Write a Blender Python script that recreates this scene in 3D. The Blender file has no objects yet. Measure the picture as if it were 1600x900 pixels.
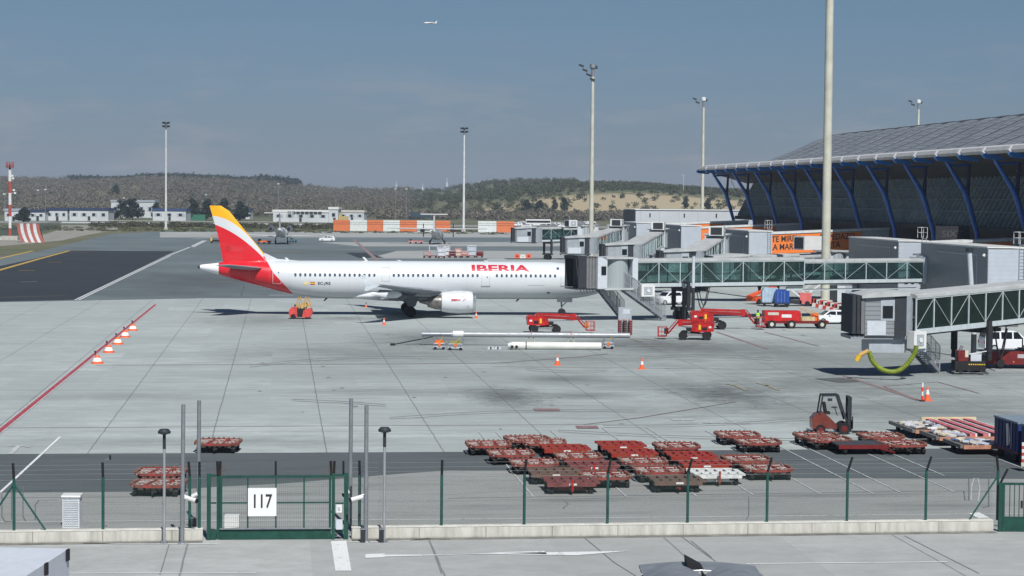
import bpy, bmesh, math, random
from mathutils import Vector, Matrix
import numpy as np
random.seed(7); rng = np.random.default_rng(7)
R = math.radians
C = bpy.context.scene.collection
# ------------------------------------------------------------------ camera
F = 3200.0; H = 13.0; PITCH = math.atan((450-307.3)/F); ROLL = R(0.5)
cd = bpy.data.cameras.new('camera'); cam = bpy.data.objects.new('camera', cd); C.objects.link(cam)
cd.sensor_width = 36; cd.lens = F/1600*36; cd.clip_start = 1; cd.clip_end = 60000
CM = Matrix.Rotation(R(90)-PITCH, 3, 'X') @ Matrix.Rotation(ROLL, 3, 'Z')
cam.matrix_world = Matrix.Translation((0, 0, H)) @ CM.to_4x4()
bpy.context.scene.camera = cam
# ------------------------------------------------------------------ world, sun, exposure
SD = Vector((0.22, -0.85, 1.0)).normalized()          # towards the sun
EL = math.asin(SD.z); AZ = math.atan2(SD.x, SD.y)
w = bpy.data.worlds.new('World'); bpy.context.scene.world = w; w.use_nodes = True
nt = w.node_tree; bg = nt.nodes['Background']
sky = nt.nodes.new('ShaderNodeTexSky'); sky.sky_type = 'NISHITA'; sky.sun_disc = False
sky.sun_elevation = EL; sky.sun_rotation = AZ; sky.altitude = 600; sky.air_density = 1.0; sky.dust_density = 0.4; sky.ozone_density = 1.6
# faint thin clouds low over the horizon, laid out by direction
tc = nt.nodes.new('ShaderNodeTexCoord'); mp = nt.nodes.new('ShaderNodeMapping'); mp.inputs['Scale'].default_value = (9, 9, 42)
no = nt.nodes.new('ShaderNodeTexNoise'); no.inputs['Scale'].default_value = 1.6; no.inputs['Detail'].default_value = 7; no.inputs['Roughness'].default_value = .62
cr = nt.nodes.new('ShaderNodeValToRGB'); cr.color_ramp.elements[0].position = .50; cr.color_ramp.elements[1].position = .74
sx = nt.nodes.new('ShaderNodeSeparateXYZ'); mr = nt.nodes.new('ShaderNodeMapRange')
mr.inputs['From Min'].default_value = .085; mr.inputs['From Max'].default_value = .02; mr.inputs['To Max'].default_value = .55
mm = nt.nodes.new('ShaderNodeMath'); mm.operation = 'MULTIPLY'; mx = nt.nodes.new('ShaderNodeMix'); mx.data_type = 'RGBA'
tint = nt.nodes.new('ShaderNodeMix'); tint.data_type = 'RGBA'; tint.blend_type = 'MULTIPLY'; tint.inputs[0].default_value = 1
L = nt.links.new
L(tc.outputs['Generated'], mp.inputs[0]); L(mp.outputs[0], no.inputs[0]); L(no.outputs[0], cr.inputs[0])
L(tc.outputs['Generated'], sx.inputs[0]); L(sx.outputs[2], mr.inputs[0]); L(cr.outputs[0], mm.inputs[0]); L(mr.outputs[0], mm.inputs[1])
el = nt.nodes.new('ShaderNodeMapRange'); el.inputs['From Min'].default_value = -.01; el.inputs['From Max'].default_value = .095
tg = nt.nodes.new('ShaderNodeMix'); tg.data_type = 'RGBA'; tg.inputs[6].default_value = (.35, .42, .70, 1); tg.inputs[7].default_value = (.47, .58, .72, 1)
L(sx.outputs[2], el.inputs[0]); L(el.outputs[0], tg.inputs[0]); L(sky.outputs[0], tint.inputs[6]); L(tg.outputs[2], tint.inputs[7])
L(mm.outputs[0], mx.inputs[0]); L(tint.outputs[2], mx.inputs[6]); mx.inputs[7].default_value = (6.2, 5.8, 6.2, 1)
L(mx.outputs[2], bg.inputs[0]); bg.inputs[1].default_value = 0.05
sl = bpy.data.lights.new('sun', 'SUN'); sl.energy = 4.0; sl.angle = R(.53); sl.color = (1, .975, .935)
so = bpy.data.objects.new('sun', sl); C.objects.link(so); so.rotation_euler = SD.to_track_quat('Z', 'Y').to_euler()
vs = bpy.context.scene.view_settings; vs.view_transform = 'Standard'; vs.look = 'None'; vs.gamma = 1; vs.exposure = 0.38; vs.use_curve_mapping = False
bpy.context.scene.cycles.transparent_max_bounces = 24
bpy.context.scene.cycles.max_bounces = 6
# ------------------------------------------------------------------ pixel -> place
def ray(px, py): return CM @ Vector(((px-800)/F, (450-py)/F, -1))
def A(px, py, z=0.0):
    d = ray(px, py); t = (z-H)/d.z; return Vector((d.x*t, d.y*t, z))
def G(px, py): return A(px, py, 0)
def Pt(px, py, Y):
    d = ray(px, py); t = Y/d.y; return Vector((d.x*t, Y, H+d.z*t))
TH = R(6.47); U = Vector((-math.sin(TH), math.cos(TH), 0)); V = Vector((math.cos(TH), math.sin(TH), 0)); ZZ = Vector((0, 0, 1))
# ------------------------------------------------------------------ mesh builder
class MB:
    def __init__(s): s.v = []; s.f = []; s.M = Matrix.Identity(4); s.sm = []
    def at(s, loc=(0, 0, 0), rz=0, ry=0, rx=0):
        s.M = Matrix.Translation(loc) @ Matrix.Rotation(rz, 4, 'Z') @ Matrix.Rotation(ry, 4, 'Y') @ Matrix.Rotation(rx, 4, 'X'); return s
    def add(s, vs, fs):
        b = len(s.v); s.v += [tuple(s.M @ Vector(p)) for p in vs]; s.f += [tuple(b+i for i in f) for f in fs]; return s
    def bb(s, x0, x1, y0, y1, z0, z1):
        vs = [(x, y, z) for z in (z0, z1) for y in (y0, y1) for x in (x0, x1)]
        return s.add(vs, [(0, 2, 3, 1), (4, 5, 7, 6), (0, 1, 5, 4), (2, 6, 7, 3), (0, 4, 6, 2), (1, 3, 7, 5)])
    def box(s, c, d): return s.bb(c[0]-d[0]/2, c[0]+d[0]/2, c[1]-d[1]/2, c[1]+d[1]/2, c[2]-d[2]/2, c[2]+d[2]/2)
    def beam(s, p, q, wy, wz):
        p = Vector(p); q = Vector(q); d = (q-p).normalized(); up = ZZ if abs(d.z) < .95 else Vector((0, 1, 0))
        a = d.cross(up).normalized()*wy/2; b = a.cross(d).normalized()*wz/2
        vs = [p-a-b, p+a-b, p+a+b, p-a+b, q-a-b, q+a-b, q+a+b, q-a+b]
        return s.add(vs, [(0, 1, 2, 3), (7, 6, 5, 4), (0, 4, 5, 1), (1, 5, 6, 2), (2, 6, 7, 3), (3, 7, 4, 0)])
    def tube(s, p, q, r, n=8, r2=None, caps=True):
        p = Vector(p); q = Vector(q); d = (q-p).normalized(); up = ZZ if abs(d.z) < .95 else Vector((0, 1, 0))
        a = d.cross(up).normalized(); b = a.cross(d); r2 = r if r2 is None else r2
        vs = [o+(a*math.cos(2*math.pi*i/n)+b*math.sin(2*math.pi*i/n))*rr for o, rr in ((p, r), (q, r2)) for i in range(n)]
        fs = [(i, (i+1) % n, n+(i+1) % n, n+i) for i in range(n)]
        if caps: fs += [tuple(range(n))[::-1], tuple(range(n, 2*n))]
        return s.add(vs, fs)
    def path(s, pts, r, n=8):
        for a, b in zip(pts, pts[1:]): s.tube(a, b, r, n)
        return s
    def lathe(s, prof, o=(0, 0, 0), ax='z', n=16):
        o = Vector(o); vs = []; fs = []
        for (t, r) in prof:
            for i in range(n):
                c, k = math.cos(2*math.pi*i/n)*r, math.sin(2*math.pi*i/n)*r
                vs.append(o+Vector({'z': (c, k, t), 'x': (t, c, k), 'y': (k, t, c)}[ax]))
        m = len(prof)
        for j in range(m-1):
            for i in range(n): fs.append((j*n+i, j*n+(i+1) % n, (j+1)*n+(i+1) % n, (j+1)*n+i))
        fs += [tuple(range(n))[::-1], tuple(range((m-1)*n, m*n))]
        return s.add(vs, fs)
    def prism(s, pts, a, b, ax='y'):
        n = len(pts)
        g = {'y': lambda p, t: (p[0], t, p[1]), 'x': lambda p, t: (t, p[0], p[1]), 'z': lambda p, t: (p[0], p[1], t)}[ax]
        vs = [g(p, a) for p in pts]+[g(p, b) for p in pts]
        return s.add(vs, [(i, (i+1) % n, n+(i+1) % n, n+i) for i in range(n)]+[tuple(range(n))[::-1], tuple(range(n, 2*n))])
    def rings(s, rs, cap=True):
        n = len(rs[0]); vs = [p for r in rs for p in r]
        fs = [(j*n+i, j*n+(i+1) % n, (j+1)*n+(i+1) % n, (j+1)*n+i) for j in range(len(rs)-1) for i in range(n)]
        if cap: fs += [tuple(range(n))[::-1], tuple(range((len(rs)-1)*n, len(rs)*n))]
        return s.add(vs, fs)
    def poly(s, pts): return s.add(pts, [tuple(range(len(pts)))])
    def build(s, name, mat, parent=None, smooth=False, angle=None):
        me = bpy.data.meshes.new(name); me.from_pydata(s.v, [], s.f)
        bm = bmesh.new(); bm.from_mesh(me); bmesh.ops.recalc_face_normals(bm, faces=bm.faces)
        if smooth:
            for f in bm.faces: f.smooth = True
            ang = R(angle or 40)
            for e in bm.edges:
                if len(e.link_faces) == 2 and e.calc_face_angle(0) > ang: e.smooth = False
        bm.to_mesh(me); bm.free()
        me.materials.append(mat); o = bpy.data.objects.new(name, me); C.objects.link(o)
        if parent is not None: o.parent = parent
        return o
def tag(o, label, cat, group=None):
    o['label'] = label; o['category'] = cat
    if group: o['group'] = group
    return o
def thing(name, label, cat, loc=(0, 0, 0), rz=0, group=None):
    o = bpy.data.objects.new(name, None); C.objects.link(o); o.location = loc; o.rotation_euler = (0, 0, rz)
    o.empty_display_size = .2
    return tag(o, label, cat, group)
def struct(o): o['kind'] = 'structure'; return o
def stuff(o, label, cat): o['kind'] = 'stuff'; return tag(o, label, cat)
KIDS = {}
def dup(root, loc, rz, label, group=None):
    r = root.copy(); C.objects.link(r); r.location = loc; r.rotation_euler = (0, 0, rz); r['label'] = label
    if group: r['group'] = group
    for ch in [o for o in C.objects if o.parent == root]:
        c = ch.copy(); C.objects.link(c); c.parent = r
        for g in [o for o in C.objects if o.parent == ch]:
            k = g.copy(); C.objects.link(k); k.parent = c
    return r
def text_mb(body, size, xs=1.0, bold=0.0, align='CENTER'):
    cu = bpy.data.curves.new('t', 'FONT'); cu.body = body; cu.size = size; cu.offset = bold; cu.align_x = align; cu.align_y = 'CENTER'
    cu.resolution_u = 3
    o = bpy.data.objects.new('t', cu); C.objects.link(o); bpy.context.view_layer.update()
    me = bpy.data.meshes.new_from_object(o.evaluated_get(bpy.context.evaluated_depsgraph_get()))
    vs = [(v.co.x*xs, v.co.y) for v in me.vertices]; fs = [tuple(p.vertices) for p in me.polygons]
    bpy.data.objects.remove(o); bpy.data.curves.remove(cu); bpy.data.meshes.remove(me)
    return vs, fs
# ------------------------------------------------------------------ materials
class NG:
    def __init__(s, name):
        s.m = bpy.data.materials.new(name); s.m.use_nodes = True; s.t = s.m.node_tree; s.b = s.t.nodes['Principled BSDF']; s.b.inputs['Specular IOR Level'].default_value = .4
    def n(s, ty, **kw):
        x = s.t.nodes.new(ty)
        for k, v in kw.items(): setattr(x, k, v)
        return x
    def put(s, sock, v):
        if hasattr(v, 'links') or isinstance(v, bpy.types.NodeSocket): s.t.links.new(v, sock)
        else: sock.default_value = v
    def m_(s, op, a, b=0.0, c=None, clamp=False):
        x = s.n('ShaderNodeMath', operation=op, use_clamp=clamp); s.put(x.inputs[0], a); s.put(x.inputs[1], b)
        if c is not None: s.put(x.inputs[2], c)
        return x.outputs[0]
    def noise(s, vec, scale, detail=4, rough=.55):
        x = s.n('ShaderNodeTexNoise'); s.put(x.inputs['Vector'], vec); x.inputs['Scale'].default_value = scale; x.inputs['Detail'].default_value = detail; x.inputs['Roughness'].default_value = rough
        return x.outputs[0]
    def map(s, vec, sc=(1, 1, 1), rot=(0, 0, 0), loc=(0, 0, 0)):
        x = s.n('ShaderNodeMapping'); s.put(x.inputs[0], vec); x.inputs['Scale'].default_value = sc; x.inputs['Rotation'].default_value = rot; x.inputs['Location'].default_value = loc
        return x.outputs[0]
    def ramp(s, v, a, b, lo=0.0, hi=1.0):
        x = s.n('ShaderNodeMapRange'); x.clamp = True
        for i, q in enumerate((v, a, b, lo, hi)): s.put(x.inputs[i], q)
        return x.outputs[0]
    def mix(s, f, a, b, blend='MIX'):
        x = s.n('ShaderNodeMix', data_type='RGBA', blend_type=blend); s.put(x.inputs[0], f)
        for i, q in ((6, a), (7, b)): s.put(x.inputs[i], tuple(q)+(1,) if isinstance(q, tuple) and len(q) == 3 else q)
        return x.outputs[2]
    def sep(s, v):
        x = s.n('ShaderNodeSeparateXYZ'); s.put(x.inputs[0], v); return x.outputs
    def bump(s, h, strength=.3, dist=.02):
        x = s.n('ShaderNodeBump'); x.inputs['Strength'].default_value = strength; x.inputs['Distance'].default_value = dist; s.put(x.inputs['Height'], h); s.t.links.new(x.outputs[0], s.b.inputs['Normal'])
    def obj(s): return s.n('ShaderNodeTexCoord').outputs['Object']
    def pos(s): return s.n('ShaderNodeNewGeometry').outputs['Position']
    def col(s, v): s.put(s.b.inputs['Base Color'], tuple(v)+(1,) if isinstance(v, tuple) and len(v) == 3 else v)
MATS = {}
def mat(name, c=(.5, .5, .5), rough=.55, metal=0.0, var=.18, scale=1.5, dirt=None, coat=0):
    if name in MATS: return MATS[name]
    g = NG(name); o = g.obj(); f = g.noise(o, scale, 5, .6)
    c2 = tuple(max(0, x*(1-var)) for x in c) if dirt is None else dirt
    c1 = tuple(min(1, x*(1+var*.5)) for x in c)
    g.col(g.mix(g.ramp(f, .35, .72), c1, c2)); g.put(g.b.inputs['Roughness'], g.ramp(g.noise(o, scale*3), .3, .7, max(.05, rough-.1), min(1, rough+.12)))
    g.b.inputs['Metallic'].default_value = metal
    if coat: g.b.inputs['Coat Weight'].default_value = coat
    MATS[name] = g.m; return g.m
W = mat('white_paint', (.66, .67, .66), .35, var=.08)
GREY = mat('grey_metal', (.38, .42, .46), .5, .1, .15); DGREY = mat('dark_grey_metal', (.032, .038, .045), .5, .2)
LG = mat('light_grey_panel', (.52, .56, .60), .45, .0, .10, 3); BLK = mat('black_rubber', (.012, .012, .014), .75); STEEL = mat('galvanised_steel', (.30, .32, .35), .45, .5, .2, 4)
RED = mat('red_paint', (.44, .012, .012), .42, 0, .45, 2.5, coat=.2); OR = mat('orange_paint', (.75, .14, .02), .5, 0, .15); YEL = mat('yellow_paint', (.75, .48, .03), .5)
GRN = mat('green_paint', (.010, .062, .045), .45, 0, .3, 3); DRED = mat('dark_red_paint', (.16, .012, .012), .5, 0, .35, 2)
CREAM = mat('cream_mast', (.50, .50, .42), .6, 0, .2, .6); MASTW = mat('white_mast', (.6, .62, .62), .5, 0, .2, .6); CONCW = mat('pale_concrete_block', (.42, .41, .37), .85, 0, .3, 2)
DGLASS = mat('dark_glass', (.01, .014, .018), .08, 0, .1); BLUE = mat('blue_paint', (.010, .13, .52), .4, .1, .2, 1, coat=.4); SILV = mat('bare_aluminium', (.6, .62, .64), .3, .85, .15, 2)
HIVIS = mat('hi_vis_cloth', (.35, .7, .05), .8); NAVY = mat('navy_cloth', (.01, .014, .03), .9); SKIN = mat('skin', (.4, .22, .14), .6); BRN = mat('tan_paint', (.55, .33, .10), .6)
LAMPG = mat('lamp_glass', (.5, .55, .6), .15, 0, .1)
def glass_teal():
    g = NG('teal_glass'); o = g.obj()
    tr = g.n('ShaderNodeBsdfTransparent'); g.put(tr.inputs[0], g.mix(g.ramp(g.noise(o, .8, 3), .3, .7), (.60, .74, .73), (.80, .90, .89)))
    gl = g.n('ShaderNodeBsdfGlossy'); gl.inputs['Roughness'].default_value = .06; gl.inputs[0].default_value = (.75, .9, .9, 1)
    df = g.n('ShaderNodeBsdfDiffuse'); g.put(df.inputs[0], g.mix(g.ramp(g.noise(o, 1.7, 5, .7), .3, .7), (.035, .075, .08), (.10, .19, .185)))
    fr = g.n('ShaderNodeFresnel'); fr.inputs[0].default_value = 1.6
    m1 = g.n('ShaderNodeMixShader'); m1.inputs[0].default_value = .13; g.t.links.new(tr.outputs[0], m1.inputs[1]); g.t.links.new(df.outputs[0], m1.inputs[2])
    m2 = g.n('ShaderNodeMixShader'); g.t.links.new(fr.outputs[0], m2.inputs[0]); g.t.links.new(m1.outputs[0], m2.inputs[1]); g.t.links.new(gl.outputs[0], m2.inputs[2])
    g.t.links.new(m2.outputs[0], g.t.nodes['Material Output'].inputs[0]); return g.m
TEAL = glass_teal()
def chainlink():
    g = NG('chain_link'); u = g.sep(g.obj())
    a = g.m_('ADD', u[0], u[2]); b = g.m_('SUBTRACT', u[0], u[2])
    la = g.m_('LESS_THAN', g.m_('FRACT', g.m_('MULTIPLY', a, 11.0)), .06); lb = g.m_('LESS_THAN', g.m_('FRACT', g.m_('MULTIPLY', b, 11.0)), .06)
    g.col((.07, .11, .10)); g.put(g.b.inputs['Alpha'], g.m_('MAXIMUM', la, lb)); return g.m
CHAIN = chainlink()
def paved(name, base, dark, joints=None, streak=.5, stains=(), seam=0.0, light=None):
    g = NG(name); p = g.pos(); q = g.map(p, rot=(0, 0, -TH)); x, y, z = g.sep(q)
    n1 = g.noise(g.map(q, (.05, .05, 1)), 1, 6, .6); n2 = g.noise(g.map(q, (.16, .9, 1)), 1, 6, .7); n3 = g.noise(q, 3.0, 4, .7)
    c = g.mix(g.ramp(n1, .32, .70), base, tuple(b*(1-.24*streak) for b in base))
    c = g.mix(g.ramp(n2, .50, .78, 0, .9*streak), c, dark)
    c = g.mix(g.ramp(n2, .42, .20, 0, .5*streak), c, light or tuple(min(1, b*1.14) for b in base))
    c = g.mix(g.ramp(n3, .35, .75, 0, .22), c, dark)
    if joints:
        dx, ox, dy, oy, fine = joints
        wob = g.m_('MULTIPLY', g.m_('SUBTRACT', g.noise(q, .5, 3), .5), .12)
        fx = g.m_('ABSOLUTE', g.m_('SUBTRACT', g.m_('FRACT', g.m_('DIVIDE', g.m_('ADD', g.m_('ADD', x, wob), ox), dx)), .5))
        jx = g.ramp(fx, .5-.05/dx, .5-.02/dx)
        fy = g.m_('ABSOLUTE', g.m_('SUBTRACT', g.m_('FRACT', g.m_('DIVIDE', g.m_('ADD', g.m_('ADD', y, wob), oy), dy)), .5))
        jy = g.ramp(fy, .5-.16/dy, .5-.08/dy)
        ix = g.m_('FLOOR', g.m_('DIVIDE', g.m_('ADD', g.m_('ADD', x, ox), dx/2), dx)); iy = g.m_('FLOOR', g.m_('DIVIDE', g.m_('ADD', g.m_('ADD', y, oy), dy/2), dy/fine))
        cv = g.n('ShaderNodeCombineXYZ'); g.put(cv.inputs[0], ix); g.put(cv.inputs[1], iy)
        wn = g.n('ShaderNodeTexWhiteNoise'); g.put(wn.inputs[0], cv.outputs[0])
        c = g.mix(g.ramp(wn.outputs[0], 0, 1, 0, .75), c, tuple(b*.66 for b in base)); c = g.mix(g.ramp(g.noise(g.map(q, (.35, .5, 1)), 1, 7, .75), .40, .66, 0, .8), c, tuple(b*.60 for b in base)); c = g.mix(g.ramp(g.noise(g.map(q, (.9, 2.2, 1)), 1, 8, .8), .52, .72, 0, .5), c, tuple(b*.55 for b in base))
        fz = g.m_('ABSOLUTE', g.m_('SUBTRACT', g.m_('FRACT', g.m_('DIVIDE', g.m_('ADD', g.m_('ADD', y, wob), oy), dy/fine)), .5))
        jz = g.ramp(fz, .5-.07*fine/dy, .5-.03*fine/dy, 0, .3)
        c = g.mix(g.m_('MAXIMUM', g.m_('MAXIMUM', g.m_('MULTIPLY', jx, .52), g.m_('MULTIPLY', jy, .38)), jz), c, (.035, .038, .042))
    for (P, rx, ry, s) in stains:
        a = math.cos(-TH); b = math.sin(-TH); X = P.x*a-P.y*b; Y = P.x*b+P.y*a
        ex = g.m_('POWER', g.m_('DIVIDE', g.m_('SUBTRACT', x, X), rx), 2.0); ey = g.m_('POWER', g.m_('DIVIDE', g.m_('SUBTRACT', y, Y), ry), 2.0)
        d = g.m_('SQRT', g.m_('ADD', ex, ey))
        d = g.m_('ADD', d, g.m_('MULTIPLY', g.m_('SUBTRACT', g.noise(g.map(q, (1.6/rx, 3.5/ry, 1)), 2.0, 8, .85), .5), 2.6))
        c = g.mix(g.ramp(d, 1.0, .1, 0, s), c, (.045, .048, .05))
    g.col(c); g.b.inputs['Roughness'].default_value = .85
    g.bump(g.noise(q, 12, 4), .15, .01); return g.m
# ================================================================== GROUND
def ap(P): return (P.x*V.x+P.y*V.y, P.x*U.x+P.y*U.y)     # world -> apron coordinates
def apw(a, b, z=0): return Vector((a*V.x+b*U.x, a*V.y+b*U.y, z))
j0 = ap(G(510, 705)); j1 = ap(G(400, 609)); j2 = ap(G(400, 537)); DY = j2[1]-j1[1]
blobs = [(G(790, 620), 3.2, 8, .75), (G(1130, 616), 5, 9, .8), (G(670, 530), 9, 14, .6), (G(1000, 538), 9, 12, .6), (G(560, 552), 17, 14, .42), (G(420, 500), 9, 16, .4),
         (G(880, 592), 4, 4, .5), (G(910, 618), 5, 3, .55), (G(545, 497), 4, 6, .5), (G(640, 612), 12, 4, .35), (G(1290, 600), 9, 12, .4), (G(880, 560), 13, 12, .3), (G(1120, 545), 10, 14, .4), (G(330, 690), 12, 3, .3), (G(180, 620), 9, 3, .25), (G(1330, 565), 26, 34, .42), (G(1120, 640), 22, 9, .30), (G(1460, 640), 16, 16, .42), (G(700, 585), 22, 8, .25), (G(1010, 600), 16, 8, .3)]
CONC = paved('stand_concrete', (.485, .54, .53), (.20, .225, .23), (5.95, -j0[0], DY, -j1[1], 7), 1.25, blobs)
ROADC = paved('road_concrete', (.47, .49, .48), (.29, .305, .30), (9.0, -ap(G(672, 848))[0], 60, 7, 4), .55)
YARD = paved('yard_asphalt', (.31, .32, .31), (.15, .157, .155), None, 1.0, [(G(900, 782), 3, .8, .5), (G(1290, 774), 6, .6, .45), (G(450, 772), 3, .5, .4), (G(1480, 790), 4, .8, .3)])
BAND = paved('band_asphalt', (.105, .123, .13), (.058, .07, .076), None, 1.3, [(G(1240, 719), 1.4, .6, .7), (G(1540, 715), 2, .6, .6)], light=(.155, .175, .18))
MIDA = paved('taxi_asphalt', (.15, .185, .195), (.07, .09, .098), None, 1.4, [(G(300, 440), 20, 60, .5), (G(600, 395), 70, 30, .4)], light=(.23, .265, .275))
DARKA = paved('dark_asphalt', (.028, .036, .044), (.016, .02, .025), None, 1.2, [], light=(.06, .07, .078))
STRIP = paved('strip_concrete', (.36, .375, .365), (.22, .23, .23), None, .8)
def hill(x, y):
    def sm(a, b, t):
        t = np.clip((t-a)/(b-a), 0, 1); return t*t*(3-2*t)
    h = sm(1150, 2300, y)*(25-14*sm(-330, -60, x)+5*np.exp(-((x+60)/70)**2))*sm(700, -100, x-0*y)
    h += 15.5*np.exp(-(np.abs(x-135)/185)**4)*sm(1120, 1480, y)*1.0+4*np.exp(-((x-60)/60)**2)*sm(1150, 1350, y)
    h = h*(1-.0)+0*x; h -= sm(2400, 3000, y)*sm(-420, -150, x)*9; h += 7*sm(2600, 3500, y)*np.exp(-((x+300)/200)**2)*0
    h += 1.6*np.sin(x*.021+y*.004)*sm(1250, 1900, y)+1.1*np.sin(x*.05+2)*sm(1250, 1900, y)
    h -= 30*sm(4300, 7000, y)
    return np.maximum(h, 0)
xs = np.unique(np.concatenate([np.linspace(-9000, -1400, 20), np.linspace(-1400, 1400, 200), np.linspace(1400, 9000, 20)]))
ys = np.unique(np.concatenate([np.linspace(-300, 1100, 16), np.linspace(1100, 4600, 130), np.linspace(4600, 30000, 24)]))
XX, YY = np.meshgrid(xs, ys); ZG = hill(XX, YY)-.03
me = bpy.data.meshes.new('ground'); nx = len(xs); ny = len(ys)
vv = np.stack([XX, YY, ZG], -1).reshape(-1, 3); I = np.arange(nx*ny).reshape(ny, nx)
ff = np.stack([I[:-1, :-1], I[:-1, 1:], I[1:, 1:], I[1:, :-1]], -1).reshape(-1, 4)
me.from_pydata(vv.tolist(), [], ff.tolist())
for p in me.polygons: p.use_smooth = True
g = NG('dry_ground'); p = g.pos(); n1 = g.noise(g.map(p, (.012, .02, .03)), 1, 6, .65); n2 = g.noise(g.map(p, (.1, .1, .1)), 1, 6, .7); x_, y_, z_ = g.sep(p)
c = g.mix(g.ramp(n1, .35, .62), (.075, .10, .045), (.15, .14, .085)); c = g.mix(g.ramp(n2, .4, .75, 0, .6), c, (.05, .06, .03))
d = g.m_('SQRT', g.m_('ADD', g.m_('POWER', g.m_('DIVIDE', g.m_('SUBTRACT', x_, 105.0), 125.0), 2.0), g.m_('POWER', g.m_('DIVIDE', g.m_('SUBTRACT', y_, 1285.0), 75.0), 2.0)))
c = g.mix(g.ramp(g.m_('ADD', d, g.m_('MULTIPLY', g.m_('SUBTRACT', n2, .5), 1.5)), 1.15, .8), c, (.36, .30, .19))
g.col(c); g.b.inputs['Roughness'].default_value = .95; me.materials.append(g.m)
struct(bpy.data.objects.new('ground', me)); C.objects.link(bpy.data.objects['ground'])
def sheet(name, px, z, m, sub=0):
    o = MB().poly([tuple(A(a, b, 0)+ZZ*z) for a, b in px]).build(name, m); return struct(o)
sheet('apron', [(-400, 1400), (2300, 1400), (2900, 366), (250, 363), (-250, 470)], 0.0, CONC)
sheet('taxi_apron', [(-250, 477), (60, 471), (320, 466), (735, 466), (762, 404), (1290, 404), (1290, 364), (260, 361), (170, 366), (60, 393), (-250, 432)], .006, MIDA)
sheet('taxiway', [(-200, 476), (116, 468.5), (272, 392.5), (104, 391.5), (60, 403), (-200, 458)], .012, DARKA)
sheet('concrete_strip', [(250, 371), (1290, 371), (1290, 362.5), (250, 362.5)], .014, STRIP)
sheet('concrete_strip', [(560, 385), (1290, 385), (1290, 378.5), (500, 378.5)], .014, STRIP)
sheet('concrete_strip', [(575, 404), (1290, 404), (1290, 392), (620, 392)], .014, STRIP)
sheet('asphalt_patch', [(560, 403), (600, 403), (575, 395), (540, 395)], .022, DARKA)
yb = lambda x: 840.5-x*.0115
sheet('service_yard', [(-300, 772), (230, 768.5), (340, 761), (440, 756), (640, 739.5), (700, 735.6), (900, 736), (1060, 745.5), (1250, 747.5), (2000, 750), (2000, yb(2000)), (-300, yb(-300))], .010, YARD)
sheet('service_road', [(-300, 711), (760, 705.9), (1240, 702.6), (2000, 697), (2000, 750), (1250, 747.5), (1060, 745.5), (900, 736), (700, 735.6), (640, 739.5), (440, 756), (340, 761), (230, 768.5), (-300, 772)], .006, BAND)
sheet('front_road', [(-500, 854), (-300, 846), (2000, 824), (2500, 1400), (-900, 1400)], .014, ROADC)
sheet('dirt_track', [(96, 376), (128, 369), (190, 357), (150, 352), (95, 352), (95, 358), (70, 366), (-80, 384), (-80, 392)], .004, mat('track_dirt', (.26, .25, .22), .9, var=.3, scale=.2))
# painted markings
def wear(name, c, amt=.35, base=None, sc=2.0):
    g = NG(name); p = g.pos(); n = g.noise(g.map(p, (1.5, .6, 1)), sc, 6, .7); g.col(g.mix(g.ramp(n, .62-amt*.5, .75, 0, .9), c, base or (.2, .22, .22))); g.b.inputs['Roughness'].default_value = .8; return g.m
PW = wear('worn_white_line', (.50, .53, .54), .55); PW2 = wear('white_line', (.66, .68, .68), .15); PR = wear('red_line', (.33, .05, .07), .2); PR2 = wear('faded_red_line', (.25, .13, .13), .7); PY = wear('yellow_line', (.5, .33, .06), .35, (.06, .07, .08)); PO = wear('faded_yellow_line', (.30, .27, .17), .6, (.2, .21, .2)); PK = wear('dark_seam', (.09, .1, .1), .6, (.19, .2, .2))
PRED = wear('red_patch', (.22, .10, .11), .5)
def line(pxs, wd, m, z=.02, name='road_marking'):
    b = MB()
    P = [A(a, c, 0)+ZZ*z for a, c in pxs]
    for p, q in zip(P, P[1:]):
        d = (q-p).normalized(); n = Vector((-d.y, d.x, 0))*wd/2
        k = max(1, int((q-p).length/30))
        for i in range(k):
            s = p+(q-p)*i/k; e = p+(q-p)*(i+1)/k
            b.poly([tuple(s-n), tuple(e-n), tuple(e+n), tuple(s+n)])
    return struct(b.build(name, m))
line([(-40, 706), (243, 476)], .30, PR, .026); line([(-40, 706), (243, 476)], .52, PW, .020)
line([(-100, 669.5), (560, 665.5), (912, 663.6), (1000, 653), (1150, 628)], .11, PR2); line([(912, 663.6), (1500, 659)], .12, PW)
line([(912, 663.8), (1000, 653), (1150, 628)], .10, PR2, .026); line([(150, 571), (770, 568), (905, 558), (950, 553)], .2, PR2, .024); line([(770, 573), (1330, 579)], .14, PR2, .026)
line([(1120, 519), (1198, 545)], .35, PR2); line([(1195, 519), (1279, 541)], .25, PR2); line([(1318, 587), (1437, 626)], .35, PR2); line([(1437, 626), (1380, 604), (1465, 597), (1530, 615)], .14, PR2, .026); line([(1330, 590), (1432, 626)], .1, PR2, .026)
for a, b_, dz in (((-90, 700), (-60, 700), 0),): pass
line([(-200, 786.5), (330, 785), (560, 782), (1180, 775), (1700, 766)][0:3], .05, PW); line([(640, 783), (1195, 775.4), (1430, 776)], .05, PW)
line([(-200, 817), (700, 812), (1500, 804), (1700, 803)], .08, PW2)
line([(-100, 779), (330, 776)], .04, PK); line([(700, 779), (1450, 768), (1560, 768)], .05, PK); line([(1170, 776), (1170, 806), (1166, 812)], .04, PK, .024)
line([(0, 770), (94, 683)], .13, PW2); line([(12, 698), (30, 695.5), (46, 699.5)], .18, PW); line([(16, 710), (30, 696)], .28, PW, .024)
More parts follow.
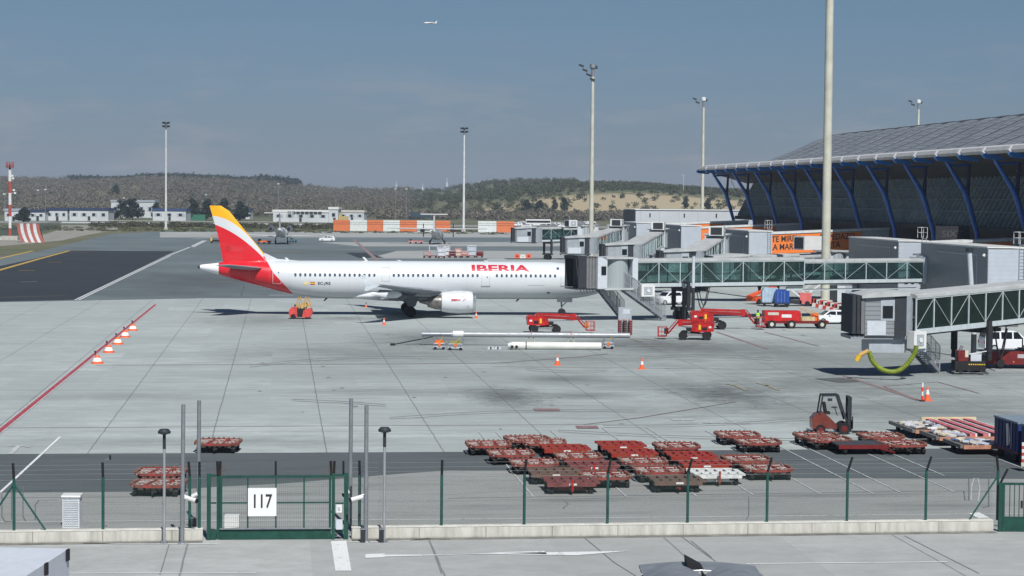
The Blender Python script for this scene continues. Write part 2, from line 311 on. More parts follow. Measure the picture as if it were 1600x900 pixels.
for x0, y0, y1 in ((748, 675, 777), (775, 675, 692), (860, 673, 777), (941, 669, 776), (1010, 668, 774), (1102, 673, 773), (1166, 672, 772), (1243, 691.5, 770), (1300, 685, 770), (1374, 701, 744), (1560, 718, 740)):
    # stall lines run along the apron axis through (x0, y0)
    p = G(x0, y0); d1 = ap(p); q = None
    for k in range(400):
        t = apw(d1[0], d1[1]-k*.1)
        dv = CM.transposed() @ (t-Vector((0, 0, H)))
        if 450-dv.y/-dv.z*F > y1: break
    b = MB(); b.poly([tuple(apw(d1[0]-.04, d1[1], .03)), tuple(apw(d1[0]+.04, d1[1], .03)), tuple(apw(d1[0]+.04, ap(t)[1], .03)), tuple(apw(d1[0]-.04, ap(t)[1], .03))]); struct(b.build('road_marking', PW))
line([(117, 469), (262, 400)], .22, PW2, .03); line([(123, 469), (266, 400)], .22, PW2, .03); line([(262, 400), (300, 385)], .7, PW, .03); line([(297, 386), (318, 376)], .4, PW2, .03); line([(302, 386), (322, 376)], .4, PW2, .03)
line([(-80, 446), (0, 422), (60, 405), (108, 392)], .9, PY, .03); line([(-80, 425), (0, 404), (52, 392)], .9, PY, .03)
for a, b_ in ((28, 55), ): line([(a, 423), (b_, 423)], .7, PY, .03)
line([(74, 410), (97, 410)], .7, PY, .03); line([(110, 394), (137, 394.5)], .5, PY, .03); line([(30, 441), (58, 440)], .3, PW, .03); line([(210, 384.5), (243, 384.5)], 1.2, PO, .03)
line([(430, 393), (466, 393)], 1.2, PY, .03); line([(526, 390.3), (560, 390.3)], 1.2, PO, .03); line([(552, 374), (590, 407)], .9, PR2, .03); line([(330, 441), (367, 440)], .5, PO, .03); line([(300, 374), (330, 371)], .6, PW, .03)
line([(420, 461.5), (458, 461.5)], .5, PW2, .03); line([(0, 465), (100, 462)], .25, PO, .03)
for q in ((836, 639, 876, 642.5), (902, 666, 936, 670), (1050, 655, 1085, 657)):
    x0, y0, x1, y1 = q; struct(MB().poly([tuple(A(*c)+ZZ*.03) for c in ((x0, y1), (x1, y1), (x1-3, y0), (x0-3, y0))]).build('paint_patch', PRED if q[0] < 1000 else PW))
for a, b_, c_, d_ in ((1135, 600, 1150, 603), (1150, 603, 1166, 610), (1184, 599, 1200, 603), (1198, 602, 1216, 610), (987, 530, 1003, 534), (1005, 530, 1026, 532), (1000, 541, 1040, 541)): line([(a, b_), (c_, d_)], .3, PO, .03)
for x in range(1062, 1100, 6): line([(x, 574.5), (x+4, 574.5)], .2, PW, .03)
for x in range(1440, 1500, 9): line([(x, 618.5), (x+6, 618)], .2, PW, .03)
for x in range(1100, 1160, 9): line([(x, 661.5), (x+6, 661)], .3, PW, .03)
line([(1275, 592), (1330, 592)], .1, PK, .03); sheet('drain_grate', [(1272, 592), (1310, 598), (1345, 597), (1318, 590.5)], .028, mat('grate_dark', (.10, .105, .10), .8, var=.4, scale=9))
struct(MB().poly([tuple(A(*c)+ZZ*.03) for c in ((524, 893), (549, 893), (541, 846), (517, 847))]).build('road_marking', PW2))
struct(MB().poly([tuple(A(*c)+ZZ*.03) for c in ((571, 873), (601, 872), (601, 866), (571, 867))]).build('road_marking', PW2))
for t in (((600, 868), (600, 871), (720, 868)), ((720, 866.5), (900, 869), (985, 862)), ((760, 865), (850, 862), (855, 867))): struct(MB().poly([tuple(A(*c)+ZZ*.032) for c in t]).build('road_marking', PW2))
line([(130, 850), (190, 851), (340, 851)], .1, PW2, .03); line([(545, 848), (620, 847), (672, 842.5)], .1, PW2, .03); line([(1165, 882), (1480, 879)], .12, PW2, .03); line([(88, 897), (400, 896)], .1, PW2, .03)
for pts in (((1063, 838), (1118, 878)), ((1080, 846), (1112, 872)), ((672, 848), (690, 897)), ((264, 852), (250, 899)), ((1413, 838), (1530, 897)), ((912, 840), (960, 880), (1000, 905))): line(pts, .045, mat('dark_crack', (.19, .195, .195), .9), .028, 'road_joint')
line([(880, 795), (888, 788), (884, 784), (884, 781)], .07, mat('dark_crack'), .03, 'road_crack')
# bent cable trenches in the yard
for pts in (((1490, 768), (1506, 768), (1508, 782), (1514, 782), (1514, 742), (1524, 737), (1545, 738), (1545, 792), (1535, 794)), ((3, 770), (3, 808), (8, 816), (20, 816)), ((18, 760), (18, 812)), ((36, 760), (36, 808), (40, 815)), ((55, 813), (55, 790), (60, 783), (90, 782))): line(pts, .045, PK, .03, 'cable_trench')
line([(1517, 783), (1518, 760), (1522, 748), (1528, 748), (1531, 765), (1528, 785)], .06, PW, .03)
struct(MB().poly([tuple(A(*c)+ZZ*.03) for c in ((1513, 803), (1530, 801.5), (1546, 810), (1528, 810.5))]).build('road_marking', PW2))
# grass verge clumps and far woodland (nobody could count them)
def clump_cloud(name, label, cat, pts, hs, ws, m, nt_=70, leaf=.16):
    """pts: tree bases; each crown is a volume of small tilted leaf faces with gaps"""
    n = len(pts); k = nt_; T = n*k
    base = np.repeat(np.array(pts), k, 0); h = np.repeat(np.array(hs), k); wd = np.repeat(np.array(ws), k)
    d = rng.normal(size=(T, 3)); d /= np.linalg.norm(d, axis=1)[:, None]; r = rng.random(T)**.45
    lump = 1+.35*np.sin(d[:, 0]*5+np.repeat(rng.random(n)*6, k))*np.cos(d[:, 2]*4+np.repeat(rng.random(n)*6, k))
    c = base+np.stack([d[:, 0]*wd*.5*r*lump, d[:, 1]*wd*.5*r*lump, h*.55+d[:, 2]*h*.45*r*lump], 1)
    sz = (leaf*wd*(.5+rng.random(T)))[:, None]
    a = rng.normal(size=(T, 3)); a /= np.linalg.norm(a, axis=1)[:, None]; b = np.cross(a, rng.normal(size=(T, 3))); b /= np.linalg.norm(b, axis=1)[:, None]
    vs = np.stack([c-a*sz-b*sz*.6, c+a*sz-b*sz*.5, c+b*sz*.9], 1).reshape(-1, 3)
    me = bpy.data.meshes.new(name); me.vertices.add(len(vs)); me.vertices.foreach_set('co', vs.ravel()); me.loops.add(len(vs)); me.loops.foreach_set('vertex_index', np.arange(len(vs), dtype=np.int32))
    me.polygons.add(T); me.polygons.foreach_set('loop_start', np.arange(0, 3*T, 3, dtype=np.int32)); me.polygons.foreach_set('loop_total', np.full(T, 3, dtype=np.int32)); me.update(); me.validate()
    me.materials.append(m); o = bpy.data.objects.new(name, me); C.objects.link(o)
    return o
def leafm(name, a, b):
    g = NG(name); p = g.pos(); n = g.noise(p, .12, 4, .7); n2 = g.noise(p, 1.3, 3, .7); g.col(g.mix(g.ramp(n2, .35, .65), g.mix(g.ramp(n, .35, .65), a, b), tuple(x*.74 for x in a))); g.b.inputs['Roughness'].default_value = .9; return g.m
LB = leafm('bare_scrub', (.17, .145, .12), (.11, .12, .075)); LO = leafm('olive_scrub', (.055, .070, .036), (.10, .10, .058)); LP = leafm('dark_pine_leaf', (.012, .028, .018), (.02, .035, .018)); LGm = leafm('verge_grass', (.07, .085, .03), (.12, .11, .06))
def scatter(n, fn, hr, wr):
    P = []; hs = []; ws = []
    while len(P) < n:
        x, y = fn(); P.append((x, y, float(hill(np.array(x), np.array(y)))-.3)); hs.append(random.uniform(*hr)); ws.append(random.uniform(*wr))
    return P, hs, ws
def band(px0, px1, y0, y1, pw=1.0):
    def f():
        y = y0+(y1-y0)*random.random()**pw; px = random.uniform(px0, px1); return (px-800)/F*y, y
    return f
stuff(clump_cloud('woodland', 0, 0, *scatter(2600, band(-60, 640, 1150, 2350), (4.5, 8), (5, 9)), LB, 110, .065), 'grey brown leafless woodland covering the low slopes behind the airfield on the left', 'woodland')
stuff(clump_cloud('scrubland', 0, 0, *scatter(900, band(250, 900, 1180, 2300), (3, 6), (5, 9)), LO, 100, .07), 'olive green scrub mixed into the leafless woodland on the middle slopes', 'scrub')
stuff(clump_cloud('pine_wood', 0, 0, *scatter(420, band(108, 400, 2250, 2400), (7, 10), (9, 14)), LP, 90, .08), 'long dark pine belt along the skyline at left', 'wood')
stuff(clump_cloud('pine_wood', 0, 0, *scatter(60, band(400, 465, 2200, 2350), (9, 12), (9, 13)), LP, 60, .11), 'short dark pine belt on the skyline above the small white hangar', 'wood')
stuff(clump_cloud('hill_scrub', 0, 0, *scatter(1500, band(700, 1200, 1385, 1650), (2.0, 4.0), (3.5, 7)), LO, 90, .08), 'dark green bushes covering the top of the sandy hill', 'scrub')
stuff(clump_cloud('slope_scrub', 0, 0, *scatter(150, band(760, 1200, 1200, 1385), (1.8, 4.0), (2.5, 5.5)), LO, 60, .11), 'scattered dark bushes on the bare sandy slope', 'scrub')
stuff(clump_cloud('far_scrub', 0, 0, *scatter(800, band(540, 1000, 2700, 3600), (5, 9), (8, 16)), LO, 40, .12), 'bluish scrub on the farthest ridge at the centre', 'scrub')
stuff(clump_cloud('bare_thicket', 0, 0, *scatter(420, band(590, 1080, 1120, 1190), (3.0, 6.0), (4, 7)), LB, 70, .09), 'brown leafless thicket behind the parked cars and striped panels', 'thicket')
stuff(clump_cloud('verge_bushes', 0, 0, *scatter(330, band(140, 525, 790, 850), (.8, 2.0), (1.6, 3.6)), leafm('verge_bush', (.06, .065, .03), (.10, .09, .06)), 60, .13), 'low bushes and weeds on the verge beyond the left taxi apron', 'bushes')
stuff(clump_cloud('verge_bushes', 0, 0, *scatter(200, band(798, 930, 770, 830), (.8, 1.6), (1.6, 3.0)), LB, 60, .13), 'low dry bushes in front of the parked cars at the centre', 'bushes')
stuff(clump_cloud('grass', 0, 0, *scatter(900, band(-40, 1000, 700, 790), (.15, .4), (1.0, 3.0)), LGm, 26, .2), 'rough green grass strip along the far edge of the apron', 'grass')
def tree(label, px, Y, h, wd, kind):
    x = (px-800)/F*Y; z = float(hill(np.array(x), np.array(float(Y))))
    t = thing('conifer_tree' if kind == 'pine' else 'round_tree', label, 'tree', (x, Y, z), 0, 'single dark trees beyond the apron')
    wd *= 1.75 if kind == 'pine' else 1.25; h *= 1.12; MB().tube((0, 0, -.3), (wd*.03, 0, h*.55), .22, 7, .1).tube((0, 0, h*.3), (wd*.2, .2, h*.6), .1, 5, .04).tube((0, 0, h*.35), (-wd*.2, -.2, h*.62), .1, 5, .04).build('trunk', mat('bark', (.09, .07, .05), .9), t)
    P = []; hs = []; ws = []
    for i in range(14):
        q = i/13; rr = wd*.5*(1-q*.75 if kind == 'pine' else math.sin(.5+q*2.3)*.75); a = random.random()*6.3; rr *= random.uniform(.25, .7)
        P.append((rr*math.cos(a), rr*math.sin(a), h*(.06+.72*q)-.3)); hs.append(h*random.uniform(.24, .36)); ws.append(wd*random.uniform(.35, .6)*(1-q*.45))
    o = clump_cloud('crown', 0, 0, P, hs, ws, LP, 90, .13); o.parent = t
for lb, px, Y, h, wd, k in (('dark conifer cluster tree left of the pale flat building behind', 190, 1010, 9, 6.5, 'pine'), ('taller dark conifer in front of the pale flat roofed building', 206, 1000, 9.5, 7, 'pine'), ('dark conifer just left of the far left floodlight mast', 243, 1010, 7.5, 5, 'pine'),
    ('dark conifer right of the far left floodlight mast', 301, 1005, 9.5, 7.5, 'pine'), ('slim dark conifer above the green container', 322, 1005, 9, 6, 'pine'), ('dark conifer left of the yellow tip of the airliner tail', 349, 1010, 9.5, 7, 'pine'), ('dark conifer right of the airliner tail tip', 376, 1015, 8.5, 7, 'pine'),
    ('small dark conifer beside the striped jet blast screen', 38, 900, 6, 5, 'pine'), ('round dark tree at the left foot of the sandy slope', 822, 1230, 7, 6.5, 'r'), ('broad round dark tree second on the foot of the sandy slope', 842, 1235, 6, 7, 'r'), ('small round tree between two larger ones on the sandy slope', 866, 1240, 6, 5, 'r'), ('tall round dark tree just left of the second mast on the sandy slope', 880, 1230, 7.5, 6, 'r'), ('round dark tree on the sandy slope left of the thin mast', 1070, 1260, 6, 5.5, 'r'), ('round dark bush tree on the sandy slope right of the thin mast', 1105, 1260, 6, 6, 'r'), ('lone dark tree in the leafless wood at far left', 181, 1600, 11, 8, 'r')): tree(lb, px, Y, h, wd, k)

# tyre marks, patched repairs and drips on the stand
TM = wear('tyre_mark', (.29, .31, .31), .8, (.37, .40, .395), 1.2); TM2 = wear('dark_tyre_mark', (.21, .225, .23), .75, (.35, .375, .37), 1.6)
rr_ = random.Random(3)
for k in range(9):
    x = rr_.uniform(60, 1450); y = rr_.choice((rr_.uniform(500, 690), rr_.uniform(530, 640))); dx = rr_.uniform(120, 420); dy = rr_.uniform(-14, 14); bow = rr_.uniform(-7, 7)
    pts = [(x+dx*i/8, y+dy*i/8+bow*math.sin(math.pi*i/8)) for i in range(9)]
    m = TM2 if k % 4 == 0 else TM; line(pts, .16, m, .018, 'tyre_mark'); line([(a, b_+rr_.uniform(2.5, 3.5)) for a, b_ in pts], .16, m, .018, 'tyre_mark')
for k in range(0):
    c = ap(G(rr_.uniform(100, 1500), rr_.uniform(500, 650))); w_, h_ = rr_.uniform(.8, 3.5), rr_.uniform(1.5, 6); struct(MB().poly([tuple(apw(c[0]+a, c[1]+b_, .012)) for a, b_ in ((0, 0), (w_, 0), (w_, h_), (0, h_))]).build('repair_patch', wear('patch_tone_%d' % (k % 4), ((.34, .38, .375), (.36, .40, .39), (.32, .35, .345), (.35, .385, .38))[k % 4], .3, (.36, .38, .38)) if ('p%d' % (k % 4)) not in MATS else MATS['p%d' % (k % 4)])); MATS['p%d' % (k % 4)] = bpy.data.materials['patch_tone_%d' % (k % 4)]
for k in range(34):
    c = ap(G(rr_.uniform(380, 1400), rr_.uniform(500, 680))); r = rr_.uniform(.05, .22); struct(MB().poly([tuple(apw(c[0]+r*math.cos(q)*rr_.uniform(.7, 1.2), c[1]+r*2.2*math.sin(q)*rr_.uniform(.7, 1.2), .03)) for q in [i*.5236 for i in range(12)]]).build('oil_spot', TM2))
# ================================================================== AIRLINER
Pm = (A(638, 492.2)); Pm.z = 0
plane = thing('airliner', 'long white airliner with red and yellow tail parked broadside across the stand', 'airliner', Pm, TH)
def fz(d): return None
st = [(22.05, 3.2, .08, .08), (21.85, 3.22, .42, .38), (21.4, 3.28, .80, .72), (20.6, 3.42, 1.22, 1.12), (19.6, 3.58, 1.55, 1.50), (18.4, 3.72, 1.80, 1.82), (17.0, 3.80, 1.94, 2.0), (15.5, 3.84, 1.975, 2.07)]
st += [(x, 3.84, 1.975, 2.07) for x in (11, 6, 1, -4, -8)]
st += [(-10, 3.88, 1.96, 2.02), (-12, 4.0, 1.9, 1.89), (-14, 4.22, 1.76, 1.67), (-16, 4.48, 1.52, 1.40), (-18, 4.72, 1.22, 1.10), (-20, 4.92, .82, .76), (-21.3, 5.04, .50, .48), (-22.2, 5.12, .30, .30), (-22.5, 5.13, .22, .22)]
NS = 40
def frad(x, z):
    for a, b in zip(st, st[1:]):
        if b[0] <= x <= a[0]:
            t = (x-b[0])/(a[0]-b[0]); zc = b[1]+(a[1]-b[1])*t; ry = b[2]+(a[2]-b[2])*t; rz = b[3]+(a[3]-b[3])*t
            return ry*math.sqrt(max(0, 1-((z-zc)/rz)**2))
    return 0
def livery(kind):
    g = NG('airliner_paint_'+kind); x, y, z = g.sep(g.obj()); d = g.m_('ADD', x, 22.5)
    WH = (.60, .635, .655); RD = (.62, .012, .022); YW = (.85, .42, .012)
    def quad(pts):
        c = np.polyfit([p[0] for p in pts], [p[1] for p in pts], 2)
        return g.m_('ADD', g.m_('MULTIPLY', g.m_('ADD', g.m_('MULTIPLY', d, float(c[0])), float(c[1])), d), float(c[2]))
    q2 = quad([(1.03, 9.77), (3.3, 9.08), (4.97, 7.98), (6.76, 6.19), (8, 4.4), (10.2, 2.0)])
    if kind == 'fin':
        q1 = quad([(.83, 10.67), (3.03, 10.15), (4.4, 9.25), (5.2, 8.45)])
        c = g.mix(g.ramp(g.m_('SUBTRACT', z, q2), -.02, .02), RD, WH); c = g.mix(g.ramp(g.m_('SUBTRACT', z, q1), -.02, .02), c, YW)
        ex = g.m_('ADD', g.m_('ABSOLUTE', g.m_('SUBTRACT', d, 3.0)), g.m_('ABSOLUTE', g.m_('SUBTRACT', z, 7.15))); c = g.mix(g.ramp(ex, .45, .35, 0, .5), c, (.35, .005, .01))
    else:
        q3 = g.m_('SUBTRACT', 4.4, g.m_('MULTIPLY', g.m_('SUBTRACT', d, 8.05), 1.08))
        q3 = g.m_('MAXIMUM', q3, g.m_('SUBTRACT', 5.6, g.m_('MULTIPLY', g.m_('SUBTRACT', d, 7.3), 1.7)))
        k = g.ramp(g.m_('SUBTRACT', z, q3), -.02, .02); c = g.mix(k, RD, WH)
        c = g.mix(g.ramp(d, 2.02, 1.98), c, (.74, .76, .78))
        ln = g.m_('LESS_THAN', g.m_('ABSOLUTE', g.m_('SUBTRACT', g.m_('FRACT', g.m_('DIVIDE', d, 2.13)), .5)), .008); c = g.mix(g.m_('MULTIPLY', ln, .22), c, (.3, .32, .34))
        bl = g.ramp(z, 2.6, 1.9, 0, .6); c = g.mix(g.m_('MULTIPLY', bl, k), c, (.35, .37, .38))  # belly shading put into the paint: greyer towards the underside
    dirt = g.noise(g.map(g.obj(), (.25, 1, 1)), 1.4, 5, .65); c = g.mix(g.ramp(dirt, .5, .8, 0, .14), c, (.3, .32, .33))
    g.col(c); g.b.inputs['Roughness'].default_value = .28; g.b.inputs['Coat Weight'].default_value = .35; g.b.inputs['Coat Roughness'].default_value = .1; return g.m
LF = livery('body'); LT = livery('fin')
rings = [[(x, ry*math.cos(2*math.pi*i/NS), zc+rz*math.sin(2*math.pi*i/NS)) for i in range(NS)] for x, zc, ry, rz in st]
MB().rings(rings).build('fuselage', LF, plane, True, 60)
MB().lathe([(-22.75, .12), (-22.45, .2)], (0, 0, 5.13), 'x', 16).build('exhaust', DGREY, plane)
# belly fairing
fr = []
for x, w_, zt, zb in ((7.4, .7, 2.4, 2.2), (6.2, 1.75, 2.9, 1.75), (4, 2.15, 3.1, 1.55), (0, 2.2, 3.1, 1.5), (-3.4, 2.0, 2.9, 1.6), (-5.6, 1.2, 2.4, 1.78), (-6.8, .4, 2.1, 1.9)):
    fr.append([(x, w_*math.copysign(abs(math.cos(a))**.7, math.cos(a)), (zt+zb)/2+(zt-zb)/2*math.sin(a)) for a in [2*math.pi*i/20 for i in range(20)]])
MB().rings(fr).build('belly_fairing', LF if 0 else mat('white_fairing', (.66, .69, .71), .35, var=.12), plane, True)
def foil(b, secs, n=14):
    """secs: (x_le, x_te, y, z, thickness, upright) -> airfoil loft"""
    rs = []
    for le, te, y, z, th, up in secs:
        r = []
        for i in range(n):
            a = 2*math.pi*i/n; u = .5+.5*math.cos(a); t = math.sin(a)*th*.5*(1.25-u*.0)*(math.sqrt(1.0001-u) if 0 else (u**.5 if u < .3 else 1)*(1.05-.0*u))
            x = le+(te-le)*(1-u); k = (1-u); t = math.sin(a)*th*.5*min(1, 2.2*math.sqrt(max(k, .0)))*(1.15-k*.9)*1.3
            r.append((x, y+(t if up else 0), z+(0 if up else t)))
        rs.append(r)
    b.rings(rs)
WG = mat('wing_grey', (.26, .29, .32), .4, .1, .2, 1.2)
for s in (-1, 1):
    b = MB(); foil(b, [(6.6, -2.2, s*1.4, 2.35, 1.15, 0), (5.0, -1.7, s*3.2, 2.55, .9, 0), (2.9, -1.5, s*6.4, 2.9, .62, 0), (-.6, -3.2, s*11.8, 3.45, .36, 0), (-3.6, -5.1, s*16.7, 4.0, .17, 0), (-4.0, -5.2, s*16.95, 4.02, .1, 0)])
    b.build('wing', WG, plane, True, 50)
    b = MB(); b.prism([(-3.7, 4.0), (-5.35, 3.95), (-5.9, 5.0), (-5.45, 5.0), (-4.7, 4.15)], s*16.95, s*17.02); b.prism([(-3.9, 4.0), (-5.3, 4.0), (-5.5, 3.45), (-5.2, 3.4)], s*16.95, s*17.02); b.build('winglet', mat('winglet_grey', (.55, .6, .64), .35), plane)
    for (x0, x1, y, z, r) in ((-.5, -4.2, 6.1, 2.3, .30), (-1.3, -4.5, 9.6, 2.72, .46), (-2.6, -5.2, 13.0, 3.2, .16)):
        b = MB(); b.M = Matrix.Translation((0, s*y, z)) @ Matrix.Diagonal((1, .6, 1, 1)); b.lathe([(x1, .02), (x1+.9, r*.6), ((x0+x1)/2, r), (x0-.5, r*.9), (x0, .1)], (0, 0, 0), 'x', 14); b.build('flap_fairing', mat('white_fairing') if y == 9.6 else mat('gear_door_grey', (.16, .18, .20), .5), plane, True)
    b = MB(); b.prism([(-1.3, 2.62), (-3.4, 2.15), (-3.4, 2.1), (-1.3, 2.5)], s*2.4, s*8.2); b.build('flap', WG, plane)
    # engine
    ey = s*5.75; ez = 1.72
    en = MB().lathe([(6.55, .93), (6.68, 1.0), (6.6, 1.08), (6.1, 1.17), (5, 1.22), (4, 1.16), (3.15, 1.02), (3.1, .95)], (0, ey, ez), 'x', 32).build('engine', mat('engine_white', (.62, .64, .66), .25, var=.08, coat=.4), plane, True)
    MB().lathe([(6.52, .93), (5.6, .9), (5.6, .2), (6.1, .02)], (0, ey, ez), 'x', 28).build('fan', DGREY, en, True)
    MB().lathe([(6.75, 1.0), (6.78, 1.03), (6.45, 1.14), (6.42, 1.10)], (0, ey, ez), 'x', 32).build('intake_lip', SILV, en, True)
    MB().lathe([(3.3, .82), (2.6, .78), (1.7, .52), (1.68, .48)], (0, ey, ez), 'x', 28).build('nozzle', mat('nozzle_metal', (.24, .23, .21), .35, .8, .4, 2), en, True)
    MB().lathe([(1.9, .36), (1.3, .22), (.75, .04)], (0, ey, ez), 'x', 20).build('exhaust_cone', mat('nozzle_metal'), en, True)
    MB().prism([(6.0, 2.75), (5.4, 3.02), (3.6, 3.1), (2.0, 2.85), (.6, 2.62), (.2, 2.35), (2.6, 2.2), (5.6, 2.7)], ey-.2, ey+.2).build('pylon', mat('pylon_grey', (.35, .38, .40), .4), en)
    # horizontal tail
    b = MB(); foil(b, [(-15.4, -19.2, s*.7, 5.0, .42, 0), (-18.9, -20.7, s*6.1, 5.55, .16, 0), (-19.3, -20.7, s*6.22, 5.56, .08, 0)]); b.build('tailplane', mat('tail_grey', (.24, .27, .30), .4, .1, .15), plane, True, 50)
    # main gear
    g_ = MB().tube((0, s*3.8, .65), (.1, s*3.75, 2.6), .14, 12).tube((0, s*3.1, 2.2), (0, s*3.8, 1.0), .06, 8).tube((-.6, s*3.78, 2.3), (0, s*3.8, .9), .05, 8).build('landing_gear', STEEL, plane, True)
    MB().prism([(-.9, 2.4), (.9, 2.4), (.55, 1.25), (.1, .95), (-.3, 1.2)], s*4.12, s*4.17).build('gear_door', mat('gear_door_grey', (.16, .18, .20), .5), g_)
    for k in (-1, 1):
        wy = s*3.8+k*.47; MB().lathe([(-.2, .36), (-.22, .5), (-.16, .575), (.16, .575), (.22, .5), (.2, .36)], (0, wy, .575), 'y', 26).build('tyre', BLK, g_, True)
        MB().lathe([(-.17, .34), (-.1, .12), (.1, .12), (.17, .34)], (0, wy, .575), 'y', 18).build('rim', STEEL, g_)
# fin
b = MB(); foil(b, [(-12.6, -19.6, 0, 5.4, .5, 1)]); 
b = MB(); secs = []
for le, te, z, th in ((-13.8, -20.0, 5.2, .62), (-15.2, -20.1, 6.1, .55), (-17.3, -20.6, 8.6, .42), (-19.4, -21.35, 11.2, .26), (-20.3, -21.5, 11.76, .14)):
    r = []
    for i in range(16):
        a = 2*math.pi*i/16; k = .5-.5*math.cos(a); r.append((le+(te-le)*k, math.sin(a)*th*.5*min(1, 2*math.sqrt(max(k, 0)))*(1.1-k*.8), z))
    secs.append(r)
b.rings(secs).build('fin', LT, plane, True, 60)
MB().prism([(-9.6, 5.72), (-14.2, 6.05), (-15.6, 6.7), (-16, 5.2), (-10, 5.2)], -.09, .09).build('dorsal_fillet', LF, plane)
# nose gear
ng = MB().tube((16.9, 0, .4), (16.8, 0, 2.2), .09, 10).tube((16.9, 0, 1.0), (18.1, 0, 2.1), .05).build('nose_gear', STEEL, plane, True)
for k in (-1, 1):
    MB().lathe([(-.1, .2), (-.11, .3), (-.07, .38), (.07, .38), (.11, .3), (.1, .2)], (16.9, k*.25, .38), 'y', 22).build('tyre', BLK, ng, True); MB().lathe([(-.085, .2), (.085, .2)], (16.9, k*.25, .38), 'y', 14).build('rim', W, ng)
    MB().box((17.2, k*.42, 1.72), (1.6, .03, .5)).build('gear_door', W, ng)
# windows, doors, writing (all lie on the starboard side, facing -y)
def xl(px): # fuselage station under pixel column px
    d = ray(px, 430); # intersect with starboard plane
    o = Vector((0, 0, H)); n = U; p0 = Pm-U*1.97; t = (p0-o).dot(n)/d.dot(n); q = o+d*t-Pm; return q.dot(V)
wm = MB(); wz = 4.42
ring = []
for i in range(12):
    a = 2*math.pi*i/12; ring.append((.125*math.copysign(abs(math.cos(a))**.7, math.cos(a)), .18*math.copysign(abs(math.sin(a))**.7, math.sin(a))))
wxs = [461.6+7.71*i for i in range(17)]+[615.4, 623, 630.4, 638, 645.6, 653.4, 661, 668.6, 677.2, 689.4, 701, 708.4, 716, 723.6, 731.2, 738.8, 746.2]+[776.6+7.57*i for i in range(13)]
wins = []
proto_w = None
for px in wxs:
    x = xl(px)
    if proto_w is None:
        yy = frad(0, wz); sl_ = (frad(0, wz+.18)-frad(0, wz-.18))/.36
        b = MB(); b.add([(u_, -(sl_*v_)-.012, v_) for u_, v_ in ring], [tuple(range(12))]); proto_w = b.build('window', mat('cabin_window', (.07, .095, .13), .15), plane); o = proto_w
    else:
        o = proto_w.copy(); C.objects.link(o); o.parent = plane
    o.location = (x, -frad(x, wz), wz)
def onskin(vs, fs, x0, z0, off=.012, tilt=0):
    bm = bmesh.new(); V_ = [bm.verts.new((x0+a, 0, z0+c)) for a, c in vs]
    for f in fs:
        try: bm.faces.new([V_[i] for i in f])
        except ValueError: pass
    z = 2.0
    while z < 5.9:
        bmesh.ops.bisect_plane(bm, geom=bm.verts[:]+bm.edges[:]+bm.faces[:], plane_co=(0, 0, z), plane_no=(0, 0, 1)); z += .06
    for v in bm.verts: v.co.y = -frad(v.co.x, v.co.z)-off
    me = bpy.data.meshes.new('lettering'); bm.to_mesh(me); bm.free(); return me
def skin_obj(name, me, m, parent=plane): me.materials.append(m); o = bpy.data.objects.new(name, me); o.parent = parent; C.objects.link(o); return o
LR = mat('letter_red', (.48, .015, .04), .4, var=.05); LK = mat('letter_black', (.03, .03, .035), .5)
x0, x1 = xl(736), xl(827); vs_, fs_ = text_mb('IBERIA', .98, 1.0, .035); wdt = max(v[0] for v in vs_)-min(v[0] for v in vs_); k = (x1-x0)/wdt
skin_obj('lettering', onskin([(v[0]*k, v[1]) for v in vs_], fs_, (x0+x1)/2, 5.15), LR)
def bar(x, z, w_, h_): return [(x-w_/2, z-h_/2), (x+w_/2, z-h_/2), (x+w_/2, z+h_/2), (x-w_/2, z+h_/2)]
vs_, fs_ = text_mb('EC-JRE', .40, 1.2, .006); skin_obj('registration', onskin(vs_, fs_, xl(506.5), 3.5, .02), LK)
xf = xl(488.5)
skin_obj('flag', onskin(bar(0, 0, .5, .32), [(0, 1, 2, 3)], xf, 3.5, .012), LR); skin_obj('flag_band', onskin(bar(0, 0, .5, .16), [(0, 1, 2, 3)], xf, 3.5, .022), YEL)
skin_obj('emblem', onskin([(.3*math.cos(a), .2*math.sin(a)) for a in [i*.5236 for i in range(12)]], [tuple(range(12))], xl(478), 3.5, .012), mat('pale_yellow', (.75, .66, .35), .5))
def door(xa, xb, za, zb, m, sill=True, name='door'):
    w_, h_ = (xb-xa), (zb-za); t = .045; vs = []; fs = []
    def q(a, b, c, d_): n = len(vs); vs.extend([(a, c), (b, c), (b, d_), (a, d_)]); fs.append((n, n+1, n+2, n+3))
    q(0, w_, 0, t); q(0, w_, h_-t, h_); q(0, t, t, h_-t); q(w_-t, w_, t, h_-t)
    o = skin_obj(name, onskin(vs, fs, xa, za, .012), m)
    if sill: skin_obj('door_sill', onskin([(-.05, -.06), (w_+.05, -.06), (w_+.05, .04), (-.05, .04)], [(0, 1, 2, 3)], xa, za, .02), mat('sill_grey', (.25, .27, .3), .5), o)
    skin_obj('door_window', onskin([(-.05, -.08), (.05, -.08), (.05, .08), (-.05, .08)], [(0, 1, 2, 3)], xa+w_*.68, za+h_*.62, .02), mat('cabin_window'), o)
PL = mat('panel_line', (.42, .45, .48), .5)
door(xl(426), xl(439.5), 3.42, 5.38, W, False); door(xl(596.5), xl(609), 3.75, 5.25, PL, False); door(xl(752.5), xl(765.5), 3.25, 4.85, PL); door(xl(876.5), xl(893), 3.3, 5.25, PL)
skin_obj('cargo_door', onskin(*(lambda w_, h_, t: ([(0, 0), (w_, 0), (w_, t), (0, t), (0, h_-t), (w_, h_-t), (w_, h_), (0, h_)], [(4, 5, 6, 7)]))(1.82, 1.2, .03), xl(825), 2.2, .012), PL)
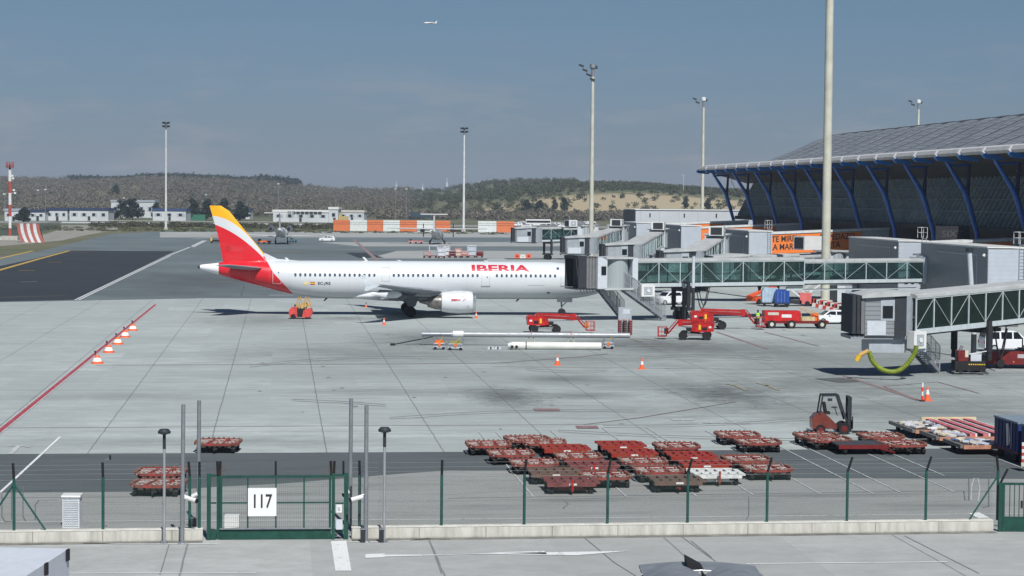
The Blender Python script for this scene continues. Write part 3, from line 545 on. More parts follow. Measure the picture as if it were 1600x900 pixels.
skin_obj('roundel', onskin([(.15*math.cos(a), .15*math.sin(a)) for a in [i*.5236 for i in range(12)]], [tuple(range(12))], xl(872.5), 5.2, .015), mat('navy_mark', (.03, .04, .12), .5))
skin_obj('vent', onskin([(.2*math.cos(a), .08*math.sin(a)) for a in [i*.5236 for i in range(12)]], [tuple(range(12))], xl(858), 2.55, .015), DGREY)
vs_, fs_ = text_mb('IBERIA', .3, 1.15, .01); en = [o for o in C.objects if o.name.startswith('engine')][0]
def onengine(vs, fs, x0, z0, m, nm):
    r = 1.23; vv_ = [(x0+a, -5.75-math.sqrt(max(.01, r*r-(z0+c-1.72)**2))-.012, z0+c) for a, c in vs]; MB().add(vv_, fs).build(nm, m, en)
onengine(vs_, fs_, 4.6, 2.02, LR, 'lettering'); onengine([(0, 0), (.12, .02), (.42, .26), (.40, .30)], [(0, 1, 2, 3)], 5.3, 1.92, LR, 'stripe_mark'); onengine([(0, .03), (.5, 0), (.5, .08), (.1, .1)], [(0, 1, 2, 3)], 4.95, 2.26, LK, 'stripe_mark'); onengine([(-.07, -.03), (.07, -.03), (.07, .03), (-.07, .03)], [(0, 1, 2, 3)], 5.9, 1.35, LK, 'label_plate')
for x, hh, zz_ in ((-4.7, .42, 5.88), (-13.1, .38, 5.82), (17.9, .5, 5.55), (8.5, .12, 5.9), (-1, .1, 5.9)): MB().prism([(x, zz_), (x+.3, zz_), (x-.1, zz_+hh), (x-.35, zz_+hh)], -.03, .03).build('antenna', W, plane)
for x in (12, 4.2, -9): MB().prism([(x, 1.85), (x+.3, 1.85), (x-.1, 1.5), (x-.25, 1.5)], -.03, .03).build('blade_antenna', DGREY, plane)
MB().tube((-17.6, -.1, 3.6), (-18.1, -.1, 2.0), .07, 8).build('tail_prop', SILV, plane)
# ================================================================== distant aircraft
t = thing('business_jet', 'white twin engined jet seen from behind on the far apron left of the striped panels', 'jet', A(440, 381), R(90)+R(3))   # local x = nose direction, away
MB().rings([[(x, r*math.cos(a), z+r*math.sin(a)) for a in [2*math.pi*i/20 for i in range(20)]] for x, r, z in ((-11, .15, 3.9), (-9, .7, 3.6), (-6, 1.25, 3.1), (4, 1.35, 2.9), (10, 1.2, 2.7), (13, .5, 2.4))]).build('fuselage', W, t, True)
for s in (-1, 1):
    b = MB(); foil(b, [(3, -2, s*1, 1.9, .4, 0), (-3, -5, s*11.5, 2.6, .12, 0)]); b.build('wing', W, t, True)
    MB().lathe([(-8.6, .55), (-5, .8), (-3.6, .72)], (0, s*2.35, 4.1), 'x', 20).build('engine', mat('engine_grey', (.4, .42, .44), .35, .4), t, True); MB().lathe([(-8.65, .5), (-8.4, .5)], (0, s*2.35, 4.1), 'x', 16).build('exhaust', BLK, t)
    MB().tube((0, s*1.6, .5), (0, s*1.5, 1.9), .12).lathe([(-.2, .45), (.2, .45)], (0, s*1.6, .45), 'y', 16).build('landing_gear', BLK, t)
    MB().bb(-7, -6, min(s*1.2, s*1.7), max(s*1.2, s*1.7), 3.9, 4.1).build('pylon', W, t)
b = MB(); b.prism([(-5, 4.2), (-9, 4.2), (-11.4, 8.3), (-9.3, 8.3)], -.12, .12); b.build('fin', W, t); MB().bb(-11.6, -9.6, -3.8, 3.8, 8.2, 8.36).build('tailplane', W, t)
t = thing('turboprop', 'white high winged propeller aeroplane in front of the orange and white panels', 'aeroplane', A(683, 381), R(90)+R(-2))
MB().rings([[(x, r*math.cos(a), z+r*math.sin(a)) for a in [2*math.pi*i/20 for i in range(20)]] for x, r, z in ((-12, .2, 3.7), (-8, .9, 3.1), (-4, 1.3, 2.5), (6, 1.35, 2.3), (10, 1.1, 2.2), (12, .4, 2.0))]).build('fuselage', mat('grey_white_body', (.45, .47, .48), .4), t, True)
b = MB(); foil(b, [(1.5, -1.5, -13.5, 4.2, .25, 0), (1.8, -1.6, 0, 4.0, .45, 0), (1.5, -1.5, 13.5, 4.2, .25, 0)]); b.build('wing', W, t, True)
for s in (-1, 1):
    MB().lathe([(-3, .2), (-1, .5), (3, .55), (4.2, .3)], (0, s*4.1, 3.6), 'x', 14).build('engine', DGREY, t, True); MB().box((4.3, s*4.1, 3.6), (.08, .25, 3.6)).box((4.3, s*4.1, 3.6), (.08, 3.6, .25)).build('propeller', BLK, t)
    MB().tube((0, s*1.9, .5), (0, s*1.3, 1.6), .15).lathe([(-.25, .5), (.25, .5)], (0, s*2.0, .5), 'y', 14).build('landing_gear', BLK, t)
MB().prism([(-7, 3.6), (-11.5, 3.8), (-12.2, 8.2), (-10.4, 8.2)], -.14, .14).build('fin', W, t); MB().bb(-12.4, -10.4, -3.6, 3.6, 8.05, 8.25).build('tailplane', W, t)
t = thing('flying_aeroplane', 'tiny white airliner flying high in the sky above the centre masts', 'airliner', Pt(672, 36, 2600), R(200))
MB().rings([[(x, r*math.cos(a), r*math.sin(a)) for a in [2*math.pi*i/10 for i in range(10)]] for x, r in ((-9, .3), (-5, 1.1), (5, 1.1), (8, .3))]).build('fuselage', W, t, True); MB().prism([(2, 1), (-3, 8.5), (-4.5, 8.5), (-2, 0), (-4.5, -8.5), (-3, -8.5), (2, -1)], -.2, .1, 'z').build('wing', W, t); MB().prism([(-6, .8), (-8.5, 3.2), (-9.5, 3.2), (-8.5, .4)], -.15, .15).build('fin', W, t)
# ================================================================== TERMINAL
T0 = Pt(1146, 342, 409); T0.z = 0; T0 -= V*3.9
term = thing('terminal_pier', 'long airport pier with wavy grey metal roof on slanted blue columns', 'terminal', T0, TH)
prof = [(-.6, 19.25), (3, 19.15), (8, 19.5), (13, 20.7), (18, 22.7), (22.5, 24.8), (26, 25.9), (29, 26.2), (33, 25.8), (42, 22.6)]
def roofm():
    g = NG('roof_metal'); x, y, z = g.sep(g.obj()); fy = g.m_('FRACT', g.m_('DIVIDE', g.m_('ADD', y, 900.0), 9.0)); fx = g.m_('FRACT', g.m_('DIVIDE', g.m_('ADD', x, 50.0), 1.25))
    c = g.mix(g.ramp(g.noise(g.obj(), .35, 5), .35, .65), (.31, .335, .355), (.22, .24, .255)); c = g.mix(g.ramp(fx, .78, .86, 0, .75), c, (.10, .11, .12))
    c = g.mix(g.ramp(g.m_('ABSOLUTE', g.m_('SUBTRACT', fy, .5)),   .44, .455), c, (.03, .034, .04)); c = g.mix(g.m_('MULTIPLY', g.ramp(g.m_('ABSOLUTE', g.m_('SUBTRACT', g.m_('FRACT', g.m_('MULTIPLY', fy, 4.0)), .5)), .36, .44), .8), c, (.07, .075, .08)); g.col(c); g.b.inputs['Roughness'].default_value = .45; g.b.inputs['Metallic'].default_value = .25; return g.m
rs = []
NB = 25; Y1 = 9.0
ysr = []
for k in range(NB):
    for q in (0, .06, .2, .4, .6, .8, .94): ysr.append((Y1-9*(k+q), .22*math.sin(math.pi*q)**.5 if q > 0 else 0))
ysr.append((Y1-9*NB, 0))
pr = [(prof[i][0]+(prof[i+1][0]-prof[i][0])*t, prof[i][1]+(prof[i+1][1]-prof[i][1])*t) for i in range(len(prof)-1) for t in (0, .5)]+[prof[-1]]
b = MB(); n = len(pr)
vs_ = [(x, y, z+h*min(1, max(0, (x+.6)/4))) for y, h in ysr for x, z in pr]; fs_ = [(j*n+i, j*n+i+1, (j+1)*n+i+1, (j+1)*n+i) for j in range(len(ysr)-1) for i in range(n-1)]
b.add(vs_, fs_); b.build('roof', roofm(), term, True, 50)
SOF = mat('soffit_shaded', (.06, .055, .05), .8, var=.3)  # bamboo soffit, its shade put into the dark colour
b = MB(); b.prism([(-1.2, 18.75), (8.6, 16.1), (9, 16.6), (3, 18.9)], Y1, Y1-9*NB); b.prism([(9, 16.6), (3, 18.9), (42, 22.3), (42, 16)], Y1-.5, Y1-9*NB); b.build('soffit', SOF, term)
sc = mat('eave_panel', (.50, .50, .50), .5, 0, .25, .8)
ep = None
for k in range(NB):
    y = Y1-9*k
    if ep is None:
        b = MB(); b.rings([[(x, yy, z) for x, z in ((-1.5, 18.62), (-1.9, 18.95), (-1.6, 19.42), (.6, 19.75), (2.6, 19.7), (2.4, 19.3), (0, 19.2))] for yy in (-.55, -8.8)]); ep = b.build('eave_panel', sc, term); o = ep
        b = MB(); b.prism([(-2.0, 18.5), (-1.6, 18.1), (.6, 17.9), (.9, 18.3), (-1.2, 19.0)], .28, -.3); kn = b.build('strut_end', mat('blue_lit', (.02, .20, .62), .4, 0, .1, coat=.3), term); o2 = kn
        b = MB(); b.prism([(25, 26.0), (30, 26.75), (31, 26.2)], .1, -2.4); kc = b.build('ridge_cap', DGREY, term); o3 = kc
    else:
        o = ep.copy(); C.objects.link(o); o2 = kn.copy(); C.objects.link(o2); o3 = kc.copy(); C.objects.link(o3)
    for q in (o, o2, o3): q.parent = term; q.location = (0, y, 0)
col = None
for i in range(13):
    y = -18*i
    if col is None:
        b = MB(); pts = [(0, 0, 17.4), (.75, 0, 16.3), (2.2, 0, 14.1), (2.75, 0, 12.6), (3.9, 0, 8.8), (4.2, 0, 6.0)]
        rr = (.22, .30, .36, .36, .33, .32)
        for (p, r0), (q, r1) in zip(zip(pts, rr), list(zip(pts, rr))[1:]): b.tube(p, q, r0, 10, r1)
        b.tube((0, 0, 17.4), (-.6, 0, 18.4), .3, 8, .2); b.tube((0, 0, 17.5), (2.6, 0, 17.6), .16, 8)
        col = b.build('column', BLUE, term, True); o = col
        st_ = MB().tube((2.7, 0, 17.6), (2.5, 0, 13.4), .2, 8, .3).tube((2.7, 0, 17.6), (3.2, 0, 18.2), .18, 8).build('strut', mat('deep_blue_paint', (.004, .012, .09), .45), term, True); o2 = st_
        rd = MB().tube((4.6, 6, 16.8), (6.8, 6, 12.4), .06, 6).build('tie_rod', mat('ochre_rod', (.30, .24, .12), .5), term); o3 = rd
    else:
        o = col.copy(); o2 = st_.copy(); o3 = rd.copy()
        for q in (o, o2, o3): C.objects.link(q)
    for q in (o, o2, o3): q.parent = term; q.location = (0, y, 0)
def facm():
    g = NG('facade_glass'); x, y, z = g.sep(g.obj()); fy = g.m_('FRACT', g.m_('DIVIDE', g.m_('ADD', y, 900.0), 1.8)); fz = g.m_('FRACT', g.m_('DIVIDE', z, .8))
    cb = g.n('ShaderNodeCombineXYZ'); g.put(cb.inputs[0], g.m_('FLOOR', g.m_('DIVIDE', g.m_('ADD', y, 900.0), 1.8))); g.put(cb.inputs[1], g.m_('FLOOR', g.m_('DIVIDE', z, .8)))
    wn = g.n('ShaderNodeTexWhiteNoise'); g.put(wn.inputs[0], cb.outputs[0])
    c = g.mix(g.ramp(wn.outputs[0], .55, .8), (.012, .020, .026), (.055, .08, .088)); c = g.mix(g.ramp(fz, .86, .92), c, (.04, .05, .055)); g.col(c); g.b.inputs['Roughness'].default_value = .15; return g.m
MB().add([(5.7, 1, 9.9), (5.7, -215, 9.9), (8.4, -215, 16.2), (8.4, 1, 16.2)], [(0, 1, 2, 3)]).add([(5.7, 1, 9.9), (8.4, 1, 16.2), (30, 1, 16.2), (30, 1, 9.9)], [(0, 1, 2, 3)]).build('facade', facm(), term)
b = MB()
for k in range(121):
    y = 1-1.8*k; b.beam((5.35, y+1.1, 9.6), (8.1, y-1.2, 16.2), .07, .5)
for z, x in ((11.5, 6.15), (13.1, 6.8), (14.7, 7.5)): b.bb(x-.15, x, -215, 1, z, z+.12)
b.build('louvres', mat('louvre_metal', (.17, .215, .23), .5, .3, .3), term)
MB().bb(4.6, 32, -216, 2, 8.9, 9.6).build('deck', mat('deck_dark', (.03, .034, .04), .8), term)
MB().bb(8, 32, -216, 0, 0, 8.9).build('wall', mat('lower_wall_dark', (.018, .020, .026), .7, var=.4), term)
vs_, fs_ = text_mb('SIXT', 1.15, 1.15, .03); P = Pt(1488, 366, 252)-T0; lx = P.dot(V); ly = P.dot(U)
sg = MB().add([(lx+a, ly, P.z+c) for a, c in vs_], fs_).build('lettering', mat('dim_letters', (.055, .06, .068), .7), term)
MB().bb(lx-2.1, lx+2.2, ly+.05, ly+.2, P.z-1.1, P.z+1.0).build('sign_board', mat('lower_wall_dark'), term)
# low pale hall beyond the pier
P = Pt(993, 350, 440); hall = thing('pale_hall', 'low pale grey metal hall standing behind the farthest boarding bridges', 'building', (P.x, 440, 0), TH)
HM = mat('hall_cladding', (.46, .49, .52), .5, 0, .06, .3)
MB().bb(0, 34, 0, 14, 0, 10.4).build('wall', HM, hall); MB().bb(-.2, 34.2, -.2, 14.2, 10.4, 10.55).build('roof_edge', W, hall); MB().bb(-.35, -.02, -.1, 14, 0, 10.3).build('dark_end_wall', DGREY, hall)
for k in range(8): MB().bb(4.2*k+1, 4.2*k+1.06, -.05, -.01, .5, 10.2).build('cladding_joint', GREY, hall)
for k in (3, 10.5, 17.5): MB().bb(k, k+.25, -.12, -.02, 8.9, 9.7).build('wall_lamp', DGREY, hall)
# ------------------------------------------------------------------ gate towers and fixed walkways
ORW = mat('orange_advert', (.78, .20, .035), .5, 0, .06, .3); SIDEM = mat('tower_side', (.17, .185, .20), .5, .15, .2, .8)
def panelm(name, c):
    if name in MATS: return MATS[name]
    g = NG(name); x, y, z = g.sep(g.obj()); a = g.m_('FRACT', g.m_('DIVIDE', z, .45)); cc = g.mix(g.ramp(g.noise(g.obj(), .9, 4), .3, .7), c, tuple(q*.88 for q in c)); cc = g.mix(g.ramp(a, .93, .97), cc, tuple(q*.72 for q in c)); g.col(cc); g.b.inputs['Roughness'].default_value = .45; MATS[name] = g.m; return g.m
PANEL = panelm('tower_cladding', (.44, .49, .55)); PANELS = panelm('tower_cladding_shaded', (.20, .22, .24))  # flank is the same cladding with its shade put into the colour
def tower(label, px, Y, Lw, label2, orange, wl=16, num=None, ladder=True, wid=3.5):
    P = Pt(px, 400, Y); P.z = 0
    t = thing('gate_tower', label, 'gate tower', P, TH, 'gate towers in a row along the pier')
    MB().bb(0.02, wid, 0, Lw, 2.2, 8.05).build('front_wall', PANEL, t); MB().bb(-.06, .02, -.03, Lw, 1.2, 8.15).build('side_wall', PANELS, t)
    MB().bb(-.12, wid+.1, -.1, Lw+.1, 8.15, 8.3).build('roof_edge', W, t)
    b = MB().bb(-.1, -.06, 3, 16, 7.3, 7.42).bb(-.1, -.06, 3, 3.2, 4, 7.3)
    b.build('side_trim', GREY, t); MB().bb(.3, wid-.3, 1, Lw-1, 0, 2.2).build('base', mat('tower_base', (.12, .13, .14), .7), t)
    MB().box((.8, .5, 7.7), (.4, .9, .35)).build('flood_lamp', W, t); MB().tube((-.3, .6, 7.3), (-.12, .6, 7.5), .16, 8).build('dome_lamp', W, t)
    if ladder:
        b = MB().tube((wid-.7, -.12, 2.5), (wid-.7, -.12, 8.8), .035, 6).tube((wid-.2, -.12, 2.5), (wid-.2, -.12, 8.8), .035, 6)
        for k in range(18): b.tube((wid-.7, -.12, 2.7+.34*k), (wid-.2, -.12, 2.7+.34*k), .022, 5)
        b.build('ladder', GREY, t)
        b = MB()
        for x, y in ((wid-.8, -.1), (wid-.1, -.1), (wid-.8, 1.4), (wid-.1, 1.4)): b.tube((x, y, 8.6), (x, y, 9.8), .03, 5)
        for x, y, x2, y2 in ((wid-.8, -.1, wid-.8, 1.4), (wid-.1, -.1, wid-.1, 1.4), (wid-.8, 1.4, wid-.1, 1.4)): b.tube((x, y, 9.8), (x2, y2, 9.8), .03, 5).tube((x, y, 9.2), (x2, y2, 9.2), .025, 5)
        b.build('guard_rail', W, t)
    if num:
        vs_, fs_ = text_mb(num, 1.25, 1.15, .03); MB().add([(a+1.75, -.03, c+3.55) for a, c in vs_], fs_).build('lettering', LK, t)
    k = thing('walkway', label2, 'walkway', P+V*(wid+.12)+U*(Lw*.25), TH, 'covered walkways from the gate towers to the pier')
    z0, z1 = 8.0, 8.75
    def sl_(x0, x1, y0, y1, a, c_, nm, m):
        f = lambda x: z0+(z1-z0)*x/wl; vs = [(x0, y0, f(x0)+a), (x1, y0, f(x1)+a), (x1, y1, f(x1)+a), (x0, y1, f(x0)+a), (x0, y0, f(x0)+c_), (x1, y0, f(x1)+c_), (x1, y1, f(x1)+c_), (x0, y1, f(x0)+c_)]
        return MB().add(vs, [(0, 1, 2, 3), (4, 5, 6, 7), (0, 1, 5, 4), (2, 3, 7, 6), (0, 3, 7, 4), (1, 2, 6, 5)]).build(nm, m, k)
    sl_(0, wl+3, 0, 3, -3.5, -.35, 'wall', mat('walkway_wall', (.40, .43, .45), .5)); sl_(-.1, wl+3.1, -.15, 3.15, -.35, -.05, 'roof', mat('walkway_roof', (.62, .64, .64), .5))
    o = sl_(.0, orange, -.06, 0, -3.3, -.5, 'advert_panel', ORW)
    return t, k, (z0, z1, wl)
tower('grey gate tower farthest away at the head of the row', 994, 392, 14, 'farthest covered walkway with orange advert strip below the pier', 14, ladder=False)
tower('second farthest grey gate tower with thin ladder', 1064, 356, 15, 'second farthest covered walkway, orange wall ending in white slope', 14, ladder=False)
t3, k3, (z0, z1, wl) = tower('middle grey gate tower left of the big orange advert', 1170, 303, 18, 'walkway wall with big orange advert in black capital letters', 14.8)
tower('grey gate tower behind the long glass bridge, number 304 on its front', 1404, 240, 21, 'covered walkway between the two nearest gate towers and the blue columns', 12, num='304')
tower('nearest grey gate tower at the right edge with tall ladder', 1544, 210, 22, 'nearest covered walkway with orange panel at the right frame edge', 12, wid=4.0)
for row, (txt, xx, zz) in enumerate((('TE MIREN', 3.1, -1.15), ('EL PEDAZO', 11.0, -1.15), ('LA MAR', 2.4, -2.35), ('DE MALETA', 8.7, -2.35))):
    vs_, fs_ = text_mb(txt, 1.25, .84, .028); sl2 = (z1-z0)/wl
    MB().add([(xx+a, -.075, z0+zz+c+(xx+a)*sl2) for a, c in vs_], fs_).build('advert_lettering', LK, k3)
# ================================================================== BOARDING BRIDGES
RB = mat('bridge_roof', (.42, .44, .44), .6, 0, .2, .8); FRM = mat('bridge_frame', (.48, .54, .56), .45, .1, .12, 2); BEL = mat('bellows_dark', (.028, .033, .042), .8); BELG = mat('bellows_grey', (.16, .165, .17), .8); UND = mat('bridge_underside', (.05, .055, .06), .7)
def corr(name, c, per, axis=0, amt=.6):
    if name in MATS: return MATS[name]
    g = NG(name); q = g.sep(g.obj()); a = g.m_('FRACT', g.m_('DIVIDE', g.m_('ADD', q[axis], 500.0), per)); g.col(g.mix(g.ramp(a, .7, .9), c, tuple(x*amt for x in c))); g.b.inputs['Roughness'].default_value = .5; MATS[name] = g.m; return g.m
SLAT = corr('slat_curtain', (.34, .39, .40), .14); LOUV = corr('louvre_panel', (.24, .26, .28), .32, 2, .5)
def bridge(label, p0, p1, zf0, zf1, split=.55, cab='side', col=.2, rot=True, ac='cab', stairs=True, pitch=2.35, hgt=2.6, cabw=1.0, acw=1.9):
    p0 = Vector((p0[0], p0[1], 0)); p1 = Vector((p1[0], p1[1], 0)); d = p1-p0; Lb = d.length; ang = math.atan2(d.y, d.x)
    t = thing('boarding_bridge', label, 'boarding bridge', p0, ang, 'passenger boarding bridges at the gates')
    f = lambda x: zf0+(zf1-zf0)*x/Lb
    def slope(b, x0, x1, y0, y1, a, c_):
        vs = [(x, y, f(x)+h) for h in (a, c_) for y in (y0, y1) for x in (x0, x1)]
        b.add(vs, [(0, 2, 3, 1), (4, 5, 7, 6), (0, 1, 5, 4), (2, 6, 7, 3), (0, 4, 6, 2), (1, 3, 7, 5)]); return b
    xs_ = Lb*split
    for (x0, x1, w2, h0, h1) in ((0, xs_, 1.5, 0, hgt), (xs_, Lb, 1.3, .12, hgt-.22)):
        tn = slope(slope(MB(), x0, x1, -w2-.1, w2+.1, h1-.22, h1), x0, x1, -w2+.1, w2-.1, h1, h1+.08).build('tunnel_roof', RB, t)
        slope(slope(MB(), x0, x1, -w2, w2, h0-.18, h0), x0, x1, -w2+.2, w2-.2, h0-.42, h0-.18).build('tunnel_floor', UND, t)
        b = MB(); n = max(2, int((x1-x0)/pitch)); pw = (x1-x0)/n
        for s in (-1, 1):
            slope(b, x0, x1, s*w2-.06, s*w2+.06, h0-.28, h0+.1) if s < 0 else slope(b, x0, x1, s*w2-.06, s*w2+.06, h0-.28, h0+.1)
            slope(b, x0, x1, s*w2-.06, s*w2+.06, h1-.32, h1-.2)
            for i in range(n+1):
                x = x0+pw*i; b.bb(x-.045, x+.045, s*w2-.05, s*w2+.05, f(x)+h0, f(x)+h1-.2)
                if i < n and i % 2 == (0 if s < 0 else 1): b.beam((x, s*(w2+.02), f(x)+h0+.1), (x+pw, s*(w2+.02), f(x+pw)+h1-.3), .022, .028)
                elif i < n: b.beam((x, s*(w2+.02), f(x)+h1-.3), (x+pw, s*(w2+.02), f(x+pw)+h0+.1), .022, .028)
            slope(b, x0, x1, s*(w2-.25)-.03, s*(w2-.25)+.03, h0+.95, h0+1.02)
        b.build('tunnel_frame', FRM, t)
        for s in (-1, 1): slope(MB(), x0+.03, x1-.03, s*(w2-.02)-.01, s*(w2-.02)+.01, h0+.1, h1-.3).build('side_glass', TEAL, t)
        slope(MB(), x0, x1, -w2+.3, w2-.3, h0, h0+.03).build('carpet', mat('bridge_carpet', (.10, .12, .14), .9), t)
    slope(slope(slope(MB(), xs_, Lb, -.9, -.8, -.95, -.85), xs_, Lb, .8, .9, -.95, -.85), xs_-2, xs_, -1.2, -1.0, -.9, -.45).build('cable_carrier', FRM, t)
    # cab
    if cab == 'curtain':
        z = zf0
        MB().bb(-.65, 0, -1.7, 1.7, z-.45, z+hgt+.2).build('cab_post', LG, t)
        b = MB(); rr = [(-.65-1.45+1.55*math.cos(a), -1.75*math.sin(a)*1.0, ) for a in [R(180*i/16) for i in range(17)]]
        b.prism([(x, y) for x, y in rr]+[(-3.6, 1.6), (-.65, 1.6)], z-.35, z+hgt+.1, 'z').build('slat_curtain', SLAT, t)
        MB().bb(-3.75, -.6, -1.9, 1.8, z+hgt+.1, z+hgt+.3).build('cab_roof', RB, t); MB().bb(-3.9, -.6, -1.9, 1.8, z-.55, z-.35).build('cab_deck', RB, t)
        cb = MB().prism([(-3.65, z-.4), (-4.75, z-.4), (-4.75, z+hgt+.15), (-4.3, z+hgt+.3), (-3.65, z+hgt+.0)], -1.9, 1.8).build('cab', LG, t)
        MB().bb(-4.35, -3.8, -1.96, -1.9, z+1.05, z+1.95).build('cab_window', DGLASS, cb)
        for k, (a0, a1) in enumerate(((-4.75, -5.0), (-5.05, -5.35), (-5.4, -5.7), (-5.75, -6.0))): MB().bb(a1, a0, -1.85, -1.65, z-.35, z+hgt+.35).bb(a1, a0, 1.6, 1.8, z-.35, z+hgt+.35).bb(a1, a0, -1.85, 1.8, z+hgt+.2, z+hgt+.38).build('bellows', BELG, t)
        MB().bb(-6.9, -6.0, -1.78, -1.6, z-.3, z+hgt+.25).bb(-6.9, -6.0, 1.6, 1.8, z-.3, z+hgt+.25).bb(-7.0, -6.0, -1.8, 1.8, z+hgt+.1, z+hgt+.45).build('canopy', BEL, t)
        MB().bb(-6.95, -4.9, -1.7, 1.7, z-.5, z-.35).build('canopy_floor', UND, t)
        b = MB()
        for k in range(9): b.tube((-6.6+.35*k, -1.6, z-.5), (-6.5+.35*k, -1.6, z-.75+.1*(k % 2)), .04, 5)
        b.build('hanging_cables', BLK, t)
    else:
        z = zf0; q = cabw; K = lambda: MB().at((-.1, 0, 0), rz=-ang+R(4))
        K().tube((0, 0, z-.36), (0, 0, z+hgt-.02), 1.78 if q >= 1 else 1.1, 24).build('pivot_drum', mat('pivot_grey', (.26, .29, .32), .5), t, True)
        cb = K().bb(-4.0*q, -.35, -1.75, 1.75, z-.35, z+hgt-.05).build('cab', LOUV if q < 1 else mat('cab_grey', (.30, .33, .36), .5), t)
        K().prism([(-4.4*q, z+hgt-.2), (-4.4*q, z+hgt), (-2, z+hgt+.32), (.2, z+hgt+.25), (.2, z+hgt)], -2.0, 2.0).build('cab_roof', RB, t)
        K().bb(-3.8*q, -1.5, -1.80, -1.75, z-.3, z+.75).build('lower_panel', LG, cb)
        K().bb(-1.75, -1.0, -1.82, -1.75, z+.95, z+1.85).build('cab_window', DGLASS, cb); K().bb(-1.9, -.85, -1.79, -1.75, z+.76, z+hgt-.3).build('cab_door', GREY, cb)
        K().bb(-.85, .0, -1.85, 1.85, z-.35, z+hgt).build('dark_panel', BEL, t)
        for k in range(3): K().bb(-4.0*q-.3-.32*k, -4.0*q-.04-.32*k, -1.8, 1.8, z-.2, z+hgt-.1+.06*k).build('bellows', BEL if k else BELG, t)
        K().bb(-4.0*q-1.0, .3, -1.6, 1.6, z-.6, z-.36).build('cab_deck', mat('deck_grey', (.25, .27, .29), .6), t)
        if q < 1:
            K().bb(-2.6, -.6, -1.3, 1.0, z-1.6, z-.62).prism([(-.6, z-.62), (.4, z-.62), (.1, z-1.6), (-.6, z-1.6)], -1.3, .8).build('service_box', GREY, t)
            K().bb(.45, 1.6, -1.5, .6, z-1.5, z-.62).build('service_panel', LG, t)
    x = Lb*col
    b = MB()
    for s in (-1, 1): b.tube((x, s*1.75, 1.0), (x, s*1.75, f(x)+.2), .2, 12).tube((x, s*1.75, 1.6), (x, s*1.75, f(x)-.2), .26, 12)
    b.bb(x-.15, x+.15, -1.9, 1.9, 1.0, 1.3).bb(x-.25, x+.25, -1.9, 1.9, f(x)-.75, f(x)-.45); dr = b.build('drive_column', mat('column_dark', (.02, .022, .026), .6), t)
    for s in (-1, 1):
        MB().lathe([(-.22, .3), (-.24, .48), (-.18, .52), (.18, .52), (.24, .48), (.22, .3)], (x, s*.75, .52), 'y', 20).build('wheel', BLK, dr, True); MB().box((x, s*.75, 1.15), (1.5, .5, .35)).build('wheel_fork', DGREY, dr)
    if stairs:
        lp = [(x+1.2+1.4*q, -1.2, f(x)-.5-2.2*math.sin(math.pi*q)) for q in [i/12 for i in range(13)]]; MB().path(lp, .06, 6).path([(a+.5, b_+.5, c_+.3) for a, b_, c_ in lp], .05, 6).build('cable_loop', BLK, t)
        MB().bb(x+1.0, x+2.6, -.6, .6, f(x)-.75, f(x)-.45).build('junction_box', DGREY, t)
    if ac:
        ax = {'cab': (-.9 if cabw < 1 else .2, .4 if cabw < 1 else 1.75, -1.85, zf0-1.25, 1.25), 'roof': (Lb-acw-.6, Lb-.6, -1.2, f(Lb)+hgt+.1+(.35 if acw > 3 else 0), 1.35+(.4 if acw > 3 else 0))}[ac]
        a = MB().bb(ax[0], ax[1], ax[2]-.35, ax[2]+(.35 if ac == 'cab' else 1.8), ax[3], ax[3]+ax[4]).build('air_conditioner', W, t)
        if acw < 3: MB().bb(ax[0]+.3, ax[1]-.3, ax[2]-.4, ax[2]-.36, ax[3]+.22, ax[3]+ax[4]-.22).build('fan_grille', GREY, a); MB().lathe([(-.04, .18), (0, .18)], ((ax[0]+ax[1])/2, ax[2]-.42, ax[3]+ax[4]/2), 'y', 16).build('fan_hub', W, a)
        if ac == 'roof': MB().bb(ax[0]-.06, ax[0]-.01, ax[2]-.15, ax[2]+1.5, ax[3]+.15, ax[3]+ax[4]-.15).build('dark_vent', DGREY, a)
    if rot:
        MB().tube((Lb+1.5, 0, zf1-.4), (Lb+1.5, 0, zf1+hgt+.15), 1.75, 28).build('rotunda', corr('rotunda_grey', (.36, .40, .42), .6), t, True)
        MB().bb(Lb-.5, Lb+1.2, -1.5, 1.5, zf1-.3, zf1+hgt).build('rotunda_collar', LG, t); MB().bb(Lb+.2, Lb+3.4, -1.9, 1.9, zf1+hgt+.15, zf1+hgt+.35).build('rotunda_roof', RB, t)
        MB().tube((Lb+1.5, 0, 0), (Lb+1.5, 0, zf1-.4), .55, 16).build('rotunda_column', GREY, t)
        MB().bb(Lb+3.1, Lb+4.4, -1.4, 1.4, zf1-.2, zf1+hgt).build('link_box', LG, t)
    if stairs:
        for (a0, a1, yy) in stairs:
            P = Vector((a0, yy, zf0-.5)); Q = Vector((a1, yy, .15)); b = MB(); wv = Vector((0, .55, 0))
            for s in (-1, 1): b.beam(P+wv*s, Q+wv*s, .06, .26)
            n = 16
            for i in range(n): c_ = P+(Q-P)*(i+.5)/n; b.box(c_, (.28, 1.1, .04))
            sr = b.build('stair', STEEL, t)
            b = MB()
            for s in (-1, 1):
                b.beam(P+wv*s+ZZ*1.9, Q+wv*s+ZZ*1.9, .04, .05); b.beam(P+wv*s+ZZ*.8, Q+wv*s+ZZ*.8, .03, .03)
                for i in range(8): c_ = P+(Q-P)*i/7+wv*s; b.tube(c_, c_+ZZ*1.9, .03, 5)
            b.build('stair_rail', GREY, sr)
            vs = []; g_ = MB()
            for s in (-1, 1): g_.add([tuple(P+wv*s*.96+ZZ*.1), tuple(Q+wv*s*.96+ZZ*.1), tuple(Q+wv*s*.96+ZZ*1.85), tuple(P+wv*s*.96+ZZ*1.85)], [(0, 1, 2, 3)])
            g_.build('mesh_guard', MESH, sr)
    return t
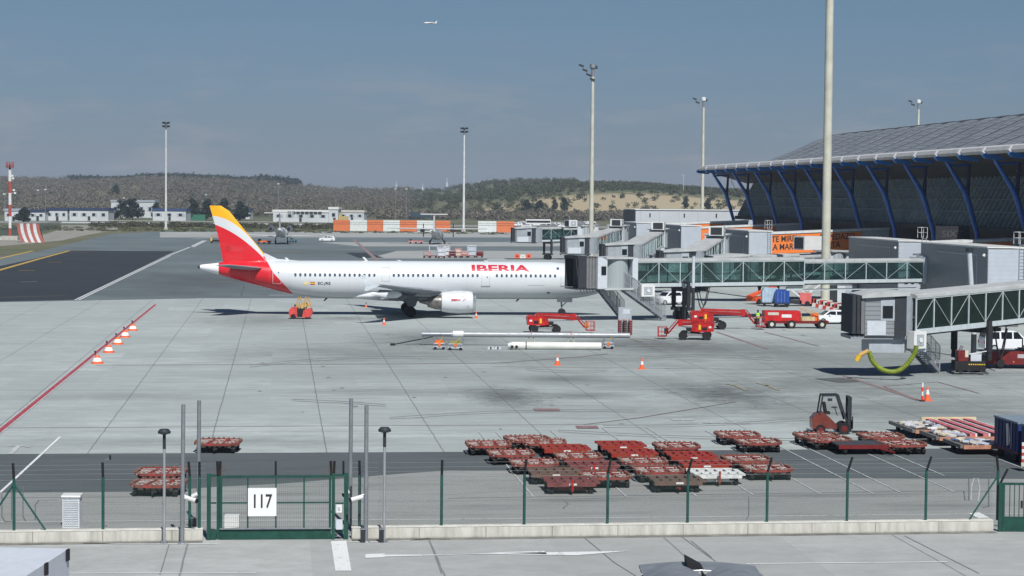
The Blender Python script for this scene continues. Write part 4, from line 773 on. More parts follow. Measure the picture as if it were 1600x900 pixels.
def meshm():
    g = NG('fine_mesh'); u = g.sep(g.obj()); a = g.m_('LESS_THAN', g.m_('FRACT', g.m_('MULTIPLY', u[0], 9.0)), .22); c_ = g.m_('LESS_THAN', g.m_('FRACT', g.m_('MULTIPLY', u[2], 9.0)), .22); g.col((.16, .17, .18)); g.put(g.b.inputs['Alpha'], g.m_('MAXIMUM', a, c_)); return g.m
MESH = meshm()
PA0 = Pt(986, 440, 217.5); PA1 = Pt(1438, 440, 231)
bA = bridge('long glass boarding bridge with slatted cab in front of the airliner nose', (PA0.x, PA0.y), (PA1.x, PA1.y), 3.85, 4.0, .56, 'curtain', .165, stairs=[(-1.6, 3.3, -1.2), (-3.4, -.6, .9)])
def at_(px, Y): return ((px-800)/F*Y, Y)
bridge('nearest glass boarding bridge with louvred cab and yellow hose under it', (28.7, 150.8), (49.5, 165.6), 3.45, 4.6, .95, 'box', .30, True, 'cab', stairs=[(1.2, 4.6, .9)], pitch=1.75, cabw=.76)
bridge('farthest boarding bridge of the row, short glass tunnel below the farthest gate tower', at_(919, 366), at_(962, 388), 3.3, 4.9, .6, 'box', .3, ac='roof', stairs=None)
bridge('boarding bridge in front of the second mast, between farthest and third bridge', at_(987, 318), at_(1025, 350), 3.2, 4.9, .6, 'box', .3, ac='roof', stairs=None)
bridge('boarding bridge just behind the long glass bridge, leading to the middle gate tower', at_(1083, 281), at_(1117, 300), 3.2, 4.9, .6, 'box', .3, ac='roof', stairs=None)
bridge('boarding bridge behind the long one, white box on its roof before the orange advert', at_(1165, 259), at_(1283, 266), 3.15, 3.45, .6, 'box', .3, ac='roof', stairs=None, acw=3.7)
bridge('small boarding bridge seen end on behind the airliner, left of all others', at_(836, 424), at_(900, 428), 4.0, 4.2, .6, 'box', .3, ac='roof', stairs=None)
# yellow air hose
hp = [Pt(1340+a, b_, 147.5) for a, b_ in ((18, 549), (22, 562), (30, 572), (42, 579), (56, 581), (68, 577), (80, 566), (89, 552), (92, 540))]
ht = MB(); n = 64
def cat(P, t):
    i = min(int(t), len(P)-2); u_ = t-i; p_ = [P[max(i-1, 0)], P[i], P[i+1], P[min(i+2, len(P)-1)]]
    return .5*((2*p_[1])+(-p_[0]+p_[2])*u_+(2*p_[0]-5*p_[1]+4*p_[2]-p_[3])*u_**2+(-p_[0]+3*p_[1]-3*p_[2]+p_[3])*u_**3)
hs_ = [cat(hp, (len(hp)-1)*i/n) for i in range(n+1)]
for i in range(n): ht.tube(hs_[i], hs_[i+1], .185 if i % 2 else .155, 12)
tag(ht.build('air_hose', mat('hose_yellow_green', (.20, .26, .02), .6, 0, .35, 4), None, True), 'yellow green ribbed air hose hanging in a loop under the nearest bridge cab', 'hose')
hn = thing('hose_nozzle', 'yellow hose coupling sticking out left under the nearest bridge cab', 'hose coupling', Pt(1357, 548, 147.5)); MB().tube((0, 0, 0), (-.65, 0, -.35), .16, 10).build('pipe', BRN, hn); MB().tube((-.65, 0, -.35), (-.85, 0, -.75), .22, 10, .16).build('coupling', YEL, hn)
# ================================================================== MASTS, FENCE, GATES
def base(px, Y): return Vector(((px-800)/F*Y, Y, 0))
def mast(label, px, Y, h, r0, r1, m, heads, side=0):
    t = thing('light_mast', label, 'light mast', base(px, Y), 0, 'tall floodlight masts round the apron')
    MB().tube((0, 0, 0), (0, 0, h), r0, 14, r1).build('pole', m, t, True); MB().tube((0, 0, 0), (0, 0, .9), r0*1.9, 12, r0*1.6).build('base', CONCW, t)
    if heads == 'ring':
        b = MB().tube((0, 0, h-.2), (0, 0, h+1.6), r1*1.1, 8).tube((0, 0, h), (0, 0, h+.12), 1.0, 12).tube((0, 0, h+1.5), (0, 0, h+1.6), 1.0, 12); b.build('head_frame', STEEL, t)
        for lv in (0, 1):
            for k in range(6): a = k*math.pi/3+.3; MB().at((1.25*math.cos(a), 1.25*math.sin(a), h+.25+lv*1.25), rz=a, ry=R(35)).bb(-.1, .1, -.38, .38, -.35, .35).build('floodlight', DGREY, t)
    else:
        b = MB().tube((0, 0, h-.2), (0, 0, h+1.9), r1*1.1, 8).beam((-2.3, 0, h+2.0), (.1, 0, h-.9), .12, .12).beam((-2.3, 1.0, h+2.0), (.1, .2, h-.9), .08, .08); b.build('head_frame', STEEL, t)
        MB().lathe([(h+1.2, .35), (h+1.5, .62), (h+2.2, .6), (h+2.4, .3)], n=14).build('camera_dome' if heads == 'dome' else 'lamp_crown', W if heads == 'dome' else STEEL, t, True)
        for k in range(4 if heads == 'arm' else 2): q = k/3*1.0; MB().at((-2.3+2.2*q, -.1, h+1.9-2.7*q), ry=R(20)).bb(-.5, .5, -.35, .35, -.18, .18).build('floodlight', DGREY, t)
        MB().bb(.4, .9, -.3, .3, h+1.3, h+1.9).build('floodlight', DGREY, t)
mast('pale slim floodlight mast at far left with square lamp ring', 258.5, 740, 37, .42, .22, MASTW, 'ring')
mast('white floodlight mast behind the orange and white striped panels', 723.5, 742, 36, .48, .26, MASTW, 'ring')
mast('tall cream mast right of centre with lamps on a slanted arm', 923, 405, 37.0, .50, .30, CREAM, 'arm')
mast('thin cream mast with white dome left of the terminal roof', 1096, 526, 36.5, .50, .28, CREAM, 'dome')
mast('thickest cream mast running out of the top of the frame', 1290, 246, 44, .55, .46, CREAM, 'dome')
mast('mast head with white dome rising above the terminal roof', 1431, 560, 38, .5, .3, CREAM, 'dome')
# far left red and white radio mast
t = thing('radio_mast', 'red and white banded radio mast with antennas at the far left', 'mast', base(15, 560))
for k in range(6): MB().tube((0, 0, k*3.2), (0, 0, k*3.2+3.2), .42, 10).build('mast_section', mat('mast_red', (.38, .07, .05), .6) if k % 2 == 0 else W, t)
MB().tube((0, 0, 19.2), (0, 0, 20.6), .3, 8).build('mast_top', BLK, t); b = MB()
for k in range(10): a = k*.628; b.tube((math.cos(a), math.sin(a), 19.6), (math.cos(a), math.sin(a), 21.3), .09, 5)
b.tube((0, 0, 20.2), (0, 0, 20.35), 1.1, 14); b.build('antenna_basket', mat('mast_red'), t)
for z, x in ((17.5, .7), (16.8, .9), (13.6, 1.1), (12.8, 1.4)): MB().tube((x, -.1, z), (x, .15, z), .3, 10).beam((0, 0, z), (x, 0, z), .07, .07).build('dish', W, t)
MB().bb(-2.2, 2.4, -1.5, 1.5, 0, 1.1).build('plinth', CONCW, t); MB().bb(-3.6, -2.3, -1, 1, 0, .8).build('cabinet', LG, t)
# jet blast screen
t = thing('blast_screen', 'curved red and white striped jet blast screen beside the radio mast', 'blast screen', base(43, 535), R(-14))
for k in range(7):
    x0 = -3.2+k*.92; pr_ = [(-1.9+1.9*math.cos(a)*1.0-0, 4.9*(1-math.cos(a*1.0))*0+4.9*math.sin(a)) for a in [R(90*i/8) for i in range(9)]]
    b = MB(); P1 = [(.0-2.6*(1-math.sin(a)) , 0) for a in (0,)]
    arc = [(-2.4*(u_**2)-x0*0, 4.9*u_) for u_ in [i/8 for i in range(9)]]
    arc = [(2.2*(1-u_)**2, 4.9*u_) for u_ in [i/8 for i in range(9)]]
    # stripes lean left as they rise
    vs = []
    for (o_, z) in arc: vs += [(x0+o_, -o_*.6, z), (x0+.92+o_, -o_*.6, z), (x0+.92+o_, -o_*.6+.15, z), (x0+o_, -o_*.6+.15, z)]
    b.rings([vs[i*4:i*4+4] for i in range(9)]); b.build('stripe_panel', mat('screen_red', (.33, .10, .08), .7) if k % 2 == 0 else mat('screen_white', (.55, .57, .58), .7), t)
b = MB()
for x in (-3, 0, 3): b.beam((x, 3.2, 0), (x, .2, 4.7), .12, .12)
b.build('brace', DGREY, t)
t = thing('yellow_sign', 'low yellow taxiway sign beside the striped blast screen', 'sign', base(62.5, 560)); MB().bb(-.85, .85, -.1, .1, .15, .9).build('sign_board', YEL, t); MB().bb(-.6, -.5, -.05, .05, 0, .15).build('leg', DGREY, t); MB().bb(.5, .6, -.05, .05, 0, .15).build('leg', DGREY, t)
# striped screens at the far edge
def stripes(label, edges, first, Y=740):
    t = thing('striped_screen', label, 'screen wall', base(edges[0], Y)); o0 = (edges[0]-800)/F*Y
    for k, (a, b_) in enumerate(zip(edges, edges[1:])):
        xa = (a-800)/F*Y-o0; xb = (b_-800)/F*Y-o0; m = mat('screen_orange', (.62, .17, .06), .7, var=.12) if (k+first) % 2 == 0 else mat('screen_pale', (.62, .66, .64), .7, var=.12)
        p_ = MB().bb(xa+.04, xb-.04, -.25, .25, .1, 4.1).build('panel', m, t); MB().bb(xa+.04, xb-.04, -.3, -.26, 2.6, 2.68).bb(xa+.04, xb-.04, -.3, -.26, 3.3, 3.36).build('rib', DGREY, p_)
stripes('long screen of seven orange and white panels at the far apron edge', [520, 546, 573, 598, 624, 650.5, 676.5, 703], 0)
stripes('short screen of one white and one orange panel right of the white mast', [746, 775, 803], 1)
# ---- near fence
def fpt(px, py): return G(px, py)
w0 = G(-60, 850.7); w1 = G(321, 845.5); w2 = G(545, 843); w3 = G(1552, 831)
def wall(label, a, b_):
    d = b_-a; t = thing('kerb_wall', label, 'low wall', a, math.atan2(d.y, d.x)); L_ = d.length
    g = MATS.get('wall_conc')
    if not g:
        n_ = NG('stained_concrete'); x, y, z = n_.sep(n_.obj()); q = n_.noise(n_.map(n_.obj(), (1.6, 1, .25)), 1.5, 6, .7); c = n_.mix(n_.ramp(q, .38, .68), (.56, .56, .51), (.36, .35, .31)); jo = n_.m_('LESS_THAN', n_.m_('FRACT', n_.m_('DIVIDE', x, 2.55)), .012); c = n_.mix(n_.m_('MULTIPLY', jo, .7), c, (.12, .11, .10))
        ed = n_.ramp(n_.m_('ADD', z, n_.m_('MULTIPLY', n_.noise(n_.obj(), 2.2, 5, .8), .22)), .20, .08, 0, .55); c = n_.mix(ed, c, (.12, .115, .10)); n_.col(c); n_.b.inputs['Roughness'].default_value = .9; g = n_.m; MATS['wall_conc'] = g
    MB().bb(0, L_, .0, .38, 0, .44).build('wall_body', g, t); MB().bb(0, L_, -.015, .395, .44, .47).build('coping', mat('coping_conc', (.62, .61, .56), .85, var=.2, scale=2), t)
    MB().bb(0, L_, -.45, -.02, .0, .03).build('footing', mat('grimy_gutter', (.17, .17, .155), .9, var=.5, scale=1.2), t)
    return t
wall('pale stained low concrete wall left of gate 117 under the fence', w0, w1-(w1-w0).normalized()*.1); wall('pale stained low concrete wall right of gate 117 under the long fence', w2+(w3-w2).normalized()*.1, w3)
GP = mat('fence_green', (.012, .075, .062), .5, 0, .3, 3); GPD = mat('fence_arm_dark', (.012, .015, .018), .6)
def fence(label, a, b_, posts, braces=(), lean=.16):
    d = b_-a; L_ = d.length; t = thing('wire_fence', label, 'fence', a, math.atan2(d.y, d.x))
    loc = lambda px: (lambda q: (q-a).dot(d.normalized()))(G(px, 843-px*.0115))
    for px, ln in posts:
        x = loc(px); MB().tube((x, .19, .44), (x, .19, 2.42), .055, 10).build('post', GP, t, True); MB().tube((x, .19, 2.40), (x+ln, .05, 2.98), .05, 8).build('arm', GPD, t)
    for px, s in braces: x = loc(px); MB().tube((x, .19, 2.2), (x+s*1.15, .19, .45), .035, 8).build('brace', GP, t)
    MB().add([(0, .19, .5), (L_, .19, .5), (L_, .19, 2.35), (0, .19, 2.35)], [(0, 1, 2, 3)]).build('chain_link', CHAIN, t)
    b = MB()
    for z in (.52, 1.4, 2.33): b.tube((0, .17, z), (L_, .17, z), .006, 4)
    for i, z in enumerate((2.55, 2.72, 2.9)): b.tube((0, .13-.04*i, z), (L_, .13-.04*i, z), .005, 4)
    b.build('tension_wire', mat('wire_grey', (.2, .23, .22), .5), t)
fence('green wire fence left of gate 117 with one doubly braced post', w0, w1, [(25.5, -.02), (163, -.01), (297, -.04), (312, 0)], [(25.5, 1), (25.5, -1)])
fence('long green wire fence right of gate 117 reaching the side gate', w2, w3, [(560, -.02), (687, 0), (815, .05), (944, .08), (1068, .12), (1191, .12), (1315, .14), (1437, .14), (1548, -.12)], [(1548, -1)])
# ---- gate 117
g0 = G(323, 844.5); g1 = G(545, 843.2); d = g1-g0; gt = thing('sliding_gate', 'green sliding vehicle gate with white sign reading 117', 'gate', g0, math.atan2(d.y, d.x)); GW = d.length
sx = lambda px: (px-323)/222*GW
b = MB()
MB().bb(sx(323), sx(329), -.05, .2, 0, 2.5).build('guide_post', GRN, gt); MB().bb(sx(329)+.01, sx(338)-.01, .0, .12, 2.4, 2.48).build('top_rail', GRN, gt); MB().bb(sx(329)+.01, sx(338)-.01, .0, .1, .05, .4).build('kick_panel', GRN, gt); MB().bb(sx(329)+.01, sx(338)-.01, .0, .1, 1.38, 1.43).build('mid_rail', GRN, gt); pass
fx0, fx1 = sx(343), sx(517)
fr_ = MB().bb(fx0, fx1, .02, .1, .03, .40).bb(fx0, fx1, .02, .1, 2.36, 2.44).bb(fx0, fx0+.09, .02, .1, .4, 2.36).bb(fx1-.09, fx1, .02, .1, .4, 2.36).bb(fx0+.09, fx1-.09, .03, .09, 1.38, 1.43)
for px in (386.5, 430.5, 474.5): fr_.bb(sx(px)-.03, sx(px)+.03, .03, .09, .4, 2.36)
fr_.build('gate_frame', GRN, gt)
def barm():
    g = NG('gate_bars'); u = g.sep(g.obj()); a = g.m_('LESS_THAN', g.m_('FRACT', g.m_('MULTIPLY', u[0], 14.0)), .10); c_ = g.m_('LESS_THAN', g.m_('FRACT', g.m_('MULTIPLY', u[2], 6.0)), .04); g.col((.05, .11, .09)); g.put(g.b.inputs['Alpha'], g.m_('MAXIMUM', a, c_)); return g.m
MB().add([(fx0+.09, .06, .4), (fx1-.09, .06, .4), (fx1-.09, .06, 2.36), (fx0+.09, .06, 2.36)], [(0, 1, 2, 3)]).build('mesh_infill', barm(), gt)
MB().bb(fx0, fx1, -.06, .01, .42, .46).build('guide_rail', STEEL, gt)
sb = MB().bb(sx(387), sx(431.5), -.06, -.03, .92, 1.98).build('sign', mat('sign_white', (.74, .76, .76), .5, var=.05), gt)
vs_, fs_ = text_mb('117', .72, .72, .012); MB().add([(a+sx(408.5), -.066, c+1.46) for a, c in vs_], fs_).build('lettering', LK, sb)
MB().bb(sx(338), sx(343)-.0, .1, .16, 0, 2.5).build('gate_post', GRN, gt)
b = MB().bb(sx(517)+.02, sx(523), -.05, .25, 0, 2.52).build('gate_post', GRN, gt)
MB().bb(sx(537), sx(544), -.05, .25, 0, 2.5).build('end_post', GRN, gt); MB().bb(sx(523)+.01, sx(537)-.01, .0, .12, 2.4, 2.48).build('top_rail', GRN, gt); MB().bb(sx(523)+.01, sx(537)-.01, .0, .12, .25, .40).build('bottom_rail', GRN, gt); MB().bb(sx(523)+.01, sx(537)-.01, .0, .1, 1.35, 1.4).build('mid_rail', GRN, gt)
bx_ = MB().bb(sx(525), sx(534), -.12, -.02, 1.05, 1.35).build('control_box', W, gt); MB().bb(sx(527.5), sx(531), -.13, -.12, 1.12, 1.25).build('box_label', GREY, bx_); MB().bb(sx(525), sx(535), -.2, .0, .42, .78).build('motor_box', LG, gt)
for px, ln in ((340, -.02), (343, .02), (430, 0), (517, -.02), (521, .02), (536, .0)): MB().tube((sx(px), .12, 2.44), (sx(px)+ln, .02, 2.98), .05 if px not in (430, 536) else .04, 8).build('arm', GPD, gt)
b = MB()
for sxx in (345, 515):
    for k in range(6): z = 2.5+.08*k; b.tube((sx(sxx)-.1, .05, z), (sx(sxx)+.14, .05, z+.02), .008, 4)
b.build('barbed_spikes', mat('rust', (.16, .07, .04), .9), gt)
cb_ = thing('floor_box', 'small white box on the ground inside gate 117 at its left post', 'box', G(362, 830)); MB().bb(-.28, .28, 0, .35, 0, .62).build('body', W, cb_)
# side gate at right
g0 = G(1560, 831.5); t = thing('side_gate', 'green barred pedestrian gate at the right frame edge', 'gate', g0, 0)
MB().bb(0, .14, 0, .14, 0, 1.95).build('gate_post', GRN, t); MB().bb(.16, 2.6, .03, .09, 1.86, 1.95).bb(.16, 2.6, .03, .09, .03, .10).bb(.16, .24, .03, .09, .1, 1.86).build('gate_frame', GRN, t); MB().bb(.24, 2.6, .045, .075, .1, .56).build('kick_panel', GRN, t); MB().bb(.24, 2.6, .03, .09, .56, .61).build('rail', GRN, t)
b = MB()
for k in range(12): b.bb(.42+k*.185, .45+k*.185, .045, .075, .61, 1.86)
b.build('bars', GRN, t); MB().tube((.07, .07, 1.95), (.32, 0, 2.5), .045, 8).build('arm', GPD, t); MB().bb(.86, .93, -.03, .03, .95, 1.25).build('handle', BLK, t)
# ---- poles, cameras, lamp posts, cabinet near the gate
PG = mat('pole_grey', (.22, .24, .26), .5, .3, .2, 3)
def pole(label, px, py, h, cam_=None, lean=0.0):
    t = thing('grey_pole', label, 'pole', G(px, py), 0, 'tall grey poles beside gate 117'); MB().tube((0, 0, 0), (lean, 0, h), .085, 12, .075).build('shaft', PG, t, True); MB().tube((0, 0, 0), (0, 0, .06), .2, 12, .16).build('foot_plate', PG, t)
    if cam_:
        z, s = cam_; c_ = MB().tube((s*.12, -.05, z), (s*.55, -.2, z-.1), .085, 10).build('camera', W, t); MB().tube((s*.55, -.2, z-.1), (s*.60, -.22, z-.11), .09, 10).build('lens_hood', BLK, c_); MB().tube((0, 0, z+.1), (s*.3, -.1, z+.02), .025, 6).build('bracket', W, t)
pole('outer left grey pole with white camera left of gate 117', 284.5, 850, 5.2, (1.75, 1), .04); pole('inner left grey pole with small dome camera left of gate 117', 310, 826, 5.0, (1.35, -.5), .02)
pole('inner right grey pole with cables right of gate 117', 546.5, 826, 5.1, (1.45, -.4), .03); pole('outer right grey pole with white camera right of gate 117', 571.5, 847, 5.15, (1.72, -1), .0)
def lpost(label, px, py, h):
    t = thing('lamp_post', label, 'lamp post', G(px, py), 0, 'slim lamp posts beside gate 117'); MB().tube((0, 0, 0), (0, 0, h-.55), .055, 10).build('shaft', mat('pole_light', (.33, .35, .36), .5, .3), t, True); MB().tube((0, 0, h-.55), (0, 0, h), .06, 10).build('neck', DGREY, t)
    MB().lathe([(h-.02, .07), (h+.03, .24), (h+.10, .24), (h+.19, .16), (h+.2, .02)], n=18).build('lamp_head', DGREY, t, True); MB().tube((0, 0, 0), (0, 0, .12), .14, 8).build('foot', PG, t)
lpost('slim lamp post with round dark head left of gate 117', 256.5, 850, 4.1); lpost('slim lamp post with round dark head right of gate 117', 600, 847.5, 4.15)
t = thing('grille_cabinet', 'tall white louvred cabinet behind the fence at left', 'cabinet', A(106, 829, 0), 0); t.location.y += .5
MB().bb(-.32, .34, 0, .5, 0, 1.22).build('body', mat('louvre_white', (.66, .68, .70), .5), t); MB().prism([(-.05, 1.22), (.52, 1.22), (.5, 1.32), (.0, 1.28)], -.36, .38, 'x').build('lid', W, t)
b = MB()
for k in range(16): b.bb(-.28, .30, -.02, -.001, .08+.07*k, .11+.07*k)
b.build('louvres', LG, t)
for lb, px, py, z0, z1 in (('short dark bollard behind the pole left of the gate', 303, 832, 0, .55), ('short dark bollard left of the outer right pole', 567, 848, 0, .5), ('short dark bollard left of the right lamp post', 596, 848, 0, .5)): 
    t = thing('bollard', lb, 'bollard', G(px, py)); MB().bb(-.09, .09, -.08, .08, z0, z1).build('post', DGREY, t); MB().bb(-.11, .11, -.1, .1, z1, z1+.03).build('cap', PG, t)
t = thing('marker_flag', 'small black square marker above the second fence post', 'marker', A(170, 713, 3.0)); t.location = G(163, 841)+Vector((.14, .2, 2.95)); MB().bb(0, .07, 0, .05, 0, .17).build('plate', BLK, t); MB().tube((-.14, .0, -.02), (0, .02, .05), .012, 5).build('arm', STEEL, t)
# ---- posts among the bridges
def post(label, px, py, h, r=.16, lean=0, dark=2.2):
    t = thing('guidance_post', label, 'post', G(px, py), 0, 'grey posts standing among the bridges'); MB().tube((0, 0, 0), (0, 0, dark), r*1.1, 10).build('lower_post', DGREY, t, True); MB().tube((0, 0, dark), (lean, 0, h), r, 10).build('upper_post', LG, t, True); MB().tube((lean, 0, h), (lean, 0, h+.3), r*1.5, 10).build('cap', DGREY, t)
post('pale post with dark lower half standing before the long glass bridge', 1082.5, 503, 7.0, .17, dark=3.6); post('tall leaning grey post in front of the nearest bridge tunnel', 1521, 560, 8.8, .21, -.5, 2.0); post('slim white post behind the long bridge tunnel, left', 995, 432, 6.1, .14); post('thin short dark post behind the cab of the long bridge', 1068.5, 500, 3.9, .2, dark=3.4)
# ================================================================== CARTS
RO = mat('cart_red_worn', (.25, .035, .030), .65, 0, .5, 5, dirt=(.11, .055, .042)); RS = mat('cart_red_bright', (.24, .014, .014), .5, 0, .4, 2.5, dirt=(.24, .055, .015)); RBm = mat('cart_red_brown', (.17, .045, .042), .7, 0, .4, 5); RBo = mat('cart_grey_brown', (.13, .065, .045), .7, 0, .4, 4, dirt=(.08, .08, .065))
CW = mat('cart_white', (.62, .64, .62), .6, 0, .3, 4); ROLL = mat('roller_metal', (.34, .33, .31), .6, 0, .6, 9); DKF = mat('cart_chassis_dark', (.03, .025, .025), .7)
def cart_proto(kind):
    t = thing('baggage_dolly', '-', 'baggage dolly'); w2, l2 = 1.08, 1.12; top = .52
    m = {'open': RO, 'red': RS, 'brown': RBm, 'old': RBo, 'white': CW}[kind]
    if kind == 'open':
        c = .32; o = [(-w2+c, -l2), (w2-c, -l2), (w2, -l2+c*1.4), (w2, l2-c), (w2-c, l2), (-w2+c, l2), (-w2, l2-c), (-w2, -l2+c*1.4)]
        b = MB()
        for i in range(8): p, q = o[i], o[(i+1) % 8]; b.beam((*p, top-.05), (*q, top-.05), .09, .11)
        for x in (-.42, .42): b.bb(x-.03, x+.03, -l2, l2, top-.10, top-.02)
        for y in (-.35, .45): b.bb(-w2, w2, y-.05, y+.05, top-.12, top-.02)
        b.build('deck_frame', m, t)
        b = MB()
        for cx in (-.75, 0, .75):
            for k in range(5):
                y = -.9+.44*k+.06*cx; b.tube((cx-.24, y, top-.06), (cx+.24, y+.05, top-.06), .032, 6)
        for k in range(9): x = -.9+.225*k; b.tube((x, -.6+.5*(k % 3), top-.04), (x+.05, -.35+.5*(k % 3), top-.02), .04, 6)
        b.build('rollers', ROLL, t); b = MB()
        for i in range(8):
            p, q = Vector((*o[i], top)), Vector((*o[(i+1) % 8], top)); n_ = max(1, int((q-p).length/.24))
            for k in range(n_): c_ = p+(q-p)*(k+.5)/n_; b.box((c_.x, c_.y, top+.03), (.09, .09, .07))
        b.build('edge_stops', mat('edge_stop', (.22, .12, .085), .7, 0, .6, 8), t)
        MB().bb(-w2+.1, w2-.1, -l2+.1, l2-.1, top-.26, top-.24).build('dark_backing', mat('backing_dark', (.09, .08, .075), .8, 0, .6, 6), t)  # dark sheet added to darken what shows through the open frame
    else:
        b = MB().bb(-w2, w2, -l2, -l2+.3, top-.16, top+.02).bb(-w2, w2, l2-.16, l2, top-.1, top+.02)
        for k in range(6): x = -w2+.04+k*.42; b.prism([(x, -l2+.3), (x+.24, -l2+.3), (x+.24, l2-.16), (x, l2-.16)], top-.08, top, 'z')
        b.bb(-w2, w2, -.1, .06, top-.07, top+.005).build('deck', m, t)
        b = MB()
        for k in range(5): x = -w2+.30+k*.42; b.bb(x, x+.15, -l2+.32, l2-.2, top-.09, top-.075)
        b.build('deck_slots', DKF, t)
    if kind != 'open': MB().bb(-.12, .22, -l2-.012, -l2-.001, top-.10, top-.02).build('plate', W, t)
    b = MB().bb(-.55, .55, -.85, .9, .22, .34).bb(-.1, .1, -1.1, 1.0, .2, .3)
    for y in (-.8, .82): b.tube((-.85, y, .2), (.85, y, .2), .04, 6).bb(-.5, .5, y-.08, y+.08, .25, top-.12)
    b.build('chassis', m if kind == 'white' else DKF if kind != 'brown' else RBm, t)
    for x in (-.86, .86):
        for y in (-.8, .82): MB().lathe([(-.07, .12), (-.08, .19), (.08, .19), (.07, .12)], (x, y, .19), 'x', 14).build('wheel', BLK, t, True)
    b = MB().tube((0, -.9, .26), (0, -1.45, .20 if kind in ('open', 'brown') else .24), .035, 6)
    if kind in ('white', 'brown'): b = MB().beam((0, -1.3, .16), (0, -1.36, .72), .09, .06)
    b.build('drawbar', RS if kind == 'white' else DKF if kind == 'open' else RED, t)
    return t
PROT = {}
def cart(kind, px, py, label, dr=0):
    P = A(px, py, .52); P.z = 0; rz = TH+R(dr)
    if kind not in PROT: t = cart_proto(kind); PROT[kind] = t; t.location = P; t.rotation_euler = (0, 0, rz); t['label'] = label; t['group'] = 'flat baggage dollies parked on the apron'
    else: dup(PROT[kind], P, rz, label, 'flat baggage dollies parked on the apron')
CL = [('open', 763, 692.5, 'worn red roller dolly farthest back in the leftmost dolly column', 0), ('open', 798, 706.5, 'worn red roller dolly second from the back in the leftmost column', 1), ('open', 834, 721, 'worn red roller dolly third from the back in the leftmost column', 0), ('old', 862.5, 735.5, 'grey brown slatted dolly just behind the frontmost of the leftmost column', 0), ('brown', 888, 749.5, 'red brown slatted dolly with raised drawbar, frontmost of the leftmost column', 0),
 ('open', 824, 684.5, 'open roller dolly with ragged rim at the back of the second column', 6), ('open', 850, 689.5, 'worn roller dolly squeezed behind the bright orange red dolly', -4), ('red', 880, 698.5, 'bright orange red slatted dolly near the back of the second column', 0), ('open', 903, 711, 'roller dolly with many pale rollers mid second column', 0), ('brown', 922, 724.5, 'dull red slatted dolly before the frontmost of the second column', 0), ('open', 945, 741, 'bright edged roller dolly at the front of the second column', 2),
 ('red', 967, 693, 'shiny red slatted dolly at the back of the middle column', 0), ('red', 984, 705, 'dark red slatted dolly second in the middle column', 0), ('open', 1004, 718.5, 'roller dolly third in the middle column', 0), ('open', 1028.5, 733, 'roller dolly fourth in the middle column', -1), ('old', 1053, 747.5, 'brown slatted dolly at the front of the middle column, wheels showing', 0),
 ('open', 1057, 695, 'clean roller dolly at the back of the column ending in the white dolly', 0), ('red', 1076, 709.5, 'red slatted dolly two behind the white dolly', 0), ('red', 1096, 722, 'red slatted dolly directly behind the white dolly', 0), ('white', 1115, 737, 'white slatted dolly with red drawbar, the only white one', 0),
 ('open', 1152, 677.5, 'roller dolly at the back of the small pair standing apart', 0), ('open', 1184, 688.5, 'roller dolly at the front of the small pair standing apart', 0), ('open', 1166.5, 715.5, 'roller dolly behind the last one of the rightmost block column', 0), ('open', 1197, 729.5, 'roller dolly at the front right corner of the dolly block', 0),
 ('open', 1276, 679, 'roller dolly left below the forklift', 0), ('open', 1293, 684.5, 'roller dolly half hidden beside the dark flat trolley', 3), ('open', 1376, 679.5, 'roller dolly right below the forklift mast', 0), ('open', 1409, 691.5, 'roller dolly right of the dark flat trolley', 2),
 ('open', 341, 689, 'lone roller dolly standing back beyond the inner left pole', -6.5), ('open', 253, 735, 'rear one of two roller dollies beside the left lamp post', -6.5), ('open', 249, 753, 'front one of two roller dollies beside the left lamp post', -9)]
for k, px, py, lb, dr in CL: cart(k, px, py, lb, dr)
# dark flat trolley
t = thing('flat_trolley', 'dark flat trolley with grey deck in front of the forklift', 'trolley', A(1343, 692, .5), TH); t.location.z = 0
MB().bb(-1.35, 1.35, -1.0, 1.1, .42, .5).build('deck', mat('deck_anthracite', (.05, .05, .055), .6, var=.4, scale=4), t); MB().bb(-1.38, 1.38, -1.06, -1.0, .32, .52).build('deck_edge', DRED, t)
for x in (-1.0, 1.0):
    for y in (-.8, .8): MB().lathe([(-.08, .1), (-.08, .22), (.08, .22), (.08, .1)], (x, y, .22), 'x', 14).build('wheel', BLK, t, True)
MB().tube((.8, -1.0, .3), (1.35, -1.7, .2), .05, 6).build('drawbar', DRED, t)
# ------------------------------------------------------------------ forklift
t = thing('forklift', 'orange forklift with dark overhead guard facing right behind the dollies', 'forklift', A(1300, 677, 0), 0)
MB().prism([(-1.05, .35), (-1.15, .8), (-1.0, 1.1), (-.55, 1.22), (-.3, 1.0), (.1, .62), (.2, .5), (.2, .3), (-.95, .3)], -.5, .5).build('body', mat('forklift_orange', (.15, .030, .02), .45, 0, .3, 3, coat=.3), t)
MB().prism([(-1.17, .3), (-1.2, .85), (-.95, 1.05), (-.75, .3)], -.53, .53).build('counterweight', mat('forklift_orange'), t)
b = MB()
for s in (-1, 1):
    y = .46*s; b.beam((-.78, y, 1.05), (-.62, y, 2.12), .08, .1).beam((-.62, y, 2.14), (.25, y, 2.16), .08, .08).beam((.25, y, 2.14), (.72, y, .75), .08, .1)
for k in range(6): b.beam((-.6+.16*k, -.46, 2.17), (-.6+.16*k, .46, 2.17), .04, .04)
b.beam((-.62, -.46, 2.16), (-.62, .46, 2.16), .07, .08).beam((.25, -.46, 2.16), (.25, .46, 2.16), .07, .08).build('overhead_guard', DGREY, t)
b = MB()
for s in (-1, 1): b.bb(.80, .92, s*.38-.05, s*.38+.05, .12, 2.1).bb(.93, 1.02, s*.3-.04, s*.3+.04, .12, 2.05)
for z in (.4, 1.2, 2.05): b.bb(.82, 1.0, -.4, .4, z-.05, z+.03)
